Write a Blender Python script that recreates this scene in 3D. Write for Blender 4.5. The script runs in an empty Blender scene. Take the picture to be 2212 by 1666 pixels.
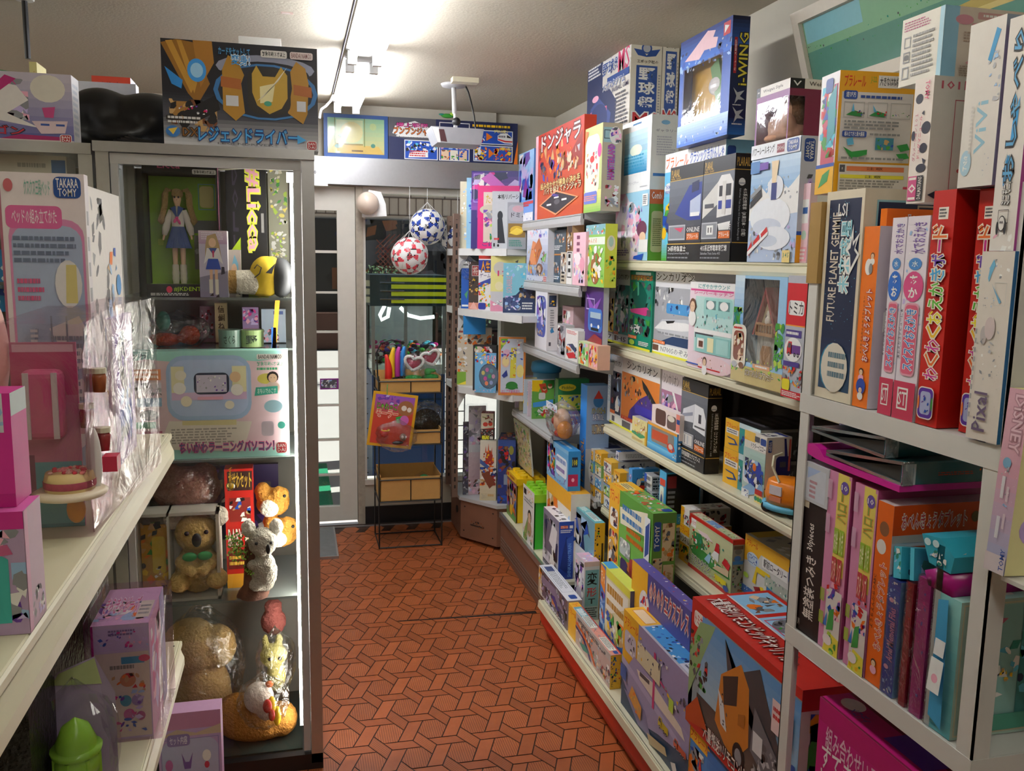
import bpy, math, random
from mathutils import Vector, Matrix
# ---------------------------------------------------------------- camera, world, sun, exposure
SC = bpy.context.scene
COL = SC.collection
FPX, YAW, PITCH, ROLL, CAMH = 1884.4, .245444, .144162, .0167988, 1.55
CX, CY = 1106.0, 833.0
FWD = Vector((math.sin(YAW)*math.cos(PITCH), math.cos(YAW)*math.cos(PITCH), -math.sin(PITCH)))
_r = Vector((math.cos(YAW), -math.sin(YAW), 0)); _u = _r.cross(FWD)
RGT = _r*math.cos(ROLL)+_u*math.sin(ROLL); UPV = _u*math.cos(ROLL)-_r*math.sin(ROLL)
CAM = Vector((0, 0, CAMH))
cd = bpy.data.cameras.new('camera'); cam = bpy.data.objects.new('camera', cd); COL.objects.link(cam)
cd.sensor_width = 36; cd.sensor_fit = 'HORIZONTAL'; cd.lens = FPX/2212*36; cd.clip_start = .05
cam.matrix_world = Matrix(((RGT.x, UPV.x, -FWD.x, 0), (RGT.y, UPV.y, -FWD.y, 0), (RGT.z, UPV.z, -FWD.z, CAMH), (0, 0, 0, 1)))
SC.camera = cam
SC.view_settings.view_transform = 'Standard'; SC.view_settings.look = 'None'
SC.view_settings.gamma = 1; SC.view_settings.use_curve_mapping = False
SC.view_settings.exposure = 0.18
SC.cycles.use_denoising = True
SC.cycles.max_bounces = 7; SC.cycles.diffuse_bounces = 3; SC.cycles.transparent_max_bounces = 14
SC.cycles.sample_clamp_indirect = 6
W = bpy.data.worlds.new('world'); SC.world = W; W.use_nodes = True
_nt = W.node_tree; _bg = _nt.nodes['Background']
_sky = _nt.nodes.new('ShaderNodeTexSky'); _sky.sky_type = 'HOSEK_WILKIE'; _sky.turbidity = 4
_sky.sun_direction = (.6, .1, .75)
_nt.links.new(_sky.outputs[0], _bg.inputs[0]); _bg.inputs[1].default_value = 1.1
sl = bpy.data.lights.new('sun', 'SUN'); sl.energy = 7; sl.angle = .02; sl.color = (1, .97, .92)
sun = bpy.data.objects.new('sun', sl); COL.objects.link(sun)
sun.rotation_euler = Vector((-.72, -.12, -.75)).to_track_quat('-Z', 'Y').to_euler()
TUBE = 50.0          # emission of the fluorescent tubes
LED = 45.0           # emission of the showcase strip
# ---------------------------------------------------------------- measuring helpers
def ray(u, v): return RGT*((u-CX)/FPX)-UPV*((v-CY)/FPX)+FWD
def onz(u, v, z): d = ray(u, v); return CAM+d*((z-CAMH)/d.z)
def ony(u, v, y): d = ray(u, v); return CAM+d*(y/d.y)
def onx(u, v, x): d = ray(u, v); return CAM+d*(x/d.x)
def slen(P, d, u):   # length along d from P until it reaches column u
    q = P-CAM; k = (u-CX)/FPX
    return (k*q.dot(FWD)-q.dot(RGT))/(d.dot(RGT)-k*d.dot(FWD))
def slenv(P, d, v):
    q = P-CAM; k = (v-CY)/FPX
    return -(k*q.dot(FWD)+q.dot(UPV))/(d.dot(UPV)+k*d.dot(FWD))
# ---------------------------------------------------------------- colours and materials
PAL = dict(w='f2f2ef', k='17161a', r='cf2222', b='1f4fb4', y='f2c21c', o='ee7a1c', g='3f9a3a', p='f3b4cc', v='6b3fa6', c='5fc3e0',
           n='1b2450', s='b9bcc2', t='c9a26a', m='d6268c', d='55555c', l='9fc4ea', i='ece6d2', e='2c8a78', q='8f9298', h='e9c9a8',
           a='a7dfe0', u='7d4a2a', x='8a1c24', j='b6d84c', z='c9b8e6', f='f7e77a')
def lin(h):
    if isinstance(h, tuple): return h
    h = PAL.get(h, h); h = h.lstrip('#')
    o = []
    for i in (0, 2, 4):
        c = int(h[i:i+2], 16)/255
        o.append(c/12.92 if c <= .04045 else ((c+.055)/1.055)**2.4)
    return (*o, 1.0)
MATS = {}
def _new(name):
    m = bpy.data.materials.new(name); m.use_nodes = True
    n = m.node_tree.nodes; return m, n, m.node_tree.links, n['Principled BSDF']
def mat(name, col='w', rough=.5, metal=0., noise=.08, scale=30., bump=0., spec=.5, coat=0.):
    if name in MATS: return MATS[name]
    m, n, l, b = _new(name)
    tc = n.new('ShaderNodeTexCoord'); nz = n.new('ShaderNodeTexNoise'); nz.inputs['Scale'].default_value = scale; nz.inputs['Detail'].default_value = 4
    l.new(tc.outputs['Object'], nz.inputs['Vector'])
    rp = n.new('ShaderNodeMix'); rp.data_type = 'RGBA'
    c = lin(col)
    rp.inputs[6].default_value = (*[max(0, x*(1-noise)) for x in c[:3]], 1); rp.inputs[7].default_value = (*[min(1, x*(1+noise)) for x in c[:3]], 1)
    l.new(nz.outputs['Fac'], rp.inputs[0]); l.new(rp.outputs[2], b.inputs['Base Color'])
    b.inputs['Roughness'].default_value = rough; b.inputs['Metallic'].default_value = metal
    b.inputs['Specular IOR Level'].default_value = spec; b.inputs['Coat Weight'].default_value = coat
    if bump:
        bp = n.new('ShaderNodeBump'); bp.inputs['Strength'].default_value = bump; bp.inputs['Distance'].default_value = .01
        l.new(nz.outputs['Fac'], bp.inputs['Height']); l.new(bp.outputs[0], b.inputs['Normal'])
    MATS[name] = m; return m
def pmat(name, rough=.4, spec=.5, coat=0., bump=0., scale=60., noise=.05):      # printed: colours of the print come from the mesh
    if name in MATS: return MATS[name]
    m, n, l, b = _new(name)
    at = n.new('ShaderNodeAttribute'); at.attribute_name = 'print'
    tc = n.new('ShaderNodeTexCoord'); nz = n.new('ShaderNodeTexNoise'); nz.inputs['Scale'].default_value = scale; nz.inputs['Detail'].default_value = 3
    l.new(tc.outputs['Object'], nz.inputs['Vector'])
    mr = n.new('ShaderNodeMapRange'); mr.inputs[3].default_value = 1-noise; mr.inputs[4].default_value = 1+noise; l.new(nz.outputs['Fac'], mr.inputs[0])
    vm = n.new('ShaderNodeVectorMath'); vm.operation = 'SCALE'; l.new(at.outputs['Color'], vm.inputs[0]); l.new(mr.outputs[0], vm.inputs['Scale'])
    l.new(vm.outputs[0], b.inputs['Base Color'])
    b.inputs['Roughness'].default_value = rough; b.inputs['Specular IOR Level'].default_value = spec; b.inputs['Coat Weight'].default_value = coat
    if bump:
        bp = n.new('ShaderNodeBump'); bp.inputs['Strength'].default_value = bump; bp.inputs['Distance'].default_value = .004
        l.new(nz.outputs['Fac'], bp.inputs['Height']); l.new(bp.outputs[0], b.inputs['Normal'])
    MATS[name] = m; return m
def film(name, gloss=.12, tint='f4f6f8', rough=.12, bump=.0, scale=18.):
    if name in MATS: return MATS[name]
    m, n, l, b = _new(name); n.remove(b); out = n['Material Output']
    tr = n.new('ShaderNodeBsdfTransparent'); tr.inputs[0].default_value = lin(tint)
    gl = n.new('ShaderNodeBsdfGlossy'); gl.inputs['Roughness'].default_value = rough; gl.inputs[0].default_value = (1, 1, 1, 1)
    fr = n.new('ShaderNodeLayerWeight'); fr.inputs[0].default_value = .25
    mr = n.new('ShaderNodeMapRange'); mr.inputs[3].default_value = gloss*.5; mr.inputs[4].default_value = min(.9, gloss*3.5); l.new(fr.outputs['Fresnel'], mr.inputs[0])
    mx = n.new('ShaderNodeMixShader'); l.new(mr.outputs[0], mx.inputs[0]); l.new(tr.outputs[0], mx.inputs[1]); l.new(gl.outputs[0], mx.inputs[2]); l.new(mx.outputs[0], out.inputs[0])
    if bump:
        tc = n.new('ShaderNodeTexCoord'); nz = n.new('ShaderNodeTexNoise'); nz.inputs['Scale'].default_value = scale; nz.inputs['Detail'].default_value = 5; nz.inputs['Distortion'].default_value = 1.5
        l.new(tc.outputs['Object'], nz.inputs['Vector'])
        bp = n.new('ShaderNodeBump'); bp.inputs['Strength'].default_value = bump; bp.inputs['Distance'].default_value = .03
        l.new(nz.outputs['Fac'], bp.inputs['Height']); l.new(bp.outputs[0], gl.inputs['Normal']); l.new(bp.outputs[0], fr.inputs['Normal'])
    MATS[name] = m; return m
def emit(name, col='ffffff', s=10.):
    if name in MATS: return MATS[name]
    m, n, l, b = _new(name); n.remove(b); e = n.new('ShaderNodeEmission'); e.inputs[0].default_value = lin(col); e.inputs[1].default_value = s
    l.new(e.outputs[0], n['Material Output'].inputs[0]); MATS[name] = m; return m
CARD = pmat('printed_card', .42); GLOSS = pmat('glossy_printed_card', .2, coat=.3); PLASTIC = pmat('coloured_plastic', .25, noise=.02)
MATTE = pmat('matte_print', .75, noise=.08); PLUSH = pmat('plush_fabric', .95, spec=.1, bump=1., scale=180., noise=.28)
FILM = film('clear_film', .10); BAG = film('crinkled_plastic_bag', .16, bump=.9, scale=14., rough=.1); BLISTER = film('clear_blister_plastic', .06, tint='f4f4f6', rough=.08, bump=.12, scale=5.)
GLASS = film('window_glass', .06, tint='f2f7f5', rough=.02)
# ---------------------------------------------------------------- text
TXT = {}
def text_mesh(s, bold):
    k = (s, bold)
    if k in TXT: return TXT[k]
    c = bpy.data.curves.new('t', 'FONT'); c.body = s; c.resolution_u = 1; c.offset = bold
    o = bpy.data.objects.new('t', c); COL.objects.link(o)
    ev = o.evaluated_get(bpy.context.evaluated_depsgraph_get()); me = ev.to_mesh()
    vs = [(v.co.x, v.co.y) for v in me.vertices]; fs = [tuple(p.vertices) for p in me.polygons]
    ev.to_mesh_clear(); bpy.data.objects.remove(o); bpy.data.curves.remove(c)
    TXT[k] = (vs, fs); return vs, fs
def text_norm(s, bold, base=.012):
    vs, fs = text_mesh(s, base)
    if not vs: return [], []
    x0 = min(v[0] for v in vs); x1 = max(v[0] for v in vs); y0 = min(v[1] for v in vs); y1 = max(v[1] for v in vs)
    if bold != base: vs, fs = text_mesh(s, bold)
    return [((a-x0)/max(1e-6, x1-x0), (b-y0)/max(1e-6, y1-y0)) for a, b in vs], fs
# ---------------------------------------------------------------- mesh builder
EPS = .00018
class G:
    def __init__(s, col='w'): s.v = []; s.f = []; s.c = []; s.col = lin(col)
    def add(s, vs, fs, col=None):
        b = len(s.v); s.v += [tuple(v) for v in vs]; c = lin(col) if col is not None else s.col
        for f in fs: s.f.append(tuple(i+b for i in f)); s.c.append(c)
    def box(s, x0, y0, z0, x1, y1, z1, col=None):
        s.add([(x0, y0, z0), (x1, y0, z0), (x1, y1, z0), (x0, y1, z0), (x0, y0, z1), (x1, y0, z1), (x1, y1, z1), (x0, y1, z1)],
              [(0, 3, 2, 1), (4, 5, 6, 7), (0, 1, 5, 4), (1, 2, 6, 5), (2, 3, 7, 6), (3, 0, 4, 7)], col); return s
    def prism(s, poly, z0, z1, col=None):      # polygon in plan, ccw
        n = len(poly); s.add([(x, y, z0) for x, y in poly]+[(x, y, z1) for x, y in poly],
              [tuple(range(n-1, -1, -1)), tuple(range(n, 2*n))]+[(i, (i+1) % n, (i+1) % n+n, i+n) for i in range(n)], col); return s
    def extr(s, poly, axis, a0, a1, col=None):  # polygon in the two other axes, extruded along axis
        n = len(poly)
        P = (lambda p, a: (a, p[0], p[1])) if axis == 'x' else (lambda p, a: (p[0], a, p[1]))
        s.add([P(p, a0) for p in poly]+[P(p, a1) for p in poly],
              [tuple(range(n-1, -1, -1)), tuple(range(n, 2*n))]+[(i, (i+1) % n, (i+1) % n+n, i+n) for i in range(n)], col); return s
    def cyl(s, p, q, r, r2=None, n=12, col=None, cap=True):
        p = Vector(p); q = Vector(q); d = (q-p).normalized(); a = d.orthogonal().normalized(); b = d.cross(a); r2 = r if r2 is None else r2
        vs = [p+(a*math.cos(t)+b*math.sin(t))*r for t in [2*math.pi*i/n for i in range(n)]]+[q+(a*math.cos(t)+b*math.sin(t))*r2 for t in [2*math.pi*i/n for i in range(n)]]
        fs = [(i, (i+1) % n, (i+1) % n+n, i+n) for i in range(n)]
        if cap: fs += [tuple(range(n-1, -1, -1)), tuple(range(n, 2*n))]
        s.add(vs, fs, col); return s
    def tube(s, pts, r, n=8, col=None):
        pts = [Vector(p) for p in pts]; vs = []; a = None
        for i, p in enumerate(pts):
            d = (pts[min(i+1, len(pts)-1)]-pts[max(i-1, 0)]).normalized()
            a = d.orthogonal().normalized() if a is None else (a-d*a.dot(d)).normalized()
            b = d.cross(a); rr = r[i] if isinstance(r, (list, tuple)) else r
            vs += [p+(a*math.cos(2*math.pi*k/n)+b*math.sin(2*math.pi*k/n))*rr for k in range(n)]
        fs = [(i*n+k, i*n+(k+1) % n, (i+1)*n+(k+1) % n, (i+1)*n+k) for i in range(len(pts)-1) for k in range(n)]
        fs += [tuple(range(n-1, -1, -1)), tuple(range((len(pts)-1)*n, len(pts)*n))]
        s.add(vs, fs, col); return s
    def lathe(s, prof, c=(0, 0, 0), n=20, col=None, sx=1, sy=1):
        vs = []; m = len(prof)
        for r, z in prof: vs += [(c[0]+r*sx*math.cos(2*math.pi*k/n), c[1]+r*sy*math.sin(2*math.pi*k/n), c[2]+z) for k in range(n)]
        fs = [(i*n+k, i*n+(k+1) % n, (i+1)*n+(k+1) % n, (i+1)*n+k) for i in range(m-1) for k in range(n)]
        s.add(vs, fs, col); return s
    def ell(s, c, r, n=16, m=10, col=None, jit=0., seed=0, M=None):
        rr = random.Random(seed); vs = []; r = (r, r, r) if not isinstance(r, (tuple, list)) else r
        for i in range(m+1):
            t = math.pi*i/m
            for k in range(n):
                a = 2*math.pi*k/n; j = 1+rr.uniform(-jit, jit)
                p = Vector((r[0]*math.sin(t)*math.cos(a)*j, r[1]*math.sin(t)*math.sin(a)*j, -r[2]*math.cos(t)*j))
                if M: p = M @ p
                vs.append((c[0]+p.x, c[1]+p.y, c[2]+p.z))
        s.add(vs, [(i*n+k, i*n+(k+1) % n, (i+1)*n+(k+1) % n, (i+1)*n+k) for i in range(m) for k in range(n)], col); return s
    # ---- print on a flat face: O origin, S and T full face vectors, N normal
    def art(s, O, S, T, N, txt, base=True):
        O, S, T, N = Vector(O), Vector(S), Vector(T), Vector(N); k = 0
        sw, th = S.length, T.length
        P = lambda a, b: O+S*a+T*b+N*(EPS*k)
        for cmd in [c.strip() for c in txt.split(';')]:
            if not cmd: continue
            w = cmd.split(' '); op = w[0]; k += 1
            F = lambda i: float(w[i])
            if op == 'r': s.add([P(F(1), F(2)), P(F(3), F(2)), P(F(3), F(4)), P(F(1), F(4))], [(0, 1, 2, 3)], w[5])
            elif op == 'g':
                n = 8; c0, c1 = lin(w[5]), lin(w[6]); y0, y1 = F(2), F(4)
                for i in range(n):
                    a = y0+(y1-y0)*i/n; b = y0+(y1-y0)*(i+1)/n; f = i/(n-1)
                    s.add([P(F(1), a), P(F(3), a), P(F(3), b), P(F(1), b)], [(0, 1, 2, 3)], tuple(c0[j]*(1-f)+c1[j]*f for j in range(4)))
            elif op == 'e':
                n = 18; s.add([P(F(1)+F(3)*math.cos(2*math.pi*i/n), F(2)+F(4)*math.sin(2*math.pi*i/n)) for i in range(n)], [tuple(range(n))], w[5])
            elif op == 'q':   # rounded rectangle
                x0, y0, x1, y1 = F(1), F(2), F(3), F(4); rad = min((x1-x0)*sw, (y1-y0)*th)*.25; rx, ry = rad/sw, rad/th; ps = []
                for cx, cy, a0 in ((x1-rx, y1-ry, 0), (x0+rx, y1-ry, 90), (x0+rx, y0+ry, 180), (x1-rx, y0+ry, 270)):
                    for i in range(5): a = math.radians(a0+22.5*i); ps.append(P(cx+rx*math.cos(a), cy+ry*math.sin(a)))
                s.add(ps, [tuple(range(20))], w[5])
            elif op == 'p':
                ps = [P(F(i), F(i+1)) for i in range(2, len(w)-1, 2)]; s.add(ps, [tuple(range(len(ps)))], w[1])
            elif op == 'k':   # frame
                x0, y0, x1, y1 = F(1), F(2), F(3), F(4); t = float(w[6])*min(sw, th); a, b = t/sw, t/th
                for q in ((x0, y0, x1, y0+b), (x0, y1-b, x1, y1), (x0, y0+b, x0+a, y1-b), (x1-a, y0+b, x1, y1-b)):
                    s.add([P(q[0], q[1]), P(q[2], q[1]), P(q[2], q[3]), P(q[0], q[3])], [(0, 1, 2, 3)], w[5])
            elif op == 'l':   # small print
                x0, y0, x1, y1 = F(1), F(2), F(3), F(4); n = int(w[5]); rr = random.Random(n*97+int(x0*1000)+int(y0*777))
                for i in range(n):
                    b0 = y1-(y1-y0)*(i+.15)/n; b1 = y1-(y1-y0)*(i+.7)/n; a = x0; end = x1-(x1-x0)*rr.uniform(0, .25)
                    while a < end:
                        d = min(end-a, (x1-x0)*rr.uniform(.03, .12)); s.add([P(a, b1), P(a+d, b1), P(a+d, b0), P(a, b0)], [(0, 1, 2, 3)], w[6]); a += d+(x1-x0)*.02
            elif op == 'n':   # busy picture made of many small coloured shapes
                x0, y0, x1, y1 = F(1), F(2), F(3), F(4); pal = w[5]; n = int(w[6]); rr = random.Random(int(w[7]) if len(w) > 7 else n)
                sz = float(w[8]) if len(w) > 8 else .22
                for i in range(n):
                    cx, cy = rr.uniform(x0, x1), rr.uniform(y0, y1); m = min((x1-x0)*sw, (y1-y0)*th)*sz*rr.uniform(.4, 1.); a0 = rr.uniform(0, 6.28); q = rr.choice((3, 4, 4, 5, 7))
                    st = rr.uniform(.35, 1.); ps = []
                    for j in range(q):
                        a = 6.283*j/q; dx, dy = math.cos(a)*m, math.sin(a)*m*st
                        ps.append((min(x1, max(x0, cx+(dx*math.cos(a0)-dy*math.sin(a0))/sw)), min(y1, max(y0, cy+(dx*math.sin(a0)+dy*math.cos(a0))/th))))
                    kk = k; k += i % 4*.25+.2
                    s.add([P(*p) for p in ps], [tuple(range(q))], rr.choice(pal)); k = kk
                k += 1
            elif op in 'tudw':   # writing: t across, u upwards, d downwards, w stacked characters
                x0, y0, x1, y1 = F(1), F(2), F(3), F(4); col = w[5]; out = None; i = 6
                if w[6].startswith('~'): out = w[6][1:]; i = 7
                st = ' '.join(w[i:]).replace('_', ' ')
                if op == 't': M = lambda a, b: (x0+a*(x1-x0), y0+b*(y1-y0))
                elif op == 'u': M = lambda a, b: (x1-b*(x1-x0), y0+a*(y1-y0))
                elif op == 'd': M = lambda a, b: (x0+b*(x1-x0), y1-a*(y1-y0))
                if op == 'w':
                    n = len(st)
                    for j, ch in enumerate(st):
                        ya, yb = y1-(y1-y0)*(j+.93)/n, y1-(y1-y0)*(j+.07)/n
                        if ch == 'ー': cells = [(ch, (x0+x1)/2-(x1-x0)*.09, ya, (x0+x1)/2+(x1-x0)*.09, yb, 1)]
                        else: cells = [(ch, x0, ya, x1, yb, 0)]
                        for c_, a0, b0, a1, b1, bar in cells:
                            if out:
                                vs, fs = text_norm(c_, .07); kk = k
                                s.add([P(a0+a*(a1-a0), b0+b*(b1-b0)) for a, b in vs] if not bar else [P(a0-.05, b0), P(a1+.05, b0), P(a1+.05, b1), P(a0-.05, b1)], fs if not bar else [(0, 1, 2, 3)], out)
                                k += .6
                            cc = col[j % len(col)] if len(col) < 6 and col not in PAL else col
                            if bar: s.add([P(a0, b0), P(a1, b0), P(a1, b1), P(a0, b1)], [(0, 1, 2, 3)], cc)
                            else:
                                vs, fs = text_norm(c_, .03, .03); s.add([P(a0+a*(a1-a0), b0+b*(b1-b0)) for a, b in vs], fs, cc)
                            if out: k = kk
                    k += 1
                else:
                    if out:
                        vs, fs = text_norm(st, .075); s.add([P(*M(a, b)) for a, b in vs], fs, out); k += 1
                    vs, fs = text_norm(st, .012); s.add([P(*M(a, b)) for a, b in vs], fs, col)
            elif op == 'z':   # train or car seen three-quarter: x0 y0 x1 y1 body stripe
                x0, y0, x1, y1 = F(1), F(2), F(3), F(4); X = lambda a: x0+a*(x1-x0); Y = lambda b: y0+b*(y1-y0)
                s.add([P(X(a), Y(b)) for a, b in ((0, .25), (.45, .02), (.95, .0), (1, .3), (.9, .62), (.62, .95), (.2, .9), (0, .7))], [tuple(range(8))], w[5]); k += 1
                s.add([P(X(a), Y(b)) for a, b in ((.62, .8), (.86, .62), (.9, .5), (.6, .55))], [(0, 1, 2, 3)], 'k'); s.add([P(X(a), Y(b)) for a, b in ((.02, .3), (.5, .12), (.97, .12), (.99, .24), (.5, .26), (.02, .42))], [tuple(range(6))], w[6])
                for i in range(4): s.add([P(X(.06+i*.12), Y(.55)), P(X(.14+i*.12), Y(.53)), P(X(.14+i*.12), Y(.72)), P(X(.06+i*.12), Y(.72))], [(0, 1, 2, 3)], 'd')
            elif op == 'v':   # toy truck: x0 y0 x1 y1 cab load
                x0, y0, x1, y1 = F(1), F(2), F(3), F(4); X = lambda a: x0+a*(x1-x0); Y = lambda b: y0+b*(y1-y0)
                s.add([P(X(a), Y(b)) for a, b in ((.3, .2), (1, .2), (1, .75), (.3, .75))], [(0, 1, 2, 3)], w[6]); s.add([P(X(a), Y(b)) for a, b in ((0, .15), (.36, .15), (.36, .95), (.1, .95), (0, .55))], [tuple(range(5))], w[5]); k += 1
                s.add([P(X(a), Y(b)) for a, b in ((.05, .55), (.28, .55), (.28, .85), (.12, .85))], [(0, 1, 2, 3)], 'd')
                for q in (.17, .6, .85):
                    for rr_, cc in ((.14, 'k'), (.06, 's')): s.add([P(X(q+rr_*.55*math.cos(i*.628)), Y(.15+rr_*math.sin(i*.628))) for i in range(10)], [tuple(range(10))], cc); k += .4
            elif op == 'f':   # photographed child: cx cy r hair shirt
                cx, cy, r = F(1), F(2), F(3); q = r*sw/th
                s.add([P(cx+r*1.3*math.cos(a), cy-q*1.9+q*1.2*math.sin(a)) for a in [i*.524 for i in range(12)]], [tuple(range(12))], w[5]); k += .5
                s.add([P(cx+r*1.08*math.cos(a), cy+q*.12+q*1.08*math.sin(a)) for a in [i*.524 for i in range(12)]], [tuple(range(12))], w[4]); k += .5
                s.add([P(cx+r*.82*math.cos(a), cy-q*.12+q*.86*math.sin(a)) for a in [i*.524 for i in range(12)]], [tuple(range(12))], 'h'); k += .5
                for e in (-.3, .3): s.add([P(cx+r*e-r*.09, cy-q*.1), P(cx+r*e+r*.09, cy-q*.1), P(cx+r*e, cy+q*.08)], [(0, 1, 2)], 'k')
        return s
    def build(s, name, m=None, parent=None, smooth=False, loc=None, rz=0., link=True):
        me = bpy.data.meshes.new(name); me.from_pydata(s.v, [], s.f)
        at = me.color_attributes.new('print', 'FLOAT_COLOR', 'CORNER'); buf = []
        for f, c in zip(s.f, s.c): buf += list(c)*len(f)
        at.data.foreach_set('color', buf)
        if smooth: me.polygons.foreach_set('use_smooth', [True]*len(me.polygons))
        me.materials.append(m or CARD); me.update()
        o = bpy.data.objects.new(name, me); COL.objects.link(o)
        if parent: o.parent = parent
        if loc is not None: o.location = loc
        if rz: o.rotation_euler.z = rz
        return o
LABELS = {}
def tag(o, label, cat, group=None, kind=None):
    o['label'] = label; o['category'] = cat
    if group: o['group'] = group
    if kind: o['kind'] = kind
    if label in LABELS and not group: print('DUPLICATE LABEL', label)
    if len(label.split()) > 16: print('LONG LABEL', len(label.split()), label)
    LABELS[label] = o; return o
def struct(o): o['kind'] = 'structure'; return o
def thing(name, label, cat, loc=(0, 0, 0), rz=0., group=None):
    o = bpy.data.objects.new(name, None); o.empty_display_size = .05; COL.objects.link(o); o.location = loc; o.rotation_euler.z = rz
    return tag(o, label, cat, group)
def face_frames(dx, dy, dz):
    return dict(L=((0, dy, 0), (0, -dy, 0), (0, 0, dz), (-1, 0, 0)), R=((0, 0, 0), (dx, 0, 0), (0, 0, dz), (0, -1, 0)), T=((0, dy, dz), (0, -dy, 0), (dx, 0, 0), (0, 0, 1)),
                K=((dx, dy, 0), (-dx, 0, 0), (0, 0, dz), (0, 1, 0)), X=((dx, 0, 0), (0, dy, 0), (0, 0, dz), (1, 0, 0)), B=((0, 0, 0), (0, dy, 0), (dx, 0, 0), (0, 0, -1)))
def carton(g, dx, dy, dz, spec, holes=None):
    """six printed faces; spec 'w|L o; r ..|R ..|T ..'; holes = {face:(x0,y0,x1,y1)} are cut out and show the inside"""
    parts = spec.split('|'); base = parts[0].strip() or 'w'; arts = {}
    for p in parts[1:]:
        p = p.strip(); key = p[0]; rest = p[1:].strip(); c = rest.split(';')[0].strip(); arts[key] = (c or base, rest[len(rest.split(';')[0]):])
    fr = face_frames(dx, dy, dz); holes = holes or {}
    for key, (O, S, T, N) in fr.items():
        c, a = arts.get(key, (base, ''))
        O, S, T = Vector(O), Vector(S), Vector(T)
        if key in holes:
            x0, y0, x1, y1 = holes[key]; P = lambda a_, b_: O+S*a_+T*b_
            for q in ((0, 0, 1, y0), (0, y1, 1, 1), (0, y0, x0, y1), (x1, y0, 1, y1)):
                if q[2] > q[0] and q[3] > q[1]: g.add([P(q[0], q[1]), P(q[2], q[1]), P(q[2], q[3]), P(q[0], q[3])], [(0, 1, 2, 3)], c)
        else: g.add([O, O+S, O+S+T, O+T], [(0, 1, 2, 3)], c)
        if a: g.art(O, S, T, N, a)
    return arts
CART = {}
def B(name, label, cat, A, spec, z=None, x=None, y=None, L=.1, R=.1, H=.1, rz=0., group=None, m=None, holes=None, lean=0., back=None):
    """carton whose near lower corner shows at pixel A of the photograph on the plane z= (its shelf), x= or y=; L, R and H are metres or, above 5, the pixel column/row they reach"""
    if x is not None and z is not None: P = Vector((x, 0, z)); P.y = slen(P, Vector((0, 1, 0)), A[0])
    elif y is not None and z is not None: P = Vector((0, y, z)); P.x = slen(P, Vector((1, 0, 0)), A[0])
    else: P = onz(*A, z) if z is not None else (onx(*A, x) if x is not None else ony(*A, y))
    r = math.radians(rz); dL = Vector((-math.sin(r), math.cos(r), 0)); dR = Vector((math.cos(r), math.sin(r), 0))
    L = L if L < 5 else slen(P, dL, L); R = R if R < 5 else slen(P, dR, R); H = H if H < 5 else slenv(P, Vector((0, 0, 1)), H)
    if not (0 < L < 1.5 and 0 < R < 1.5 and 0 < H < 1.5): print('BAD SIZE', name, label, L, R, H, P)
    if rz == 0 and P.x > .5 and P.x+R > 1.459: R = max(.03, 1.459-P.x)
    L = max(.004, min(L, 1.2)); R = max(.004, min(R, 1.2)); H = max(.004, min(H, 1.2))
    g = G(); carton(g, R, L, H, spec, holes)
    o = g.build(name, m or CARD); o.location = P; o.rotation_euler = (0, math.radians(lean), r); tag(o, label, cat, group)
    CART[label] = o; o.data['size'] = (R, L, H)
    return o
def top(o): return o.location.z+o.data['size'][2]+.0005
# ---------------------------------------------------------------- materials of the place
CEIL = mat('ceiling_vinyl', 'bdb5a2', .9, noise=.05, scale=90, bump=.15); WALL = mat('wall_cream_paint', 'c9c3b2', .85, noise=.05, scale=12)
CREAM = mat('cream_enamel_steel', 'd9d4b8', .38, noise=.04, scale=15); WHITE = mat('white_enamel_steel', 'd9d9d6', .4, noise=.05, scale=20)
GREYM = mat('grey_enamel_steel', 'b4b4b4', .4, noise=.06); ALU = mat('brushed_aluminium', 'b9b9ba', .32, metal=.85, noise=.06, scale=60)
WOODW = mat('white_painted_wood', 'dcd7cb', .6, noise=.06, scale=25); BROWN = mat('brown_metal', '6d574a', .5, noise=.1); RED = mat('red_enamel_steel', 'c02a12', .45, noise=.08)
BLACK = mat('black_plastic', '151416', .45); WIRE = mat('black_wire', '151515', .4); WOODG = mat('brown_woodgrain_board', '7b5440', .5, noise=.2, scale=9)
KRAFT = mat('kraft_cardboard', 'c79a58', .85, noise=.08, scale=40); DARKW = mat('dark_backboard', '33241f', .8); CHROME = mat('chrome', 'd8d8da', .15, metal=1.)
XW, YF, ZC = 1.487, 5.01, 2.365      # right wall, street wall, ceiling
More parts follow.
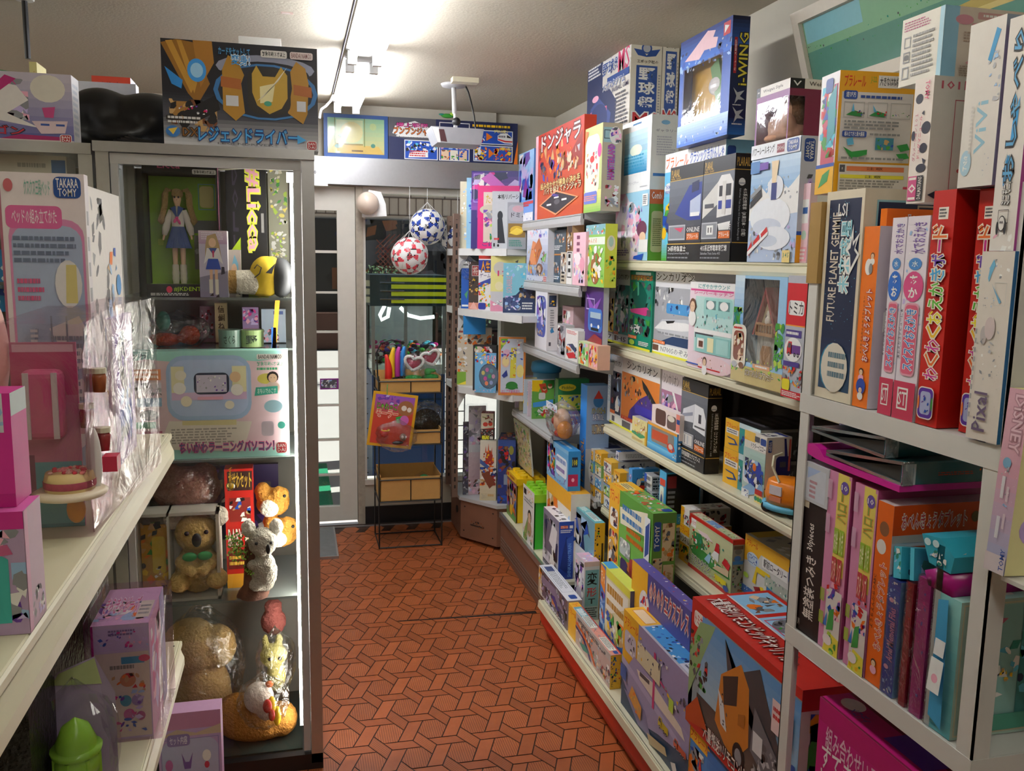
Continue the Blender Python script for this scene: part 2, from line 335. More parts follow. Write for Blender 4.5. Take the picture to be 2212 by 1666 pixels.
# ---------------------------------------------------------------- the setting
def build_floor():
    g = G('341c10'); rr = random.Random(3)
    g.add([(-3.2, -2.6, -.002), (XW, -2.6, -.002), (XW, YF, -.002), (-3.2, YF, -.002)], [(0, 1, 2, 3)])
    polys = ([(-.036, .018), (-.0154, .0669), (.0355, -.0235), (.0149, -.0724)][::-1], [(.0121, .018), (.107, .018), (.1304, -.0235), (.0355, -.0235)][::-1],
             [(.0355, -.0235), (.083, -.0235), (.0345, -.14), (-.0135, -.14)][::-1], [(.0121, .018), (.059, .018), (.0874, .0856), (.0599, .1345), (.0125, .1345), (-.0154, .0669)])
    for i in range(-36, 24):
        for j in range(-14, 34):
            ox, oy = .0987+i*.143+j*.0705, 2.9239-j*.158
            if not (-3.1 < ox < XW-.1 and -2.4 < oy < YF-.12): continue
            for k, p in enumerate(polys):
                cx = sum(a for a, b in p)/len(p); cy = sum(b for a, b in p)/len(p)
                f = rr.uniform(.86, 1.1); c = [x*f for x in lin(('a55a30', 'a2562c', 'a4582e', 'a85c32')[k])[:3]]
                q = [(ox+cx+(a-cx)*.942, oy+cy+(b-cy)*.942) for a, b in p]
                g.add([(a, b, 0) for a, b in q], [tuple(range(len(q)))], (*c, 1.))
                if k in (0, 3) and oy > 1.4 and -.2 < ox < 1.1:      # moulded ribs
                    n = 6 if k == 0 else 13
                    for r_ in range(n):
                        t = (r_+.5)/n
                        if k == 0: a = [q[3][d]*(1-t)+q[2][d]*t for d in (0, 1)]; b = [q[0][d]*(1-t)+q[1][d]*t for d in (0, 1)]
                        else:
                            x_ = min(p_[0] for p_ in q)+t*(max(p_[0] for p_ in q)-min(p_[0] for p_ in q)); ys = []
                            for e in range(6):
                                (x1, y1), (x2, y2) = q[e], q[(e+1) % 6]
                                if (x1-x_)*(x2-x_) < 0: ys.append(y1+(y2-y1)*(x_-x1)/(x2-x1))
                            if len(ys) < 2: continue
                            a, b = (x_, min(ys)), (x_, max(ys))
                        d = Vector((b[0]-a[0], b[1]-a[1])).normalized()*.0011; nx, ny = -d.y, d.x
                        g.add([(a[0]-nx, a[1]-ny, .0003), (a[0]+nx, a[1]+ny, .0003), (b[0]+nx, b[1]+ny, .0003), (b[0]-nx, b[1]-ny, .0003)], [(0, 3, 2, 1)], (*[x*.62 for x in c], 1.))
    a, b = onz(860, 1343, .0), onz(1158, 1322, 0); g.add([(a.x, a.y-.004, .0006), (b.x, b.y-.016, .0006), (b.x, b.y+.012, .0006), (a.x, a.y+.002, .0006)], [(0, 1, 2, 3)], '2a1f1a')      # worn joint across the tiles
    return struct(g.build('floor', pmat('terracotta_floor_tile', .38, noise=.14, scale=14)))
build_floor()
g = G(); g.box(-3.2, -2.6, ZC, XW+.1, YF+.25, ZC+.08); struct(g.build('ceiling', CEIL))
g = G(); g.box(XW, -2.6, 0, XW+.1, YF+.2, ZC); struct(g.build('wall_right', WALL))
g = G(); g.box(-3.3, -2.6, 0, -3.2, YF+.2, ZC); struct(g.build('wall_left', WALL))
g = G(); g.box(-3.3, -2.7, 0, XW+.1, -2.6, ZC); struct(g.build('wall_rear', WALL))
DX0, DX1, WX0, WX1, ZH = -.50, .352, .378, 1.20, 1.932      # door and shop window openings
g = G(); g.box(-3.2, YF, ZH, XW, YF+.12, ZC); g.box(-3.2, YF, 0, DX0-.04, YF+.12, ZH); g.box(WX1, YF, 0, XW, YF+.12, ZH); g.box(DX1, YF, .10, WX1, YF+.12, .232)
struct(g.build('wall_street', WALL))
g = G(); g.box(DX1+.003, YF-.012, 0, WX1, YF+.1, .10); struct(g.build('baseboard_street', BLACK))
g = G(); g.box(DX1-.012, YF-.02, 0, DX1+.028, YF+.1, ZH); struct(g.build('trim_1', mat('worn_grey_jamb', 'a59c8c', .7, noise=.3, scale=40)))
g = G(); g.box(-3.2, YF-.03, 2.29, 1.13, YF, ZC); struct(g.build('trim_2', mat('cream_cornice', 'b9b3a4', .8)))
g = G(); g.box(-.6, YF-.07, 0, 1.0, YF-.055, .006); g.build('threshold', ALU); struct(bpy.data.objects['threshold']); bpy.data.objects['threshold'].name = 'trim_3'
# shop window
wf = bpy.data.objects.new('window_1', None); COL.objects.link(wf); struct(wf)
g = G(); g.box(WX0, YF-.01, .232, WX1, YF+.08, .262); g.box(WX0, YF, 1.90, WX1, YF+.08, ZH); g.box(WX0, YF, .262, WX0+.016, YF+.08, 1.9); g.box(WX1-.02, YF, .262, WX1, YF+.08, 1.9); g.build('window_frame', WOODW, wf)
g = G(); g.box(WX0+.016, YF+.035, .262, WX1-.02, YF+.04, 1.9); g.build('pane', GLASS, wf)
# the white panelled door with its column of panes
dr = bpy.data.objects.new('door_1', None); COL.objects.link(dr); struct(dr)
zs = [.107, .288, .3, .495, .508, .697, .709, .905, .918, 1.118, 1.13, 1.34, 1.352, 1.565, 1.58, 1.80]
x0, xa, xb, x1 = -.48, -.385, .238, .338
g = G(); g.box(x0, YF+.01, .02, xa, YF+.05, ZH-.005); g.box(xb, YF+.01, .02, x1, YF+.05, ZH-.005); g.box(xa, YF+.01, .02, xb, YF+.05, zs[0]); g.box(xa, YF+.01, zs[-1], xb, YF+.05, ZH-.005)
g.build('door_frame', WOODW, dr)
for i in range(7): g = G(); g.box(xa, YF+.018, zs[2*i+1], xb, YF+.042, zs[2*i+2]); g.build('muntin', WOODW, dr)
g = G(); g.box(-.085, YF+.018, zs[0], -.06, YF+.042, zs[-1]); g.build('muntin', WOODW, dr)
for i in range(8): g = G(); g.box(xa, YF+.028, zs[2*i], xb, YF+.032, zs[2*i+1]); g.build('pane', GLASS, dr)
P = ony(726, 828, YF+.027)
g = G('8d2f8f'); g.box(P.x-.09, YF+.0255, P.z-.035, P.x+.015, YF+.027, P.z+.028); g.art((P.x-.09, YF+.0255, P.z-.035), (.105, 0, 0), (0, 0, .063), (0, -1, 0), 'r .06 .12 .9 .88 d;n .06 .12 .9 .88 szwld 40 3'); g.build('door_sticker', CARD, dr)
g = G(); g.box(-.35, 4.43, 0, .19, 4.925, .012); tag(g.build('door_mat', mat('grey_rubber_mat', '6f7170', .8, noise=.2)), 'grey entrance mat in a metal frame before the white door', 'mat')
g = G(); g.box(.19, 4.42, 0, .2, 4.935, .014); g.box(-.36, 4.42, 0, .19, 4.43, .014); g.box(-.36, 4.925, 0, .19, 4.935, .014); g.build('mat_frame', ALU, bpy.data.objects['door_mat'])
# aluminium shutter box over the door
g = G(); g.box(-2.2, YF-.06, ZH+.005, XW-.003, YF-.001, 2.083); tag(g.build('shutter_box', ALU), 'long brushed aluminium shutter box above the door and window', 'shutter box')
P = ony(706, 402, YF-.062); g = G('fbfbfb'); g.box(-.25, YF-.0635, P.z, P.x+.006, YF-.0612, P.z+.155)
g.art((-.25, YF-.0635, P.z), (P.x+.256, 0, 0), (0, 0, .155), (0, -1, 0), 't .1 .4 .86 .72 d おせわになりました。'); tag(g.build('paper_notice', MATTE), 'white handwritten paper notice taped on the shutter box', 'notice')
# pictures standing on the shutter box
def panel(u0, u1, vb, vt, y, name, label, cat, txt, depth=.02, frame=None, wf_=.02):
    a = ony(u0, vb[0], y); b = ony(u1, vb[1], y); c = ony(u0, vt, y); z0 = 2.0835; w, h = b.x-a.x, c.z-z0
    g = G('k'); carton(g, w, depth, h, txt if frame is None else frame)
    o = g.build(name, CARD); o.location = (a.x, y, z0); tag(o, label, cat)
    if frame is not None:
        o.name = name; g = G(); t = wf_; g.add([(t, -.001, t), (w-t, -.001, t), (w-t, -.001, h-t), (t, -.001, h-t)], [(0, 1, 2, 3)], 'i'); g.art((t, -.001, t), (w-2*t, 0, 0), (0, 0, h-2*t), (0, -1, 0), txt); g.build('picture', GLOSS, o)
    return o
panel(700, 838, (338, 343), 244, YF-.055, 'framed_picture', 'blue framed pale green cartoon room picture above the door', 'picture',
      'g 0 0 1 1 cfc98a 8fbf9a;r .15 .2 .62 .95 cfe0b0;e .42 .6 .2 .3 e3dd9e;p d9b866 0 0 1 0 .9 .22 .12 .26;r .12 .26 .135 1 6b7a3a;r .64 .2 .655 1 6b7a3a;r .15 .24 .62 .28 8a7a3a;e .8 .78 .06 .1 b7c98e;e .17 .2 .05 .06 3f7a6a;e .8 .24 .04 .06 4f8a7a;p 5f8f6a .18 .5 .32 .62 .26 .42;r .42 .06 .62 .1 6a4f2a', frame='1f4f96')
panel(839, 1117, (346, 358), 252, YF-.05, 'toy_poster', 'dark blue toy robot poster board beside the blue framed picture', 'poster',
      'n|R n;p d .0 .55 .0 1 .36 1 .36 .5 .3 .45;p w .03 .62 .05 .8 .12 .86 .2 .93 .3 .8 .36 .62 .3 .55 .1 .55;t .06 .78 .3 .88 m ~k 爆上戦隊;t .04 .6 .34 .78 o ~k ブンブンジャー;l .06 .53 .32 .58 1 w;r .12 .02 .375 .48 b;k .12 .02 .375 .48 w .02;n .13 .2 .37 .47 lcwk 40 5;p w .16 .18 .3 .26 .3 .08 .15 .06;l .16 .08 .3 .24 3 r;r .385 .02 .62 .6 b;k .385 .02 .62 .94 w .02;n .39 .3 .61 .6 prwlb 40 6;r .4 .04 .46 .28 h;r .47 .04 .53 .28 i;r .54 .04 .6 .28 h;n .4 .04 .6 .28 ogub 24 4;r .65 .46 .96 .8 b;k .65 .46 .96 .8 w .02;z .84 .5 .96 .76 w r;n .66 .5 .74 .7 wrl 20 7;p o .75 .54 .75 .74 .8 .64;r .65 .04 .96 .43 b;k .65 .04 .96 .43 w .02;n .66 .07 .76 .4 yow 30 8;p o .77 .12 .77 .36 .81 .24;n .81 .07 .95 .4 yorw 34 9;l .64 .84 .94 .94 1 y;t .81 .74 .92 .82 f 完成!;t .86 .33 .95 .4 f 完成!;p o .97 0 1 0 1 .6')
g = G(); g.ell((0, 0, 0), (.035, .01, .012), col='g'); g.ell((-.03, 0, .006), (.018, .008, .006), col='e'); g.ell((.025, 0, .01), (.012, .01, .01), col='j'); o = g.build('green_clip_toy', PLASTIC); o.location = ony(966, 258, YF-.04); o.location.z = 2.333; tag(o, 'small green toy lying on top of the robot poster board', 'toy')
# ---------------------------------------------------------------- lamps
TM = emit('fluorescent_tube', 'f6f8ff', TUBE)
def lamp(x, y0, y1, label, TM=TM):
    t = thing('fluorescent_light', label, 'ceiling light', (x, y0, ZC), 0, 'twin tube ceiling lights'); d = y1-y0
    g = G(); g.extr([(-.05, 0), (-.07, -.028), (-.03, -.05), (.03, -.05), (.07, -.028), (.05, 0)], 'y', 0, d); g.build('lamp_housing', WHITE, t)
    for s in (-.047, .047):
        g = G(); g.cyl((s, .04, -.068), (s, d-.04, -.068), .0145, n=12); g.build('tube', TM, t)
        for e in (.012, d-.04): g = G(); g.box(s-.017, e, -.088, s+.017, e+.028, -.04); g.build('lamp_holder', WHITE, t)
    return t
lamp(.28, 3.66, 4.74, 'twin fluorescent ceiling light nearest the street door')
lamp(.28, 2.42, 3.56, 'twin fluorescent ceiling light at the top edge, second from the door')
for lx, ly, lab in ((.28, .9, 'over the near part of the aisle, above the frame'), (.28, -.6, 'just behind the viewer'), (.28, -2.1, 'farthest behind the viewer'), (-1.9, .2, 'over the left aisle, nearest part'), (-1.9, 2.2, 'over the left aisle, middle part'), (-1.9, 3.7, 'over the left aisle, street end')): lamp(lx, ly, ly+1.15, 'added twin tube fill light '+lab, emit('dimmed_fill_tube', 'f8f4ea', TUBE*(.36 if lx > 0 else .6)))  # unseen fixtures added as fill and to even out the ceiling, tubes dimmed
# ---------------------------------------------------------------- right wall gondola (near)
XS = 1.22; GY0, GY1 = 1.462, 3.32; ZA, ZB, ZCc, ZD, ZK = 1.552, 1.219, .887, .545, .15
gd = thing('gondola_shelving', 'cream steel wall shelving with red kick plate along the right wall', 'shelving', (0, 0, 0))
g = G(); g.box(1.462, GY0, 0, 1.485, GY1, 1.6); g.build("back_panel", mat("dark_pegboard", '2a2320', .8), gd)
for yy in (GY0, GY1-.03): g = G(); g.box(1.43, yy, 0, 1.462, yy+.03, 1.72); g.build("upright", CREAM, gd)
def shelf(parent, z, xf, xb, y0, y1, m, h=.036):
    g = G(); g.box(xf+.012, y0, z-.022, xb, y1, z); s = g.build('shelf', m, parent)
    g = G(); g.extr([(xf+.012, z), (xf+.004, z-.001), (xf+.004, z-.006), (xf+.008, z-.008), (xf+.002, z-.012), (xf, z-h*.7), (xf+.004, z-h), (xf+.016, z-h), (xf+.016, z-.006)], 'y', y0, y1); g.build('shelf_lip', m, s)
    for yy in (y0+.01, y1-.02): g = G(); g.extr([(xf+.02, z-.022), (xb, z-.022), (xb, z-.09), (xb-.03, z-.09)], 'y', yy, yy+.008); g.build('bracket', m, s)
    return s
for z in (ZA, ZB, ZCc, ZD): shelf(gd, z, XS, 1.462, GY0, GY1, CREAM)
g = G(); g.box(.972, GY0, ZK-.02, 1.462, GY1, ZK); d_ = g.build('base_deck', CREAM, gd)
g = G(); g.extr([(.96, ZK), (.974, ZK), (.974, ZK-.03), (.957, ZK-.026)], 'y', GY0, GY1); g.extr([(.964, ZK+.004), (.968, ZK+.004), (.968, ZK), (.964, ZK)], 'y', GY0, GY1); g.build('price_rail', CREAM, d_)
g = G(); g.extr([(.966, ZK-.028), (1.02, ZK-.028), (1.02, 0), (1.0, 0), (.972, .06)], 'y', GY0, GY1); g.build('kick_plate', RED, gd)
# far section of the same wall
FY0, FY1 = 3.33, 4.37; XF = 1.10; ZF = (1.733, 1.449, 1.138)
gf = thing('grey_shelving', 'grey steel wall shelving with brown plinth beyond the cream shelving', 'shelving', (0, 0, 0))
g = G(); g.box(1.462, FY0, 0, 1.485, FY1, 1.76); g.build('back_panel', DARKW, gf)
for z in ZF: shelf(gf, z, XF, 1.462, FY0, FY1-.04, GREYM, .045)
shelf(gf, .78, 1.085, 1.462, FY0+.3, FY1-.04, GREYM, .035)
shelf(gf, .55, 1.2, 1.462, FY0+.02, FY0+.29, GREYM, .03)
g = G(); g.box(1.045, FY0, .2, 1.462, FY1, .215); d_ = g.build('base_deck', CREAM, gf); g = G(); g.box(1.036, FY0, .19, 1.05, FY1, .218); g.build('price_rail', ALU, d_)
g = G(); g.box(1.045, FY0, .0, 1.07, FY1, .19); k_ = g.build('plinth', WOODG, gf)
for i in range(4): g = G(); g.box(1.041, FY0, .03+i*.018, 1.046, FY1-.02, .035+i*.018); g.build('groove_strip', BROWN, k_)
# corner unit by the window
ge = thing('corner_shelving', 'corner shelving unit on slotted brown posts beside the shop window', 'shelving', (0, 0, 0))
PL = [(.872, 4.9), (.872, 4.60), (1.028, 4.385), (1.46, 4.385), (1.46, 4.9)][::-1]
g = G(); g.prism(PL, 0.02, .232); p_ = g.build('plinth', WOODG, ge)
g = G(); g.prism([(.862, 4.9), (.862, 4.595), (1.024, 4.376), (1.46, 4.376), (1.46, 4.9)][::-1], .232, .25); g.build('plinth_top', GREYM, p_)
g = G(); g.cyl((.866, 4.70, .15), (.872, 4.70, .15), .02, n=10); g.build('hand_hole', BLACK, p_)
g = G('3a2a22'); a = Vector((.872, 4.60, .0)); b = Vector((1.028, 4.385, 0)); g.art(a+Vector((-.001, -.001, .02)), b-a, (0, 0, .21), Vector((-.81, -.585, 0)), 'r .28 .38 .66 .42 3a2a22;n .28 .36 .66 .52 ku 14 3 .3;e .12 .85 .02 .02 k;e .9 .85 .02 .02 k;e .1 .2 .02 .02 k;e .9 .2 .02 .02 k'); g.build('plinth_plate', MATTE, p_)
for (px, py) in ((.835, 4.60), (.85, 4.88), (1.44, 4.88)):
    g = G(); g.box(px-.016, py-.016, .25, px+.016, py+.016, 1.78); u_ = g.build('slotted_post', BROWN, ge)
    g = G('k'); g.box(px-.0045, py-.0162, .3, px+.0045, py-.0156, 1.75); g.build('slot_strip', mat('slotted_strip', '6d574a', .5), u_)
def cshelf(z, poly, k=0.):
    g = G(); g.prism(poly[::-1], z-.03, z); s = g.build('shelf', WHITE, ge)
    g = G(); q = poly[:3]; e = [(q[i][0]-.004, q[i][1]-.004) for i in range(3)]
    for i in range(2): g.add([(*e[i], z-.034), (*e[i+1], z-.034), (*e[i+1], z+.002), (*e[i], z+.002), (q[i][0]+.004, q[i][1], z-.034), (q[i+1][0]+.004, q[i+1][1], z-.034), (q[i+1][0]+.004, q[i+1][1], z+.002), (q[i][0]+.004, q[i][1], z+.002)],
                             [(0, 3, 2, 1), (4, 5, 6, 7), (0, 1, 5, 4), (3, 7, 6, 2)])
    g.build('shelf_lip', WHITE, s)
    g = G(); g.extr([(.845, z-.03), (.9, z-.03), (.85, z-.12), (.845, z-.12)], 'y', 4.575, 4.583); g.build('bracket', WHITE, s)
cshelf(1.598, [(.835, 4.86), (.85, 4.56), (1.03, 4.26), (1.2, 4.26), (1.46, 4.4), (1.46, 4.86)])
cshelf(1.285, [(.835, 4.86), (.85, 4.56), (1.035, 3.95), (1.2, 3.95), (1.46, 4.4), (1.46, 4.86)])
cshelf(.87, [(.835, 4.86), (.85, 4.56), (1.06, 4.2), (1.2, 4.2), (1.46, 4.4), (1.46, 4.86)])
# ---------------------------------------------------------------- white angle steel rack standing in front of the shelving
RX0, RX1, RY0, RY1 = .92, 1.19, .955, 1.44; RZ = (.325, .856, 1.31)
rk = thing('angle_rack', 'white angle steel rack in the right foreground', 'rack', (0, 0, 0))
for (px, sx) in ((RX0, 1), (RX1, -1)):
    for (py, sy) in ((RY0, 1), (RY1, -1)):
        g = G(); g.box(min(px, px+.03*sx), min(py, py+.003*sy), 0, max(px, px+.03*sx), max(py, py+.003*sy), 1.66); g.box(min(px, px+.003*sx), min(py, py+.03*sy), 0, max(px, px+.003*sx), max(py, py+.03*sy), 1.66)
        p_ = g.build('post', WHITE, rk)
        g = G(); [g.cyl((px+.014*sx, py+.0035*sy-.002, zz), (px+.014*sx, py+.0035*sy+.002-.004, zz), .0035, n=8) for zz in (.5, .75, 1.16, 1.49)]; g.build('bolt_holes', BLACK, p_)
g = G(); g.box(RX0-.003, RY1-.032, 1.515, RX0+.031, RY1+.002, 1.66); g.build('brown_tape', mat('brown_packing_tape', 'ab8a50', .35), rk)
for z in RZ:
    g = G(); g.box(RX0+.004, RY0+.004, z-.008, RX1-.004, RY1-.004, z-.001); s_ = g.build('shelf', WHITE, rk)
    g = G(); g.box(RX0-.001, RY0, z-.034, RX0+.002, RY1, z); g.box(RX1-.002, RY0, z-.034, RX1, RY1, z); g.box(RX0, RY0-.001, z-.034, RX1, RY0+.002, z); g.box(RX0, RY1-.002, z-.034, RX1, RY1, z); g.build('shelf_rail', WHITE, s_)
# ---------------------------------------------------------------- left shelving in the foreground
XL = -.297; LY0, LY1 = .35, 2.262; ZL = (1.108, .565)
gl = thing('cream_shelf_unit', 'cream steel shelf unit in the left foreground', 'shelving', (0, 0, 0))
def lshelf(z, xf):
    g = G(); g.box(-.72, LY0, z-.03, xf-.03, LY1, z); s = g.build('shelf', CREAM, gl)
    pr = [(xf-.03, z), (xf-.012, z), (xf-.010, z-.002), (xf-.008, z), (xf-.004, z-.002), (xf-.004, z-.012), (xf-.009, z-.020), (xf-.006, z-.03), (xf, z-.045), (xf, z-.065), (xf-.008, z-.068), (xf-.02, z-.03), (xf-.03, z-.03)]
    g = G(); g.extr(pr[::-1], 'y', LY0, LY1); l_ = g.build('shelf_lip', CREAM, s)
    g = G(); g.cyl((xf-.02, LY1-.03, z), (xf-.02, LY1-.03, z+.0006), .0025, n=8); g.build('screw_hole', BLACK, l_)
lshelf(ZL[0], XL); lshelf(ZL[1], XL+.005)
g = G(); g.box(-.78, LY0, 0, -.74, LY1, 1.9); g.build('back_panel', CREAM, gl)
for yy in (LY0, LY1-.035): g = G(); g.box(-.745, yy, 0, -.715, yy+.03, 1.9); g.build('upright', CREAM, gl)
g = G(); g.box(-.74, LY0, .0, -.31, LY1, .14); g.build('base', CREAM, gl)
def _slots():      # the strip's slots: dark bands repeated up the post
    m = MATS['slotted_strip']; n = m.node_tree.nodes; l = m.node_tree.links; b = n['Principled BSDF']
    tc = n.new('ShaderNodeTexCoord'); sp = n.new('ShaderNodeSeparateXYZ'); md = n.new('ShaderNodeMath'); md.operation = 'FRACT'; mu = n.new('ShaderNodeMath'); mu.operation = 'MULTIPLY'; mu.inputs[1].default_value = 22
    gt = n.new('ShaderNodeMath'); gt.operation = 'GREATER_THAN'; gt.inputs[1].default_value = .45; mx = n.new('ShaderNodeMix'); mx.data_type = 'RGBA'; mx.inputs[6].default_value = lin('6d574a'); mx.inputs[7].default_value = lin('120e0c')
    l.new(tc.outputs['Object'], sp.inputs[0]); l.new(sp.outputs['Z'], mu.inputs[0]); l.new(mu.outputs[0], md.inputs[0]); l.new(md.outputs[0], gt.inputs[0]); l.new(gt.outputs[0], mx.inputs[0]); l.new(mx.outputs[2], b.inputs['Base Color'])
_slots()
# ---------------------------------------------------------------- organic shapes
def furmat(name, col, noise=.25, scale=120): return mat(name, col, .95, noise=noise, scale=scale, bump=.9, spec=.1)
def blob(name, parts, m, parent=None, voxel=.006, fur=.003, smooth=4, loc=None):
    """one continuous skin over a set of ellipsoids (centre, radii) or capsules (a, b, ra, rb)"""
    g = G()
    for p in parts:
        if len(p) == 2: g.ell(p[0], p[1], n=18, m=12)
        else:
            a, b, ra, rb = p; n = 5
            for i in range(n+1): f = i/n; g.ell([a[j]*(1-f)+b[j]*f for j in range(3)], ra*(1-f)+rb*f, n=12, m=8)
    o = g.build(name, m, parent, True, loc)
    r = o.modifiers.new('r', 'REMESH'); r.mode = 'VOXEL'; r.voxel_size = voxel; r.use_smooth_shade = True
    s = o.modifiers.new('s', 'SMOOTH'); s.iterations = smooth; s.factor = .5
    if fur:
        t = bpy.data.textures.get('fur') or bpy.data.textures.new('fur', 'CLOUDS'); t.noise_scale = .012
        d = o.modifiers.new('d', 'DISPLACE'); d.texture = t; d.strength = fur*2; d.mid_level = .5
    return o
def bag(name, r, parent, seed=1, loc=(0, 0, 0), m=None, jit=.07, n=28, k=16, pinch=True):
    """crumpled clear plastic bag: an ellipsoid pulled to a pinched top"""
    rr = random.Random(seed); g = G(); prof = []
    g.ell((0, 0, 0), r, n=n, m=k, jit=jit, seed=seed)
    if pinch: g.v = [(x*(1-.75*max(0, z/r[2]-.55)/.45), y*(1-.75*max(0, z/r[2]-.55)/.45), z) for x, y, z in g.v]
    o = g.build(name, m or BAG, parent, False, loc); o.visible_shadow = True
    return o
def ico_dirs():
    p = (1+5**.5)/2; return [Vector(v).normalized() for v in [(0, s, t*p) for s in (1, -1) for t in (1, -1)]+[(s, t*p, 0) for s in (1, -1) for t in (1, -1)]+[(t*p, 0, s) for s in (1, -1) for t in (1, -1)]]
def star_ball(P, r, col, label, edge, rot, group):
    t = thing('football', label, 'ball', P, 0, group); D = ico_dirs(); M = Matrix.Rotation(rot[2], 3, 'Z') @ Matrix.Rotation(rot[0], 3, 'X') @ Matrix.Rotation(rot[1], 3, 'Y')
    n, m = 72, 48; g = G(); vs = [Vector((math.sin(math.pi*i/m)*math.cos(2*math.pi*k/n), math.sin(math.pi*i/m)*math.sin(2*math.pi*k/n), math.cos(math.pi*i/m))) for i in range(m+1) for k in range(n)]
    g.v = [tuple(v*r) for v in vs]; fw = M @ D[0]
    for i in range(m):
        for k in range(n):
            f = (i*n+k, (i+1)*n+k, (i+1)*n+(k+1) % n, i*n+(k+1) % n); c = M.transposed() @ ((vs[f[0]]+vs[f[1]]+vs[f[2]]+vs[f[3]])/4).normalized()
            d = max(D, key=lambda q: q.dot(c)); th = math.acos(min(1, d.dot(c))); ref = sorted(D, key=lambda q: -q.dot(d))[1]
            e1 = (ref-d*ref.dot(d)).normalized(); e2 = d.cross(e1); q = c-d*c.dot(d); ph = (math.atan2(q.dot(e2), q.dot(e1))+math.pi*2) % (2*math.pi/5)-math.pi/5
            pent = .22*math.cos(math.pi/5)/max(.2, math.cos(ph)); star = .21+.36*max(0., 1-abs(ph)/(math.pi/5))**1.15
            cc = 'e9e9e6'
            if pent+.015 < th < star: cc = col
            elif abs(th-pent) < .018 or abs(th-max(pent, star)) < .012: cc = edge
            g.f.append(f); g.c.append(lin(cc))
    g.build('ball_cover', PLASTIC, t, True)
    return t, M
# ---------------------------------------------------------------- the street outside
g = G(); g.add([(-12, YF+.1, -.02), (14, YF+.1, -.02), (14, 40, -.02), (-12, 40, -.02)], [(0, 1, 2, 3)]); o = g.build('floor_outside', mat('pale_paving', 'cfc8c4', .8, noise=.06, scale=3)); struct(o)
bl = thing('street_building', 'tiled building with dark shopfront across the street, seen through the panes', 'building', (0, 16, 0))
g = G(); g.box(-9, 0, 0, 12, .4, 6); g.build('wall', mat('pinkish_tile_wall', 'c9b6a6', .7, noise=.08), bl)
g = G('8a7468'); [g.box(-9, -.012, 2.28+i*.31, 12, -.001, 2.30+i*.31) for i in range(6)]; [g.box(-6+i*.16, -.012, 2.28, -5.985+i*.16, -.001, 2.6) for i in range(90)]; [g.box(-6+i*.62+(j % 2)*.31, -.012, 2.6+j*.31, -5.98+i*.62+(j % 2)*.31, -.001, 2.91+j*.31) for i in range(22) for j in range(4)]; g.build('tile_joints', mat('tile_joint', '7a665c', .9), bl)
g = G(); g.box(-6, -.05, .25, 9, -.01, 2.2); f_ = g.build('shopfront', mat('dark_shop_window', '16161a', .3), bl)
for i in range(12): g = G(); g.box(-5+i*1.15, -.09, .25, -4.95+i*1.15, -.05, 2.2); g.build('mullion', mat('dark_frame', '3a3330', .5), f_)
g = G('5a3a30'); g.art((-.3, -.06, .3), (3.2, 0, 0), (0, 0, 1.9), (0, -1, 0), 'n 0 .3 1 1 kdnuk 30 3 .16;r .3 .35 .5 .55 u;r .02 .45 .1 .62 o;f .12 .55 .035 k n;r .6 .2 .66 .9 4a4444;r .78 .72 .98 .8 d;p d .42 .45 .44 .8 .6 .82 .62 .7'); g.build('window_display', MATTE, f_)
g = G(); g.box(-6, -.5, 0, 9, 0, .22); [g.box(.3, -1.1+i*.3, 0, 2.4, -.5, .6-i*.18) for i in range(3)]; g.build('steps', mat('brown_brick_step', '4b2c22', .8, noise=.3, scale=6), bl)
lt = G(); x0, z0 = 1.42, 1.15
for i in range(-6, 9):
    for s in (1, -1):
        a = Vector((x0+i*.09, -.15, z0)); b = a+Vector((s*.8, 0, .8)); pts = []
        for k in range(17):
            p = a+(b-a)*k/16
            if x0 <= p.x <= x0+.46: pts.append(p)
        if len(pts) > 1: lt.tube([pts[0], pts[-1]], .012, n=4)
lt.build('lattice', mat('red_brown_lattice', '7c3f2e', .7), bl)
def shrub(P, r, h, label, n=700, seed=1):
    t = thing('potted_shrub', label, 'plant', P, 0, 'shrubs outside the shop'); rr = random.Random(seed)
    g = G(); g.lathe([(r*.32, 0), (r*.42, .3*h), (r*.36, .3*h)], n=12); g.build('pot', mat('grey_plant_pot', '6d6a66', .8), t)
    g = G(); g.cyl((0, 0, .25*h), (0, 0, .7*h), .02, n=6); [g.cyl((0, 0, .4*h), (rr.uniform(-r, r)*.7, rr.uniform(-r, r)*.7, h*rr.uniform(.6, .95)), .008, n=4) for _ in range(8)]; g.build('stem', mat('shrub_stem', '4a3826', .9), t)
    g = G()
    for _ in range(n):
        a = rr.uniform(0, 6.28); q = r*math.sqrt(rr.random()); z = h*(.38+.62*rr.random()); q *= 1-.5*abs(z/h-.6)
        p = Vector((q*math.cos(a), q*math.sin(a), z)); d = Vector((rr.uniform(-1, 1), rr.uniform(-1, 1), rr.uniform(-.5, 1))).normalized()*r*.11; e = d.orthogonal().normalized()*r*.04
        g.add([p, p+d*.5+e, p+d, p+d*.5-e], [(0, 1, 2, 3)], rr.choice(('33502f', '41633a', '55744a', '2b4429')))
    g.build('foliage', pmat('shrub_leaves', .6), t)
p = ony(825, 690, 11); shrub((p.x, 11, -.02), .33, 1.45, 'bushy green shrub across the street behind the lower football', 900, 2)
p = ony(1010, 690, 12); shrub((p.x, 12, -.02), .4, 1.3, 'green shrub across the street hidden behind the corner shelving', 500, 3)
g = G(); g.box(-.45, 5.16, -.015, .215, 6.6, -.005); tag(g.build('green_mat', mat('green_turf_mat', '1f9a6c', .95, noise=.25, scale=140, bump=.6)), 'green turf mat on the pavement outside the door', 'mat')
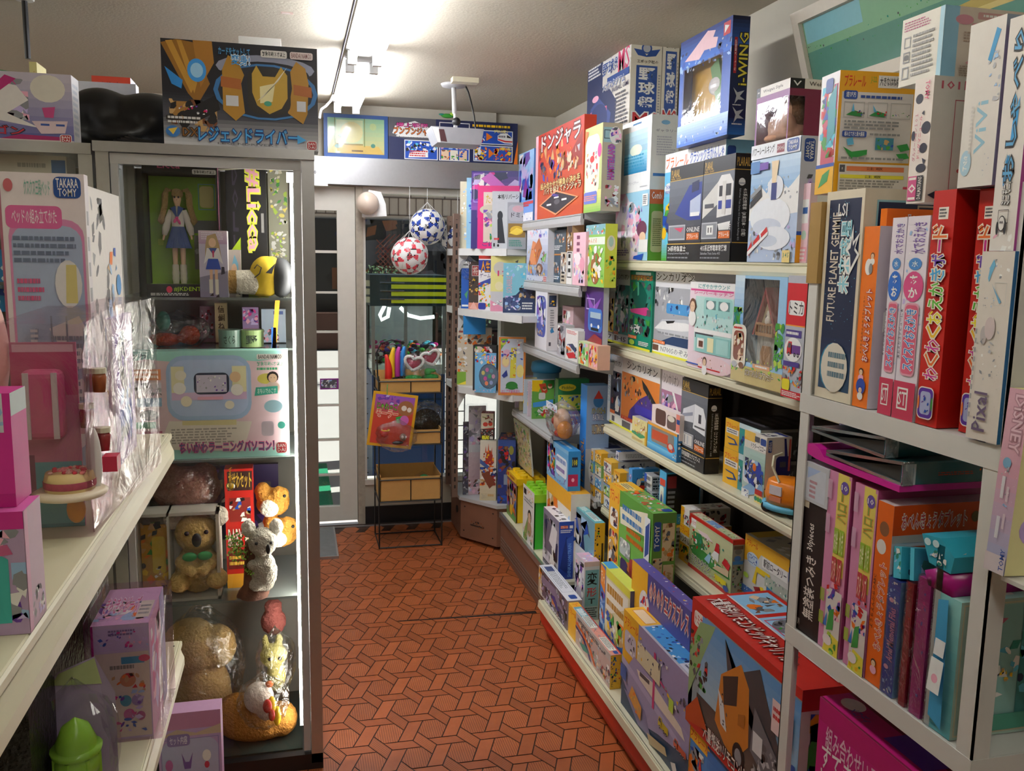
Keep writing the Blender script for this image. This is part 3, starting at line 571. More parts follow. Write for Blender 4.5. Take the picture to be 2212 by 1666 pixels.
# candy machine behind the window
cm = thing('candy_machine', 'candy prize machine with yellow striped head behind the shop window', 'machine', (.46, 5.42, -.02))
TEAL = mat('dark_teal_plastic', '12303a', .4); NAVY = mat('navy_panel', '1b3f73', .5)
g = G(); g.box(0, 0, 0, .46, .42, .84); b_ = g.build('cabinet', NAVY, cm)
g = G(); [g.box(.02, -.006, .78-.05*i, .44, 0, .785-.05*i) for i in range(4)]; g.build('cabinet_grooves', TEAL, b_)
g = G(); g.box(-.01, -.01, 1.27, .47, .43, 1.46); h_ = g.build('head', TEAL, cm)
for i in range(4): g = G(); g.box(.12, -.014, 1.288+i*.044, .47, -.01, 1.314+i*.044); g.build('yellow_stripe', mat('bright_yellow_plastic', 'e6ee1c', .5), h_)
for i in range(3): g = G(); g.cyl((.05, -.018, 1.312+i*.05), (.2, -.018, 1.312+i*.05), .005, n=6); g.build('chrome_bar', CHROME, h_)
for i in range(3): g = G(); g.box(-.03, -.005, 1.29+i*.05, -.01, .1, 1.325+i*.05); g.build('cream_louvre', CREAM, h_)
for (px, py) in ((0, 0), (.44, 0), (.2, .0), (0, .4), (.44, .4)): g = G(); g.box(px, py, .84, px+.02, py+.02, 1.27); g.build('post', ALU, cm)
g = G(); g.box(.004, .004, .84, .456, .008, 1.27); g.box(.004, .02, .84, .008, .4, 1.27); g.build('glass', GLASS, cm)
g = G(); g.box(.0, .4, .84, .46, .41, 1.27); g.build('back_mirror', mat('pale_mirror_panel', 'c9d2d6', .2), cm)
pts = [(.1, .2, 1.26), (.07, .2, 1.2), (.08, .2, 1.17), (.12, .2, 1.19), (.13, .2, 1.25)]; g = G(); g.tube(pts, .012); g.tube([(.2, .2, 1.25), (.25, .2, 1.2), (.33, .2, 1.18), (.42, .2, 1.19)], .012); g.build('neon_tube', emit('white_neon', 'ffffff', 3.), cm)
g = G(); g.box(.01, .01, .84, .45, .4, .9); rr = random.Random(5)
for _ in range(420): g.ell((rr.uniform(.03, .43), rr.uniform(.02, .35), rr.uniform(.88, 1.02)), (.02, .014, .014), n=6, m=4, col=rr.choice(['d', 'k', 'm', 'c', 'w', 'g', 'p', 'o', 'v', 'r', '4a3a2a', 'x', 'n']))
o = g.build('candies', PLASTIC, cm); o['kind'] = 'stuff'
# black wire stand and stacked things on the pavement
ws = thing('wire_stand', 'black wire grid stand on the pavement outside the window', 'stand', (.43, 5.75, -.02))
for i in range(9): g = G(); g.cyl((i*.085, 0, 0), (i*.085, 0, .95), .004, n=5); g.build('wire', WIRE, ws)
for i in range(10): g = G(); g.cyl((0, 0, .04+i*.1), (.68, 0, .04+i*.1), .004, n=5); g.build('wire', WIRE, ws)
g = G(); g.box(.40, 6.0, -.02, .75, 6.3, .30); tag(g.build('storage_box', mat('white_crate', 'e3d6d6', .6)), 'pale box on the pavement below the wire stand', 'box')
g = G(); g.box(.40, 6.02, .301, .72, 6.28, .62); tag(g.build('storage_box', mat('grey_crate', '9598a2', .6)), 'grey crate stacked on the pale box outside', 'box')
g = G(); g.box(.50, 6.05, .623, .74, 6.25, .93); tag(g.build('storage_box', mat('green_crate', '2c7a4c', .6)), 'green crate on top of the grey crate outside', 'box')
g = G(); g.box(.40, 6.5, -.02, .5, 6.75, .98); g.box(.5, 6.5, -.02, .6, 6.7, 1.02); tag(g.build('display_panel', mat('silver_panel', 'b9bbc0', .5)), 'pale silver panel standing behind the green crate', 'panel')
# ---------------------------------------------------------------- footballs in nets at the window
NET = mat('white_net_cord', 'e0e0dc', .8)
def net(t, r, z1, seed):
    g = G(); n = 9
    for k in range(n):
        a = 2*math.pi*k/n; pts = [(math.sin(q)*math.cos(a+q*.6)*r*1.012, math.sin(q)*math.sin(a+q*.6)*r*1.012, -math.cos(q)*r*1.012) for q in [i*.19 for i in range(15)]]; g.tube(pts+[(0, 0, r*1.35)], .0009, n=4)
    g.tube([(0, 0, r*1.3), (0, 0, z1)], .0015, n=4); g.build('net', NET, t)
for (u, v, r, col, lab, edge, rot, y) in ((923, 490, .098, '1f3f9a', 'white football with blue stars hanging in a net at the window, upper one', 'k', (-1.35, .0, .2), 4.84), (885, 553, .1, 'd24a55', 'white football with red stars hanging in a net, lowest of the three', 'k', (-1.2, .25, .3), 4.755), (988, 514, .095, '22306a', 'white football with navy stars half hidden behind the slotted post', 'k', (-1.1, .9, .4), 4.93)):
    P = ony(u, v, y); t, M = star_ball(P, r, col, lab, edge, rot, 'footballs at the window'); net(t, r, 1.925-P.z, 1)
    d = (CAM-P).normalized(); sx = d.cross(Vector((0, 0, 1))).normalized()*-1; up = sx.cross(d)*-1
    if u != 988:
        g = G('k'); g.art(d*(r+.0015)-sx*.022-up*.01, sx*.044, up*.024, d, 't .2 .4 .8 1 k 32;t .1 0 .9 .28 k PANELS'); g.build('ball_print', MATTE, t)
P = ony(806, 440, 4.9); t = thing('wrapped_ball', 'orange patched white ball in tissue at the upper corner of the window', 'ball', P)
g = G(); rr = random.Random(4); g.ell((-.03, 0, .0), .062, n=20, m=14); g.c = [lin('dd7a4a') if (i//3+i//60) % 7 < 2 else lin('d9c6b4') for i in range(len(g.f))]; g.build('ball_cover', PLASTIC, t, True)
g = G(); g.add([(-.06, .01, -.075), (.075, .01, -.065), (.07, .012, .0), (.045, .02, .065), (-.02, .03, .075), (-.06, .01, -.02)], [(0, 1, 2, 3, 4, 5)]); g.build('tissue', MATTE, t)
# ---------------------------------------------------------------- ceiling fittings
P = onz(980, 182, ZC); pm = thing('projector', 'grey projector hanging from a ceiling pole near the shutter box', 'projector', (P.x, P.y, ZC))
g = G(); g.lathe([(.0, 0), (.062, 0), (.055, -.012), (.02, -.016), (0, -.016)], n=24); g.build('ceiling_plate', GREYM, pm, True)
g = G(); g.cyl((0, 0, -.016), (.005, 0, -.135), .011, n=14); g.build('pole', WHITE, pm, True)
g = G(); g.cyl((.006, 0, -.135), (.008, 0, -.16), .007, n=10); g.build('pole_tip', WHITE, pm)
g = G(); g.ell((.014, 0, -.172), (.021, .021, .021)); g.build('ball_joint', BLACK, pm, True)
g = G(); g.box(.002, -.01, -.21, .018, .01, -.188); b_ = g.build('bracket', GREYM, pm)
g = G(); g.extr([(-.12, -.21), (.13, -.212), (.118, -.285), (-.09, -.283)], 'y', -.09, .09); b2 = g.build('projector_body', mat('silver_grey_casing', '9a9ca0', .45), pm)
g = G('w'); g.add([(-.085, -.0905, -.222), (-.06, -.0905, -.222), (-.045, -.0905, -.278), (-.075, -.0905, -.276)], [(0, 1, 2, 3)], '4a2a2e'); g.add([(-.118, -.0903, -.212), (-.085, -.0903, -.215), (-.076, -.0903, -.281), (-.09, -.0903, -.282)], [(0, 1, 2, 3)], 'e9e9e6'); g.build('lens_panel', CARD, b2)
P2 = onz(1004, 169, ZC); g = G(); g.box(-.06, -.03, -.022, .06, .03, 0); rs = g.build('cable_rosette', CREAM); rs.location = P2; tag(rs, 'cream cable outlet on the ceiling beside the projector pole', 'outlet')
q = lambda u, v, y: tuple(ony(u, v, y)); g = G(); g.tube([q(1005, 171, 4.3), q(1004, 182, 4.28), q(1012, 200, 4.26), q(1018, 222, 4.24), q(1024, 250, 4.22), q(1027, 275, 4.2), q(1036, 292, 4.17), q(1040, 297, 4.16)], .004); tag(g.build('power_cable', WIRE), 'black cable hanging from the ceiling outlet by the projector', 'cable')
g = G(); a = onz(766, 0, 2.29); b = onz(718, 200, 2.29); a2 = a+(a-b)*.5; g.tube([a2, a, b], .0035); tag(g.build('pull_string', mat('dark_grey_cord', '55525c', .6)), 'thin dark cord running along the ceiling beside the lamps', 'cord')
g = G(); g.tube([q(720, 205, 4.5), q(714, 218, 4.5), q(704, 229, 4.5), q(694, 236, 4.5), q(691, 246, 4.5), q(690, 256, 4.5)], .006); tag(g.build('lamp_cable', WHITE), 'white curled cord hanging below the end of the lamp', 'cord')
P = ony(59, 103, 3.3); hk = thing('ceiling_hook', 'black rod hanging from a white plate at the left of the ceiling', 'hook', (P.x, P.y, ZC)); hz = ony(62, 127, 3.3).z-ZC
g = G(); g.lathe([(0, 0), (.03, 0), (.028, -.006), (0, -.008)], n=20); g.build('plate', WHITE, hk); g = G(); g.cyl((0, 0, -.006), (0, 0, hz), .009, n=10); g.build('rod', BLACK, hk)
P = onz(620, 28, ZC); g = G('c9a99c'); g.box(-.02, -.012, -.0015, .02, .012, 0); g.art((-.02, .012, -.0015), (.04, 0, 0), (0, -.024, 0), (0, 0, -1), 'l .1 .1 .9 .9 4 w'); o = g.build('ceiling_sticker', CARD); o.location = P; tag(o, 'small faded pink sticker on the ceiling left of the lamp', 'sticker')
# ---------------------------------------------------------------- wall picture on the right, leaning out
fp = thing('landscape_frame', 'white framed green landscape print high on the right wall', 'picture', (XW, 0, 0))
a = onx(1718, 33, XW-.09); b = onx(1765, 165, XW-.02); z1, z0, y1 = a.z, b.z-.06, a.y; y0 = .55; H_ = z1-z0; tilt = .07
def fq(s, t, d=0.): return (-.02-tilt*t-d, y1+(y0-y1)*s, z0+H_*t)     # s 0..1 far to near, t 0..1 up
g = G(); W_ = y1-y0; ft = .03/W_; fh = .03/H_
for q4 in ((0, 0, 1, fh), (0, 1-fh, 1, 1), (0, fh, ft, 1-fh), (1-ft, fh, 1, 1-fh)):
    vs = [fq(s, t, d) for d in (0, .018) for s, t in ((q4[0], q4[1]), (q4[2], q4[1]), (q4[2], q4[3]), (q4[0], q4[3]))]; g.add(vs, [(0, 1, 2, 3), (4, 5, 6, 7), (0, 1, 5, 4), (1, 2, 6, 5), (2, 3, 7, 6), (3, 0, 4, 7)])
g.build('frame', mat('cream_white_frame', 'e6dfd0', .5), fp)
g = G('7fae8c'); O = Vector(fq(0, 0, .004)); g.art(O, Vector(fq(1, 0, .004))-O, Vector(fq(0, 1, .004))-O, (-1, 0, .1), 'r 0 0 1 1 86b894;r 0 0 1 .52 5f9484;r .02 .62 .16 .95 8cc6d0;n .03 .28 .45 .46 dq 1 2;n .0 .4 .5 .6 dgeg 60 3 .07;p cfc07a .34 .56 .42 .62 .47 .72 .5 .9 .55 1 1 1 1 .3 .3 .3 .4 .5;p b7a45c .3 .4 .5 .5 1 .5 1 .4 .28 .34;p 8f7d4a .36 .57 .5 .66 1 .66 1 .63 .5 .62;p 6a7a52 .3 0 .5 .1 1 .08 1 0;r .5 .68 .62 .72 b9d6c4;r .66 .64 .7 .7 b9d6c4'); g.build('landscape_print', GLOSS, fp)
# ---------------------------------------------------------------- glass showcase in the middle
SX0, SX1, SY0, SY1, SH = -.497, .06, 2.532, 2.95, 1.836
sz = [ony(455, 643, SY0+.03).z, ony(455, 993, SY0+.03).z, ony(430, 1297, SY0+.05).z]
sc = thing('glass_showcase', 'tall glass showcase with silver frame and lit white strip in the middle', 'showcase', (0, 0, 0))
for (px, py, w_) in ((SX0, SY0, .032), (SX1-.034, SY0, .034), (SX0, SY1-.034, .032), (SX1-.034, SY1-.034, .034)):
    g = G(); g.box(px, py, .02, px+w_, py+.034, SH-.024); g.build('corner_post', ALU, sc)
g = G(); g.box(SX0-.004, SY0-.012, SH-.026, SX1+.001, SY1+.004, SH); t_ = g.build('top_frame', ALU, sc); 
g = G(); g.box(SX0+.034, SY0+.004, SH-.055, SX1-.036, SY0+.02, SH-.028); g.build('door_rail', GREYM, sc)
g = G(); g.box(SX1-.056, SY0+.006, .06, SX1-.036, SY0+.024, SH-.055); g.build('door_stile', GREYM, sc)
g = G(); g.box(SX0+.034, SY0+.006, .06, SX0+.052, SY0+.024, SH-.055); g.build('door_stile', GREYM, sc)
g = G(); g.box(SX0, SY0, 0, SX1, SY1, .05); g.build('base', BLACK, sc)  # base coloured black to stand for the shadow at the foot
g = G(); g.box(SX0+.05, SY0+.010, .06, SX1-.05, SY0+.013, SH-.05); g.build('front_glass', film('showcase_glass', .035, 'fbfcfb', .03), sc)
g = G(); g.box(SX1-.012, SY0+.034, .05, SX1-.008, SY1-.034, SH-.03); g.build('side_glass', MATS['showcase_glass'], sc)
g = G(); g.box(SX0+.008, SY0+.034, .05, SX0+.012, SY1-.034, SH-.03); g.build('side_glass', MATS['showcase_glass'], sc)
g = G(); g.box(SX0+.01, SY1-.012, .05, SX1-.01, SY1-.006, SH-.03); g.build('back_panel', mat('showcase_back', '76746c', .5, noise=.2, scale=6), sc)
for i, z in enumerate(sz):
    g = G(); g.box(SX0+.036, SY0+.03, z-.007, SX1-.058, SY1-.015, z); s_ = g.build('glass_shelf', mat('smoked_glass_shelf', '6f7674', .1, noise=.02), sc)
g = G(); g.box(SX1-.066, SY0+.03, .13, SX1-.058, SY0+.046, SH-.08); l_ = g.build('light_strip', emit('led_strip', 'fff8ec', LED), sc)
g = G(); g.box(SX1-.075, SY0+.028, SH-.085, SX1-.036, SY0+.05, SH-.058); g.build('strip_cap', emit('led_cap', 'ffffff', 2.), sc)
P = [ony(u, v, SY0+.08) for u, v in ((312, 338), (330, 345), (370, 358), (420, 364), (480, 366), (540, 362), (590, 352), (612, 344))]; g = G(); g.tube(P, .0028); g.build('strip_cable', mat('grey_green_cable', '9a9c88', .6), sc)
g = G(); g.box(SX0+.04, SY0+.03, .05, SX1-.06, SY1-.02, .056); g.build('floor_felt', mat('dark_green_felt', '11211c', .95), sc)
# second showcase further left
lc = thing('left_showcase', 'silver framed glass showcase at the far left, behind the bunk bed box', 'showcase', (0, 0, 0))
lx1 = ony(198, 330, SY0+.02).x; lz = ony(100, 306, SY0+.02).z
g = G(); g.box(-1.1, SY0+.01, lz-.028, lx1, SY1+.02, lz); g.build('top_frame', ALU, lc)
for px in (lx1-.034, -1.1): g = G(); g.box(px, SY0+.02, .02, px+.034, SY0+.054, lz-.028); g.build('corner_post', ALU, lc)
g = G(); g.box(-1.06, SY0+.03, .06, lx1-.034, SY0+.034, lz-.03); g.build('front_glass', MATS['showcase_glass'], lc)
g = G(); g.box(-1.09, SY1, .02, lx1-.01, SY1+.01, lz-.03); g.build('back_panel', MATS['showcase_back'], lc); g = G(); g.box(-1.1, SY0+.02, 0, lx1, SY1, .05); g.build('base', BLACK, lc)
zb = ony(60, 610, SY0+.05).z; g = G(); g.box(-1.06, SY0+.05, zb-.008, lx1-.036, SY1-.01, zb); g.build('glass_shelf', MATS['smoked_glass_shelf'], lc)
# ---------------------------------------------------------------- wire basket rack by the window
A0 = ony(817, 1176, 4.56); zf = 0.; xa_, xb_ = .418, .755; ya_, yb_ = 4.53, 4.78
wr = thing('wire_basket_rack', 'thin black wire rack with three cardboard trays below the shop window', 'rack', (0, 0, 0))
ztray = [(ony(880, 1083, 4.53).z, ony(880, 1036, 4.53).z), (ony(880, 962, 4.53).z, ony(880, 935, 4.53).z), (ony(880, 850, 4.53).z, ony(880, 824, 4.53).z)]
for (px, py) in ((xa_, ya_), (xb_, ya_), (xa_, yb_), (xb_, yb_)): g = G(); g.cyl((px, py, 0), (px, py, ztray[2][1]+.03), .004, n=6); g.build('wire_leg', WIRE, wr)
for z in (.005,)+tuple(q for p in ztray for q in p):
    g = G(); [g.cyl(a+(z,), b+(z,), .0035, n=5) for a, b in (((xa_, ya_), (xb_, ya_)), ((xb_, ya_), (xb_, yb_)), ((xb_, yb_), (xa_, yb_)), ((xa_, yb_), (xa_, ya_)))]; g.build('wire_ring', WIRE, wr)
for a, b in ztray:
    g = G(); h = b-a+.012; t_ = .004; x0, x1, y0, y1 = xa_+.006, xb_-.006, ya_+.006, yb_-.006
    g.box(x0, y0, a, x1, y1, a+t_); g.box(x0, y0, a, x1, y0+t_, a+h); g.box(x0, y1-t_, a, x1, y1, a+h+.02); g.box(x0, y0, a, x0+t_, y1, a+h+.01); g.box(x1-t_, y0, a, x1, y1, a+h+.01)
    k_ = g.build('cardboard_tray', KRAFT, wr); g = G(); g.cyl(((x0+x1)/2, ya_, a), ((x0+x1)/2, ya_, b), .003, n=5); g.build('wire_bar', WIRE, wr)
g = G(); g.tube([(xa_, ya_+.04, ztray[2][1]), (xa_-.005, ya_+.04, ztray[2][1]+.15), (xa_+.02, ya_+.04, ztray[2][1]+.2), (xa_+.07, ya_+.04, ztray[2][1]+.215), (xa_+.14, ya_+.04, ztray[2][1]+.2)], .004); g.build('wire_hook', WIRE, wr)
# ---------------------------------------------------------------- print shorthands
def tt(x0, y0, x1, y1):
    m = (y0+y1)/2; h = (y1-y0); w = x1-x0
    return f';q {x0} {y0} {x1} {y1} 1f4796;t {x0+.1*w} {m+.05*h} {x1-.1*w} {y1-.12*h} w TAKARA;t {x0+.14*w} {y0+.12*h} {x1-.14*w} {m-.03*h} w TOMY'
def ttv(x0, y0, x1, y1):
    m = (x0+x1)/2; w = x1-x0; h = y1-y0
    return f';q {x0} {y0} {x1} {y1} 1f4796;d {m+.03*w} {y0+.1*h} {x1-.12*w} {y1-.1*h} w TAKARA;d {x0+.12*w} {y0+.14*h} {m-.03*w} {y1-.14*h} w TOMY'
def bd(x0, y0, x1, y1):
    m = (y0+y1)/2; h = y1-y0; w = x1-x0
    return f';q {x0} {y0} {x1} {y1} w;q {x0+.06*w} {y0+.06*h} {x1-.06*w} {y1-.06*h} b8222f;t {x0+.16*w} {m+.03*h} {x1-.16*w} {y1-.16*h} w BAN;t {x0+.16*w} {y0+.16*h} {x1-.16*w} {m-.03*h} w DAI'
def pl(x0, y0, x1, y1, c='d8341c'): return f';t {x0} {y0} {x1} {y1} {c} プラレール'
FA = XS+.008; ZAa = ZA+.0005
# ---------------------------------------------------------------- top shelf of the cream shelving
B('baby_toy_box', 'pink and pale blue baby toy box with orange and green end', 'toy box', (1398, 558), 'w|L e9d6e6; p p 0 1 .3 1 .0 .6;p 9ecfe6 .3 1 1 1 1 0 .7 0 .8 .5;e .45 .45 .3 .42 efe3ee;n .2 .12 .75 .85 wpziqw 46 4 .16;n .4 .4 .9 .8 lcmpv 16 6 .2;e .82 .45 .14 .12 6b3350;e .85 .34 .09 .07 h;r .75 .12 1 .3 w;p b .62 .06 .9 .1 .85 .0 .6 .02;t .06 .85 .3 .93 w Combi;l .05 .06 .5 .16 3 v;r .82 .78 .97 .95 w;l .84 .8 .95 .93 5 d|R 5f9a2e; r 0 .8 1 1 c8622c;t .15 .87 .9 .97 w Combi;q .18 .12 1 .7 b9bd8c;l .3 .2 .95 .6 14 5a6a3a', x=FA, z=ZAa, L=1327, R=1428, H=409)
B('picture_box', 'white box printed with a blue sunset sea picture, on the baby toy box', 'toy box', (1403, 402), 'e4e8e4|L eef0ee; g .12 .25 .9 .86 1c7fae cfeef6;g .12 .25 .9 .55 1f86b8 9fdcf0;e .52 .58 .2 .08 f4fbe6;l .14 .3 .88 .52 5 2f9ac4;k .11 .24 .91 .87 w .02;l .4 .92 .7 .96 1 3f8ac4;t .25 .1 .65 .15 s ギャラリーピクチャー;l .7 .04 .95 .07 1 s|R dfe3dc; e .5 .9 .16 .03 7fb4d6;l .2 .45 .9 .72 8 s;r .1 .18 .6 .22 2f6fae;t .15 .77 .95 .81 q ギャラリー', x=FA, z=top(CART['pink and pale blue baby toy box with orange and green end']), L=1339, R=1462, H=246)
B('train_set_box', 'sky blue train set box behind the two black train boxes', 'toy box', (1556, 562), 'w|L 6fc4ea; r 0 .83 1 1 w;t .02 .86 .42 .97 ee6a1c プラレール;t .45 .86 .98 .97 b ~w クラシックきかんしゃ;e .09 .68 .08 .05 w;t .03 .67 .15 .71 b THOMAS;t .03 .63 .15 .66 b FRIENDS;e .1 .42 .07 .13 2a3f8f;e .1 .44 .05 .09 d;r .04 .22 .18 .3 2a2f5a;g 0 0 .25 .2 4fa33a 7fc4e6;n 0 .02 .9 .6 gcbyl 40 3 .2|R 8fd0ee; q .04 .45 .3 .95 1f4796;e .65 .6 .25 .3 e8d9c0;e .65 .6 .14 .18 r;n .4 .2 .95 .9 gyl 14 3 .3', x=FA+.045, z=ZAa, L=1429, R=1627, H=300)
TB = 'k|L 2a2a30; r .0 .86 1 1 1b1a1e;t .04 .89 .3 .97 c9a24a PLARAIL;t .04 .865 .34 .885 c9a24a REAL CLASS;r 0 .85 1 .858 c9a24a;g 0 .2 1 .85 3a3a42 6a6f7a;{pic};r .03 .22 .55 .38 8a8d94;k .03 .22 .55 .38 s .02;{win};r .6 .22 .96 .29 d9722c;t .62 .235 .94 .28 w プラレール;t .6 .3 .98 .35 w ONLINE;r 0 .175 1 .185 c9a24a;r 0 0 1 .175 1b1a1e;t .04 .1 .{n} .16 w {t1};t .04 .065 .7 .09 s {t2};l .04 .02 .9 .045 1 q'
ER = '|R 151417; t .1 .885 .9 .965 c9a24a PLARAIL;r 0 .85 1 .856 c9a24a;e .45 .74 .2 .035 w;r .25 .72 .65 .735 s;d .5 .24 .82 .68 w {t1};d .28 .2 .42 .68 s {t2};r 0 .175 1 .183 c9a24a'
B('train_box', 'black train box with a blue express train on the front', 'toy box', (1511, 561), TB.format(pic='p 2c3f8f .2 .5 .62 .78 .98 .8 .98 .42 .6 .42;p b9c4dc .66 .62 .96 .68 .96 .48 .66 .46;r .68 .46 .94 .5 w;p 1b2450 .7 .8 .9 .82 .9 .72 .7 .7;l .2 .3 .95 .38 3 55555c', win='p d6486a .2 .35 .5 .35 .42 .3', n='6', t1='24系特急富士', t2='Sleeping Limited Express FUJI'), x=FA, z=ZAa, L=1441, R=.06, H=347)
B('train_box', 'black train box with a white electric train front, right of the blue express one', 'toy box', (1578, 563), TB.format(pic='p d9d8d2 .02 .42 .55 .56 .55 .78 .02 .6;p e9e8e4 .5 .42 .96 .44 .98 .74 .86 .82 .6 .82 .5 .76;r .55 .62 .68 .72 2a2a30;r .76 .62 .92 .73 2a2a30;r .54 .5 .66 .58 2c3f9a;r .78 .5 .94 .58 2c3f9a;r .66 .45 .77 .76 dcdad4;r .1 .52 .4 .56 55555c;p w .55 .36 .95 .38 .9 .3 .6 .3', win='r .2 .26 .42 .35 w;r .25 .28 .28 .33 k;r .34 .28 .37 .33 k', n='9', t1='415系近郊電車常磐線', t2='Suburban Train Series 415')+ER.format(t1='415系近郊電車（JR東日本・白電）', t2='Suburban Train Series 415 East Japan Railway 415'), x=FA, z=ZAa, L=1512, R=1613, H=330)
B('snow_train_box', 'big train set box with a snowy mountain scene on the top cream shelf', 'toy box', (1716, 566), 'cfd6e4|L b9cbe6; g 0 .45 1 .88 5f9fd6 c4dcf2;p w 0 .5 .2 .66 .36 .58 .55 .7 .8 .6 1 .7 1 .4 0 .36;n .02 .45 1 .7 wqslw 44 8 .1;n .02 .02 1 .3 wsqlzd 60 3 .12;e .45 .38 .42 .16 f2f6fb;e .4 .3 .3 .07 d3dceb;e .55 .2 .34 .1 eef3fa;e .42 .18 .22 .05 cfd9e8;p k .02 .52 .25 .62 .27 .56 .02 .46;p q .02 .58 .25 .66 .25 .62 .02 .54;e .55 .62 .16 .1 e9eef6;r .47 .52 .58 .66 1b2f7a;p f2d9b0 .45 .84 .6 .84 .56 .66 .48 .66;p r .02 .1 .1 .18 .12 .14 .06 .05;p r .14 .17 .26 .24 .28 .19 .17 .11;p r .3 .24 .42 .3 .45 .25 .33 .18;p w .02 .05 .45 .23 .45 .26 .02 .09;r 0 .88 1 1 eef1f6;t .02 .91 .5 .98 k パワーレールキング;r .55 .9 .7 .97 8a2a3a;t .56 .915 .69 .955 w スペシャル'+tt(.75, .89, .98, .99)+';r .78 .0 .93 .1 f2d98a;t .8 .04 .91 .08 e 3 4 5;r .02 .76 .22 .86 4f86c4;r .22 .78 .4 .84 6b3fa6|R c7cad6; r 0 0 1 .22 f0a818;r 0 .22 1 .25 b'+ttv(.15, .8, .7, .98)+';u .3 .03 .8 .2 d8341c プラレール;n .2 .5 .9 .7 vdz 10 3 .3', x=FA-.004, z=ZAa, L=1613, R=1757, H=292)
B('pink_slim_box', 'slim pale pink box with white label at the end of the top cream shelf', 'toy box', (1741, 569), 'eec9d4|L f0ccd6; r .1 .5 .9 .8 w;r .2 .62 .8 .7 2f5fa6;e .5 .35 .3 .06 b9d6c4;r .05 .02 .95 .2 e9a4b4;l .1 .03 .9 .18 3 w|R f2d4dc; r .1 .45 .8 .85 w;p 2f5fa6 .3 .5 .7 .55 .5 .7;r .05 .02 .95 .2 e39aac', x=FA+.01, z=ZAa, L=.035, R=.2, H=395)
# stacked above the row
z1 = top(CART['white box printed with a blue sunset sea picture, on the baby toy box'])
BB = 'e6e1d2|L e6e1d6; p 22305c 0 .04 .68 .04 .72 .36 .55 .55 .38 .6 .38 1 0 1;l .02 .76 .34 .96 5 w;p 3b4f8f .05 .05 .55 .05 .6 .25 .3 .5 .1 .4;k .1 .1 .5 .36 d6708a .02;e .3 .22 .22 .2 2a3a6f;e .22 .5 .08 .04 p;t .42 .9 .62 .94 n エポック社の;t .38 .72 .78 .88 2a4f96 ~w 野球盤;t .74 .66 .98 .95 d23a6a ~w MS;r .5 .6 .98 .68 2a4f96;t .4 .54 .9 .63 2a4f96 ~w メガスタジアム;t .62 .48 .98 .53 n BASEBALL GAME;l .7 .05 .98 .45 9 d;e .92 .95 .05 .035 q|R e3ddcb; p 2a4f96 .08 .87 .36 .86 .5 .8 .64 .86 .94 .88 .8 .8 .5 .785 .22 .8;e .5 .88 .17 .06 2a4f96;e .5 .88 .12 .045 b9bcc2;t .2 .715 .88 .755 3a3020 エポック社の;r .18 .03 .86 .69 2a4f96;w .26 .2 .8 .68 w 野球盤;t .1 .01 .95 .17 c2343a ~w MS;l .9 .1 .97 .6 16 q'
t1 = B('baseball_game_box', 'baseball game box with fully visible blue kanji end, near the ceiling', 'game box', (1358, 252), BB, x=1.262, z=z1, L=1266, R=1424, H=78)
t2 = B('baseball_game_box', 'baseball board game box half hidden behind the blue window box near the ceiling', 'game box', (1358, 252), BB, x=1.262+t1.data['size'][0]+.003, z=z1, L=1266, R=.075, H=78); t2.location.y = t1.location.y+.0; t2.data['size'][2]
iw = B('wing_toy_box', 'tall blue window box with yellow inside, near the ceiling', 'toy box', (1571, 298), '1d3f96|L 2456ae; g 0 .72 1 1 2f6fd0 16337a;n 0 .68 1 .88 lbsnl 44 4 .2;p efc9d0 .1 .8 .55 .98 .7 .95 .66 .9 .75 .88 .72 .8 .5 .82 .4 .76;r .85 .86 .97 .97 c2444a;p w .87 .88 .95 .93 .87 .95;g 0 0 1 .2 2f6fd0 b9d6f4;n .02 .02 .96 .16 lbwl 20 5 .2|R 141a4a; g 0 .75 1 1 2a5cb4 10153a;g 0 0 1 .16 2a6ab8 141a4a;u .44 .42 .95 .86 f2e04a ~k i-WING;r .15 .52 .32 .82 c22430;u .18 .54 .29 .8 w カーレース戦闘機;p s .2 .4 .45 .36 .85 .38 .6 .33 .9 .3 .5 .3 .3 .26 .4 .33;p s .2 .24 .45 .2 .85 .22 .6 .17 .9 .14 .5 .14 .3 .1 .4 .17;l .2 .245 .8 .26 1 w;l .2 .08 .8 .1 1 w', x=FA+.004, z=top(CART['sky blue train set box behind the two black train boxes']), L=1462, R=1608, H=32, holes={'L': (.1, .16, .84, .72)})
R_, L_, H_ = iw.data['size']
g = G('c99a1e'); g.box(.012, .012, .01, R_-.01, L_-.012, .012); g.add([(R_*.75, .01, .01), (R_*.75, L_-.01, .01), (R_*.75, L_-.01, H_-.02), (R_*.75, .01, H_-.02)], [(0, 1, 2, 3)]); g.build('yellow_tray', CARD, iw)
g = G(); g.extr([(.05, .08), (.1, .06), (.17, .22), (.12, .24)], 'x', .02, .03, '5f9a5a'); g.ell((.03, L_*.4, H_*.5), (.015, .05, .03), col='w'); g.extr([(.02, .3), (.05, .34), (.03, .16)], 'x', .02, .026, 'efe9c9'); g.build('toy_plane', PLASTIC, iw)
g = G(); g.add([(-.001, L_*.14, H_*.15), (-.001, L_*.92, H_*.15), (-.001, L_*.92, H_*.73), (-.001, L_*.14, H_*.73)], [(0, 1, 2, 3)]); g.build('clear_window', BLISTER, iw)
zt6 = top(CART['big train set box with a snowy mountain scene on the top cream shelf'])
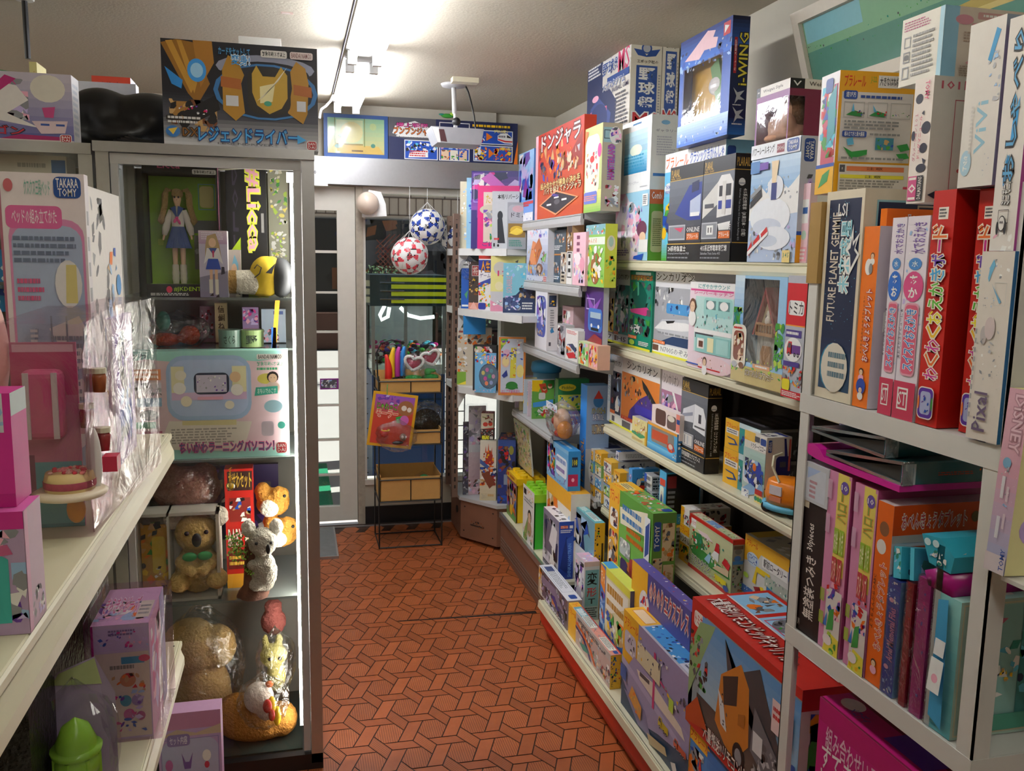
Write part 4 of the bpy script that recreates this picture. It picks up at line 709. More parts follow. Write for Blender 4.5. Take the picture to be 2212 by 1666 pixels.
db = B('doll_box', 'plum window box holding a doll, on the snowy train set box', 'doll box', (1700, 297), '7a2450|L 8a4a86; r 0 .84 1 1 e6e0d6;t .2 .88 .8 .95 5a5048 Weigan Style;r 0 .84 .12 1 17161a;l .03 .9 .1 .94 1 w|R 7d1f42; r 0 .84 1 1 e6e0d6;r 0 .84 .26 1 17161a;t .05 .88 .2 .96 w V;t .34 .87 .98 .96 5a5048 Weigan Style', x=FA+.01, z=zt6, L=1629, R=.16, H=167.5, holes={'L': (.05, .02, .97, .72), 'R': (.0, .02, .28, .72)})
R_, L_, H_ = db.data['size']
g = G('a89880'); g.add([(R_-.015, .01, .01), (R_-.015, L_-.01, .01), (R_-.015, L_-.01, H_-.02), (R_-.015, .01, H_-.02)], [(0, 1, 2, 3)]); g.build('inner_card', CARD, db)
dl = thing('baby_doll', 'pale faced doll with brown hair in a dusty pink dress inside the plum window box', 'doll', db.location)
blob('doll_head', [((.05, L_*.5, H_*.58), (.028, .03, .036)), ((.024, L_*.5, H_*.555), (.008, .006, .007)), ((.05, L_*.5, H_*.4), (.014, .014, .03))], mat('doll_skin', 'e3b698', .5), dl, .004, 0, 3)
blob('hair', [((.058, L_*.5, H_*.63), (.028, .034, .034)), ((.06, L_*.3, H_*.5), (.018, .016, .05)), ((.06, L_*.7, H_*.5), (.018, .016, .05))], furmat('doll_brown_hair', '6f5038'), dl, .004, .001)
for s in (-1, 1): g = G('k'); g.ell((.0235, L_*.5+s*.012, H_*.6), (.003, .0045, .004), n=10, m=6); g.build('eye', BLACK, dl)
g = G(); g.ell((.0235, L_*.5, H_*.515), (.002, .007, .002), n=10, m=6); g.build('mouth', mat('doll_lips', 'b4505a', .5), dl)
blob('dress', [((.055, L_*.5, H_*.2), (.045, L_*.33, H_*.2)), ((.03, L_*.3, H_*.3), (.02, .02, .03)), ((.03, L_*.68, H_*.3), (.02, .02, .03)), ((.04, L_*.5, H_*.1), (.05, L_*.38, H_*.09))], mat('dusty_pink_cloth', 'cfa084', .9, noise=.15, scale=50), dl, .005, .003)
g = G(); g.add([(-.001, L_*.03, H_*.02), (-.001, L_*.95, H_*.02), (-.001, L_*.95, H_*.73), (-.001, L_*.03, H_*.73)], [(0, 1, 2, 3)]); g.add([(.0, -.001, H_*.02), (R_*.28, -.001, H_*.02), (R_*.28, -.001, H_*.73), (0, -.001, H_*.73)], [(0, 1, 2, 3)]); g.build('clear_window', BLISTER, db)
# ---------------------------------------------------------------- second cream shelf
ZBb = ZB+.0005
SK = '{base}|L {base}; r 0 .8 1 1 {hd};t .12 .87 .92 .95 k ~w シンカリオン;r 0 .14 1 .8 {c};n .04 .45 .95 .8 {p1} 40 3 .3;n .02 .16 .96 .5 {p2} 26 5 .34;r .02 .125 .34 .165 e8752a;t .04 .132 .32 .16 w プラレール;r 0 0 1 .12 f0f0ec;r .08 .04 .26 .11 6a4a3a;t .3 .045 .9 .105 55555c {t};r 0 0 1 .03 e6e23a|R dfe2e6; g .1 .14 .9 .8 {c} w|T w'
B('robot_train_box', 'purple train robot box with a blue train face, leftmost of the robot boxes', 'toy box', (1299, 745), '4a1f6f|L 46206f; r 0 .85 1 1 c9a83a;t .08 .89 .95 .98 a2382a ~w シンカリオン;r 0 .82 1 .85 x;p 8a4ab0 .1 .75 .5 .62 .9 .72 .6 .55 .95 .5 .4 .48;k .1 .58 .55 .7 z .02;q .22 .36 .98 .6 3a72c4;q .3 .42 .95 .55 2a4f96;r .34 .5 .9 .56 9fb4c4;e .42 .42 .05 .02 w;e .8 .42 .05 .02 w;r .4 .37 .8 .4 k;p x 0 .2 .6 .34 1 .3 1 .2;r 0 0 1 .2 d9a823;t .06 .14 .6 .19 w ~r プラレール;l .06 .02 .9 .1 3 k|R b9bcc2', x=1.135, z=1.1385, L=1260, R=.022, H=583)
B('robot_train_box', 'grey and yellow train robot box, second in the row on the second cream shelf', 'toy box', (1324, 749), SK.format(base='9a9aa0', hd='8f8f96', c='e3c92c', p1='tyudk', p2='ytuko', t='E7'), x=1.262, z=ZBb, L=1301, R=.08, H=584)
B('robot_train_box', 'white and teal train robot box with a red helmet figure, third in the row', 'toy box', (1356, 756), SK.format(base='w', hd='e6e7ea', c='2a8f86', p1='ewkds', p2='xkewvg', t='H5'), x=1.262, z=ZBb, L=1325, R=.08, H=584)
B('robot_train_box', 'all green train robot box with a pink train, fourth in the row', 'toy box', (1405, 766), '14806a|L 158a70; r .25 .95 .9 .985 cfe6dc;t .05 .88 .98 .95 e0b030 ~8a2a5a 新幹線変形ロボ;n .05 .5 .95 .86 eegkdj 50 4 .34;p 0f5f50 .1 .7 .5 .86 .8 .7 .7 .5 .4 .45;p 5fc0a0 .35 .86 .42 .86 .44 .7 .38 .68;p d6408a .05 .5 .8 .55 .95 .5 .75 .44 .1 .46;r .8 .44 .95 .52 d;n .05 .18 .95 .44 egkd 34 5 .3;t .1 .2 .55 .32 w +改;r .02 .125 .4 .165 e8752a;t .04 .132 .38 .16 w プラレール;e .2 .075 .12 .035 j;l .5 .05 .95 .11 3 w;r 0 0 1 .03 e6e23a|R 137a64', x=1.262, z=ZBb, L=1356, R=.09, H=587)
B('robot_train_box', 'white and grey robot box with silver bullet train, left of the mint kitchen box', 'toy box', (1591, 806), 'e6e7ea|L e3e4e8; r 0 .82 .98 1 e3e4e8;p 8a8684 .3 1 1 1 1 .78 .75 .8;t .05 .875 .52 .965 k ~w シンカリオン;r 0 .14 1 .8 a9abb2;p 1b3a66 .6 .75 1 .8 1 .14 .1 .14 .4 .3 .55 .5;n .04 .5 .4 .8 sdqkw 40 3 .2;q .2 .5 .52 .62 4a9ad6;n .22 .48 .52 .62 lbn 14 2 .2;p c9ccd2 .05 .3 .15 .42 .45 .46 .7 .44 .9 .35 .6 .25 .2 .24;p f2f2f2 .05 .3 .15 .4 .45 .42 .7 .38 .4 .32;p k .2 .41 .32 .43 .3 .4 .22 .38;l .1 .24 .7 .28 1 q;r .01 .13 .2 .165 e8752a;t .02 .136 .19 .16 w プラレール;r 0 0 1 .12 f0f0ec;r .04 .04 .12 .11 6a4a3a;t .15 .04 .5 .11 q N700Sのぞみ;r 0 0 .5 .025 e6e23a', x=1.272, z=ZBb, L=1405, R=.05, H=590)
B('toy_kitchen_box', 'mint and white toy kitchen box on the second cream shelf', 'toy box', (1578, 808), 'e9e4ec|L ecd9e2; r 0 .93 1 1 w;r .02 .9 .98 .92 d6408a;t .2 .93 .9 .985 3f9a9a にぎやかサウンド;t .1 .86 .98 .9 d6408a シーパーキッチン;r .15 .2 1 .84 bfe3de;q .35 .62 .98 .83 9fd6d0;r .4 .7 .62 .8 5f8a8a;r .68 .7 .92 .8 5f8a8a;e .5 .75 .09 .05 w;e .8 .75 .09 .05 w;n .2 .45 .98 .66 wsaecd 36 6 .12;r .15 .42 1 .47 f4f4f2;r .18 .36 .6 .42 3a3a42;r .2 .2 .98 .4 8fcac6;r .24 .24 .4 .36 f2efe8;r .28 .26 .38 .33 6a3a2a;r .48 .22 .62 .38 f0e9b9;r .68 .22 .94 .38 a9d9d4;e .1 .72 .09 .04 6a4530;f .1 .72 .07 6a4530 w;e .65 .08 .4 .1 f2d4d9;n .3 .02 .95 .14 hwpui 26 4 .16;r 0 .04 .3 .055 b;r .3 .02 .8 .035 r;f .45 .1 .045 5a3a2a w|R f4eef2', x=1.226, z=ZBb, L=1484, R=.05, H=614.7)
hb = B('doll_house_box', 'window box holding a red roofed toy tree house on the second cream shelf', 'toy box', (1687, 849.6), '8fc2e6|L 9fcdf0; g 0 .55 .2 1 7fb8ec d9eefb;n 0 .3 .2 .7 gje 40 3 .4;r 0 0 1 .16 cdbb7a;n 0 .1 1 .24 jgyj 44 4 .2;t .3 .07 .85 .14 f4efdd ~6a4a2a はじめてのシルバニアファミリー;r .45 .16 .78 .2 e0a878;l .5 .165 .74 .195 1 w;n .84 .16 1 .6 jgg 30 5 .4;q .0 .13 .3 .54 f2ecdc;q .04 .2 .26 .48 8a4a3a;n .05 .2 .25 .46 uthi 20 3 .3;e .08 .16 .06 .03 s;e .22 .16 .05 .03 u;l .04 .49 .26 .52 1 r|R a9d2f2', z=ZBb, L=1578, R=.10, H=599, holes={'L': (.2, .2, .86, .97)}, m=GLOSS)
R_, L_, H_ = hb.data['size']
g = G('232448'); g.add([(R_-.02, .01, .01), (R_-.02, L_-.01, .01), (R_-.02, L_-.01, H_-.01), (R_-.02, .01, H_-.01)], [(0, 1, 2, 3)]); g.build('night_backing', CARD, hb)
th = thing('toy_tree_house', 'red roofed toy house with brown balcony inside the window box', 'toy house', hb.location); cy, w_ = L_*.42, L_*.2
g = G(); g.box(.02, cy-w_, .01, .08, cy+w_, H_*.5); g.build('stone_tower', mat('grey_stone_plastic', '8f8d84', .7, noise=.25, scale=60), th)
g = G(); g.extr([(cy-w_, H_*.5), (cy+w_, H_*.5), (cy+w_*.1, H_*.86)], 'x', .022, .075); g.build('gable_wall', mat('cream_plastic', 'd9c9a0', .5), th)
for s, nm in ((-1, 'r'), (1, 'l')): g = G(); g.extr([(cy+s*w_*1.2, H_*.46), (cy+w_*.1, H_*.9), (cy+w_*.1, H_*.84), (cy+s*w_*1.05, H_*.46)], 'x', .008, .08); g.build('roof', mat('red_roof_plastic', '8f1f24', .4), th)
g = G(); g.box(.006, cy-w_*.8, H_*.46, .02, cy+w_*.8, H_*.49); [g.box(.006, cy-w_*.8+i*w_*.26, H_*.49, .01, cy-w_*.74+i*w_*.26, H_*.56) for i in range(7)]; g.box(.006, cy-w_*.8, H_*.56, .012, cy+w_*.8, H_*.58); g.build('balcony', mat('brown_plastic', 'a5743f', .5), th)
g = G(); g.extr([(cy-w_*.5, .02), (cy+w_*.5, .02), (cy+w_*.5, H_*.3), (cy+w_*.3, H_*.37), (cy-w_*.3, H_*.37), (cy-w_*.5, H_*.3)], 'x', .014, .022); g.build('door', mat('brown_plastic2', '9a6a36', .6, noise=.15), th)
g = G(); g.ell((.02, cy, H_*.62), (.008, .014, .018)); g.build('window_hole', mat('dark_plastic', '2a1f1c', .6), th)
g = G(); g.ell((.012, cy-.01, H_*.6), (.008, .011, .013)); g.ell((.012, cy-.014, H_*.66), (.003, .003, .01)); g.ell((.012, cy-.006, H_*.66), (.003, .003, .01)); g.build('rabbit_figure', mat('white_figure', 'e6dfd0', .7), th, True)
g = G(); g.add([(-.0012, L_*.14, H_*.2), (-.0012, L_*.8, H_*.2), (-.0012, L_*.8, H_*.975), (-.0012, L_*.14, H_*.975)], [(0, 1, 2, 3)]); g.build('clear_window', BLISTER, hb)
B('toy_vehicle_box', 'red topped toy bus box with pictures, right of the tree house window box', 'toy box', (1732, 867), 'c9c6d2|L b9bcc6; r 0 .6 1 .94 d2202c;r 0 .59 1 .6 f0a83a;q .1 .68 .85 .8 w;t .14 .69 .81 .79 2a2a30 トミカ;r .05 .5 .8 .56 4a3a8a;l .08 .51 .78 .55 1 w;e .45 .4 .42 .1 w;v .15 .34 .8 .47 c9303a 6a3a8a;r .02 .26 .8 .3 4a3a8a;n 0 .1 1 .26 dqoyrc 40 4 .2;q .02 .06 .4 .15 e6d92a;r 0 -.0 1 .06 c9202c;l .05 .01 .95 .05 3 w|R c2202a', z=ZBb, L=1688, R=.15, H=597)
B('toy_vehicle_box', 'red lower edged toy box seen behind the rack post, beyond the bus box', 'toy box', (1797, 880), 'c2202a|L c9202c; r 0 .5 1 1 w;l .05 .1 .95 .3 2 w;t .1 .32 .9 .46 w ~2a2a30 TOMICA', z=ZBb, L=.09, R=.12, H=760)
# ---------------------------------------------------------------- third cream shelf
ZCb = ZCc+.0005
B('robot_train_box', 'white spined train robot box, leftmost on the third cream shelf', 'toy box', (1339, 935.5), 'dfe6ec|L e6e8ec; r 0 0 .22 1 d5e3ee;u .04 .3 .18 .95 3a8ab8 シンカリオンCW;r .22 .16 1 .78 23304a;n .3 .2 1 .76 dkwxnl 34 3 .3;t .3 .86 .98 .95 k シンカリオン;r .24 .15 .6 .2 e8752a;r .24 0 1 .14 f0efe8;r .4 .04 .6 .12 d;r .22 0 1 .03 e6e23a', z=ZCb, x=1.264, L=1311, R=.09, H=774)
B('robot_train_box', 'orange and purple train robot box with a black sword, on the third cream shelf', 'toy box', (1420, 965), 'd9d6d2|L e7e5e2; r 0 .15 1 .8 e0822c;n .05 .5 .55 .78 ukot 30 3 .24;p 4a2f8f .2 .15 .25 .3 .5 .5 .75 .62 1 .5 1 .15;p k .55 .78 .7 .7 1 .48 1 .4 .6 .66;n .1 .45 .8 .62 sdkyq 20 4 .22;q .3 .18 .95 .36 2a1f8f;q .4 .3 .9 .42 3a2fb0;t .15 .86 .95 .97 k ~w シンカリオン;r .02 .14 .4 .19 c22f2c;t .04 .15 .38 .185 f2a83a プラレール;r 0 0 1 .13 f0efe8;r .06 .02 .3 .12 d;r 0 0 1 .03 e6e23a', z=ZCb, x=1.264, L=1340, R=.09, H=796)
B('robot_train_box', 'dusty pink train robot box behind the small windowed toy boxes', 'toy box', (1470, 985), 'd9d2d6|L e2dade; r 0 .1 1 .74 a8708f;t .08 .82 .8 .95 8a8088 シンカリオン;p w .5 .74 .9 .4 .95 .42 .6 .74;n .05 .3 .7 .7 pxzqv 30 3 .3;n .2 .1 .9 .4 otdk 24 4 .3', z=ZCb, x=1.27, L=1424, R=.09, H=809)
B('small_train_box', 'small pale yellow train box on the front edge of the third cream shelf', 'toy box', (1396, 960), 'ece6c9|L eadf9c; n .1 .5 .9 .95 hwt 14 3 .3;p 3f9a6a 0 .28 .6 .2 1 .35 .6 .42 0 .38;n .2 .3 .9 .7 rtyu 16 4 .25;l .05 .04 .8 .14 3 t;r .9 .0 1 .6 e3b42c|R f0c02c; n .1 .0 .9 .4 bnr 8 3|T e9e6e0; l .1 .1 .9 .9 4 q', x=1.225, z=ZCb, L=1364.5, R=.03, H=913)
B('small_train_box', 'light blue windowed toy train box with an orange wagon on the third cream shelf', 'toy box', (1461, 986.5), 'cfe3f0|L 4fb0e6; q .12 .32 .9 .9 8a8680;p c8512c .16 .42 .7 .46 .7 .8 .16 .78;e .8 .4 .12 .16 cf3a2a;e .8 .44 .07 .1 d9cfc4;g 0 0 1 .24 2f8fd6 7fd0f2;n .7 .1 1 .4 rbwo 14 3 .2;r 0 .9 1 1 e6a23a|R 2f7ab8; n .1 .2 .9 .8 lwk 10 2|T e6e2da; n .1 .1 .9 .9 rbwq 24 3;r .0 .1 .3 .9 e6a23a', x=1.225, z=ZCb, L=1398, R=.035, H=939)
B('small_train_box', 'white and pink windowed toy train box stacked on the light blue windowed one', 'toy box', (1467, 940), 'f0e4e0|L f0e0dc; q .14 .3 .52 .92 5a3a34;q .56 .3 .88 .84 6a5450;e .7 .72 .12 .12 e8dfd0;r .88 .3 1 1 e88a7a;r .9 .62 1 .8 1f4796;l .05 .05 .8 .22 3 p|T f2e6e2', z=ZCb+.0735, x=1.229, L=1407, R=.03, H=898)
B('train_box', 'black train box with a white express train, on the third cream shelf', 'toy box', (1521.7, 1025), TB.format(pic='p d9dbe2 .05 .5 .5 .52 .55 .74 .1 .64;p eceef2 .5 .46 .96 .42 .97 .6 .86 .72 .55 .74;r .7 .54 .8 .64 3a3a46;p 8f93a6 .06 .54 .48 .6 .48 .64 .06 .58;r .56 .48 .95 .5 55555c;n .05 .38 .9 .46 dqk 18 3 .1', win='r .08 .24 .5 .36 dcdad6;r .2 .25 .24 .35 q;r .3 .25 .36 .35 s', n='85', t1='185系特急電車エクスプレス', t2='Limited Express Series 185')+ER.format(t1='185系特急電車（エクスプレス185）', t2='Limited Express Series 185'), z=ZCb, L=1466.5, R=1552, H=832.4)
YS = '|L 2f8f9a; r 0 0 .42 1 efb61c;t .03 .72 .4 .88 d8341c プラレール;r .04 .52 .4 .7 f2efe8;l .07 .54 .38 .68 2 d;p 22407f .06 .4 .3 .38 .4 .22 .16 .14 .1 .18 .32 .24 .28 .34 .1 .36;r .42 .84 1 1 cfe3e6;r .44 .66 1 .82 2f9a8f;n .44 .1 1 .66 bnwle 30 {s} .2|R 4a4a48; r 0 .9 1 1 8a8a86;n .1 .1 .9 .8 kdq 10 3 .3|T 17161a; l .1 .1 .9 .9 4 d'
a = B('rail_box', 'lower yellow and teal train track box of two stacked on the third cream shelf', 'toy box', (1640, 1070), 'd9a81c'+YS.format(s=3), z=ZCb, x=1.262, L=1560.5, R=.19, H=1000)
B('rail_box', 'upper yellow and teal train track box of two stacked on the third cream shelf', 'toy box', (1640, 1070), 'd9a81c'+YS.format(s=9), z=top(a), x=1.262, L=1565, R=.19, H=930)
dy = B('train_box', 'white bullet train box with a yellow base beside the yellow track boxes', 'toy box', (1648.5, 1092.6), 'd6d3cc|L e9e6da; r 0 .86 .32 1 f2b92c;t .03 .88 .3 .96 d8341c プラレール;p f2c95c 0 .9 .5 .84 .5 1 0 1;r .48 .88 .7 .96 d;q .74 .86 .98 .96 1f4796;r .3 .76 1 .86 f4f2ea;t .33 .77 .97 .85 2a2a30 ドクターイエロー;r 0 .16 1 .75 bcd6cf;g .3 .3 1 .72 6f9a8a b9d9d0;q .04 .22 .42 .5 e9ecf2;q .3 .2 .85 .6 2a3fa8;n .1 .2 .95 .6 bnwld 44 3 .22;e .55 .5 .08 .06 o;p 8fb8e0 0 .1 .4 .24 .7 .2 .9 .3 1 .2 .6 .1 .2 .02;r .02 .0 .36 .12 f4f4f4;n .05 .02 .33 .11 nb 8 3;r .64 .12 .96 .2 c22f2c;r .64 0 1 .12 f2d98a;e .7 .06 .07 .035 e;e .82 .06 .07 .035 g;e .93 .06 .06 .035 e|R d3d1cc; r 0 .235 1 .25 1b2a6f;r 0 0 1 .235 efb01c;u .1 .02 .32 .2 d8341c プラレール;r .36 .02 .48 .22 f0efe8;d .37 .03 .47 .21 k はねるくん;n .6 .04 .95 .2 kn 12 3 .3;q .4 .42 1 .72 20206a;p 20206a .6 .42 .85 .42 .85 .34 .6 .34;p 20206a .68 .98 .76 .98 .86 .7 .74 .7;r .55 .56 .8 .64 4a4a5a'+ttv(.06, .78, .2, .96)+';r .88 .5 .96 .97 b9504a|T e3e0d9; n .1 .1 .9 .9 n 16 3 .2;r 0 .75 1 .9 2a3a96', z=ZCb, L=1602, R=1702, H=946)
# toy bus behind the post
P = Vector((1.25, 0, ZCb)); P.y = slen(P, Vector((0, 1, 0)), 1694)-.03; tb = thing('toy_bus', 'rounded orange toy bus with light blue bumper behind the rack post', 'toy bus', P, math.radians(20))
OR = mat('orange_plastic', 'f08a1c', .3); g = G(); g.lathe([(.0, .03), (.058, .03), (.062, .06), (.055, .1), (.045, .108), (.0, .11)], (.05, .05, 0), n=20, sy=1.3); g.build('bus_body', OR, tb, True)
g = G(); g.lathe([(.055, .012), (.068, .014), (.068, .03), (.055, .032)], (.05, .05, 0), n=20, sy=1.3); g.build('bumper', mat('light_blue_plastic', '5fb8dc', .4), tb, True)
g = G(); g.box(-.0145, .03, .066, -.01, .075, .094); g.build('windscreen', mat('pale_window', 'd9d4dc', .3), tb); g = G('d98a6a'); g.box(-.0145, .03, .045, -.011, .075, .06); g.build('face_plate', CARD, tb)
for yy in (.0, .1): g = G(); g.cyl((.0, yy, .016), (.1, yy, .016), .016); g.build('wheel', BLACK, tb)
g = G(); g.tube([(.0, .05, .105), (.0, .08, .15), (.03, .1, .175), (.07, .1, .18)], .004); g.build('hoop', CREAM, tb); tb.scale = (.85, .85, .85)
# ---------------------------------------------------------------- fourth shelf
ZDb = ZD+.0005
a = B('rail_box', 'lower small yellow tunnel box beside the red town box', 'toy box', (1488, 1222), 'efb61c|L efb61c; t .05 .78 .9 .95 d8341c プラレール;r .05 .5 .98 .74 f4f2ea;t .1 .52 .94 .72 k トンネル;n .1 .05 .95 .45 kutg 20 3 .3|R d9a81c|T e6e2da', z=ZDb, x=1.262, L=1466, R=.15, H=1143)
B('rail_box', 'upper small yellow and white track box beside the red town box', 'toy box', (1488, 1222), 'efb61c|L efb61c; r .4 0 1 1 f4f2ea;t .05 .7 .5 .9 d8341c プラレール;n .3 .1 .95 .6 rwdn 18 3 .3|R e3ded2; n 0 .1 .9 .9 xwrd 20 3 .3|T e9e2dc; n .1 .1 .9 .9 xrwd 20 3 .2', z=top(a), x=1.262, L=1470, R=.15, H=1103)
tw = B('town_set_box', 'red and green toy town box with windmill picture on the lowest narrow shelf', 'toy box', (1577, 1293), 'c9c6b4|L c9cf9c; g 0 .1 1 .9 b9c48a d3d6a8;r 0 0 1 .07 b8211c;r 0 .94 1 1 c9241c;p c9241c 0 .75 .08 .94 0 1;p w .04 .78 .16 .78 .16 .94 .04 .94;t .05 .83 .15 .9 c9241c トミカ;p 3f8a3f .02 .4 .2 .5 .5 .46 .95 .4 .98 .3 .5 .26 .1 .3;p 2f7a44 .1 .72 .3 .74 .4 .5 .12 .48;n .05 .35 .95 .75 grwuet 60 3 .12;p w .55 .5 .62 .62 .72 .62 .72 .46;p c9242c .62 .62 .66 .78 .72 .78 .74 .62;p 9fd0ea .4 .35 .5 .5 .56 .48 .52 .32;p e3c9a4 .6 .3 .95 .33 .95 .45 .7 .4;p c8202c .8 .5 .95 .44 .98 .56 .86 .62;p f2dce0 .2 .8 .45 .82 .6 .74 .3 .74;t .04 .18 .55 .3 2a2a30 ~w トミカ＆タウン;t .04 .1 .6 .17 2a2a30 ~w ビルドシティセット;r .66 .14 .92 .24 e6d92a;n .55 .1 .8 .2 bwr 10 3;e .92 .12 .06 .05 2a4f96;n .05 .08 .3 .14 wr 6 2|R 8f8d7c; r 0 0 1 .08 a8201c;r 0 .92 1 1 b8211c;e .5 .8 .3 .05 6a6a62;r .1 .84 .9 .9 5a4a3a;e .45 .68 .3 .05 3a6aa8;r .05 .58 .95 .64 3a7ab8;n .1 .1 .95 .55 dguk 30 3 .2|T b8211c; r .03 .08 .97 .92 d9d2b4;n .03 .1 .3 .9 tgiu 24 3 .2;r .33 .15 .6 .85 7fa8d6;n .33 .15 .6 .85 lqwb 24 3 .2;r .63 .15 .95 .85 cfd6a8;n .63 .15 .95 .85 gjuw 30 3 .2', z=ZDb, L=1486, R=1602, H=1168)
B('rotary_box', 'yellow topped white train station box beside the rack post on the lowest narrow shelf', 'toy box', (1699, 1365), 'd6d3c4|L d9dad6; r 0 .82 1 1 efb82c;p efb82c 0 .6 .3 .7 .4 .85 0 .9;t .04 .85 .3 .95 d8341c プラレール;e .2 .68 .14 .1 cfe0f2;k .1 .62 .3 .74 4a7ab8 .01;n .1 .62 .3 .74 lwb 14 3 .2;r .42 .66 .96 .82 f4f4f0;t .45 .68 .94 .8 2a2a30 駅前ロータリー;r .98 .7 1 .9 b;p efcf2c .22 .35 .3 .62 .6 .62 .62 .35 .54 .35 .52 .54 .32 .54 .3 .35;r .5 .42 1 .58 b4c0b4;n .5 .42 1 .58 ewsq 24 3 .2;p 2f7fc4 .55 .36 1 .3 1 .38 .55 .44;p x .26 .3 .42 .36 .55 .12 .48 .08;p efcf2c .4 .36 .48 .38 .66 .1 .6 .06;p b .5 .3 .58 .32 .7 .06 .64 .04;p w .7 .2 .95 .14 .98 .24 .8 .3;e .08 .4 .06 .04 j;r .0 .12 .26 .24 3a6ab0;n .02 .12 .25 .24 wlb 10 3;r .3 .06 .6 .24 c4c8b4;r .72 .05 .88 .16 e9cfc4;l .73 .06 .87 .15 4 r;r 0 0 1 .04 efc02c|T c4c2b4; n .05 .1 .95 .9 qswn 30 3 .2;r 0 .1 .2 .9 d9b84a|R c4b48a', z=ZDb, L=1603, R=.13, H=1212)
# flat rail packs piled up in the middle
pk = thing('rail_pack_stack', 'rail pack', 'toy box', (0, 0, 0)); LABELS.pop('rail pack'); bpy.data.objects.remove(pk)
z_ = ZDb
for i in range(9):
    h = .022+.004*(i % 3); ends = ('fourteenth',)
    o = B('rail_pack', 'flat grey and white train track pack in the pile left of the tunnel boxes', 'toy box', (1408, 1240), f'8d9094|L cfd2d4; l .02 .1 .98 .9 1 d;r 0 0 .3 1 {"edb"[i%3]}|R b4b6ba; l .02 .15 .95 .85 2 k|T 9da0a4; l .04 .1 .9 .9 6 d;r 0 0 .16 1 {"ens"[i%3]}', z=z_, x=1.235+.006*(i % 2), L=1392 if i > 4 else 1388, R=.2, H=h, group='flat track packs piled on the lowest narrow shelf'); z_ = top(o)
P = onz(1476, 1206, ZDb)
# ---------------------------------------------------------------- base deck: front row
ZKb = ZK+.0005
def onrow(x): return dict(x=x, z=ZKb)
B('train_set_box', 'dark purple grey train set box, farthest in the front row on the base', 'toy box', (1224, 1390), '8d8088|L 6a5a68; r 0 .0 .12 1 c9b89a;n .0 .05 .14 1 yowt 20 3 .4;n .12 .05 1 .95 dqzsnku 90 3 .2;p 8a7a96 .12 .8 .6 .9 .9 .5 .9 .4 .5 .6 .12 .55;q .5 .25 .62 .5 d9823a;n .3 .1 .9 .6 qvnsd 40 7 .12;p 4a3a8a .45 .5 .6 .62 .75 .3 .7 .25;l .1 .03 .9 .12 2 w|R a89aa0; n .1 .1 .9 .9 qdw 20 3|T e3e4ea; k .04 .1 .78 .9 55607a .02;l .2 .2 .7 .75 5 q;r .06 .25 .2 .8 3a4a7a;q .86 .3 .96 .8 1f4796', **onrow(.985), L=1163, R=1256, H=1299)
B('train_set_box', 'yellow ended train set box with teal top and curving tracks, second in the front row', 'toy box', (1317, 1513), 'd9b0a0|L c4aaa4; r 0 0 .2 1 efb62c;t .01 .74 .19 .92 d8341c プラレール;r .2 .8 1 1 b9b0ac;n .22 .1 1 .9 oqswdh 60 3 .16;p d8642c .2 .72 .4 .66 .6 .4 .7 .1 .66 .08 .52 .4 .36 .58 .2 .64;p 3a2f6a .2 .6 .42 .5 .56 .2 .6 .06 .55 .06 .5 .2 .38 .44 .2 .52;p 3f8a7a .3 .2 .45 .34 .55 .22 .4 .1;n .6 .1 1 .5 gdsrw 30 5 .16;l .25 .8 .9 .92 2 d|R e3b42c; n .05 .2 .6 .95 ngdb 26 3 .3;n .6 .1 .95 .9 rdy 10 4 .3;u .08 .05 .3 .4 k プラレール|T c9a8a0; r 0 0 .1 1 efb62c;t .02 .2 .09 .9 d8341c プラレール;r .1 .1 .5 .9 5fa8b8;r .14 .2 .28 .8 cfe0e6;n .12 .2 .3 .8 kdsw 14 3 .2;r .3 .15 .52 .85 eceee6;l .31 .2 .51 .8 5 d;r .54 .1 1 .92 e39a8a;n .54 .2 .7 .85 qkd 12 4;r .7 .15 .93 .85 eceee6;l .71 .2 .92 .8 5 d;q .94 .4 .99 .8 1f4796;r .1 .9 1 1 c22f2c', **onrow(.985), L=1227, R=1340, H=1417)
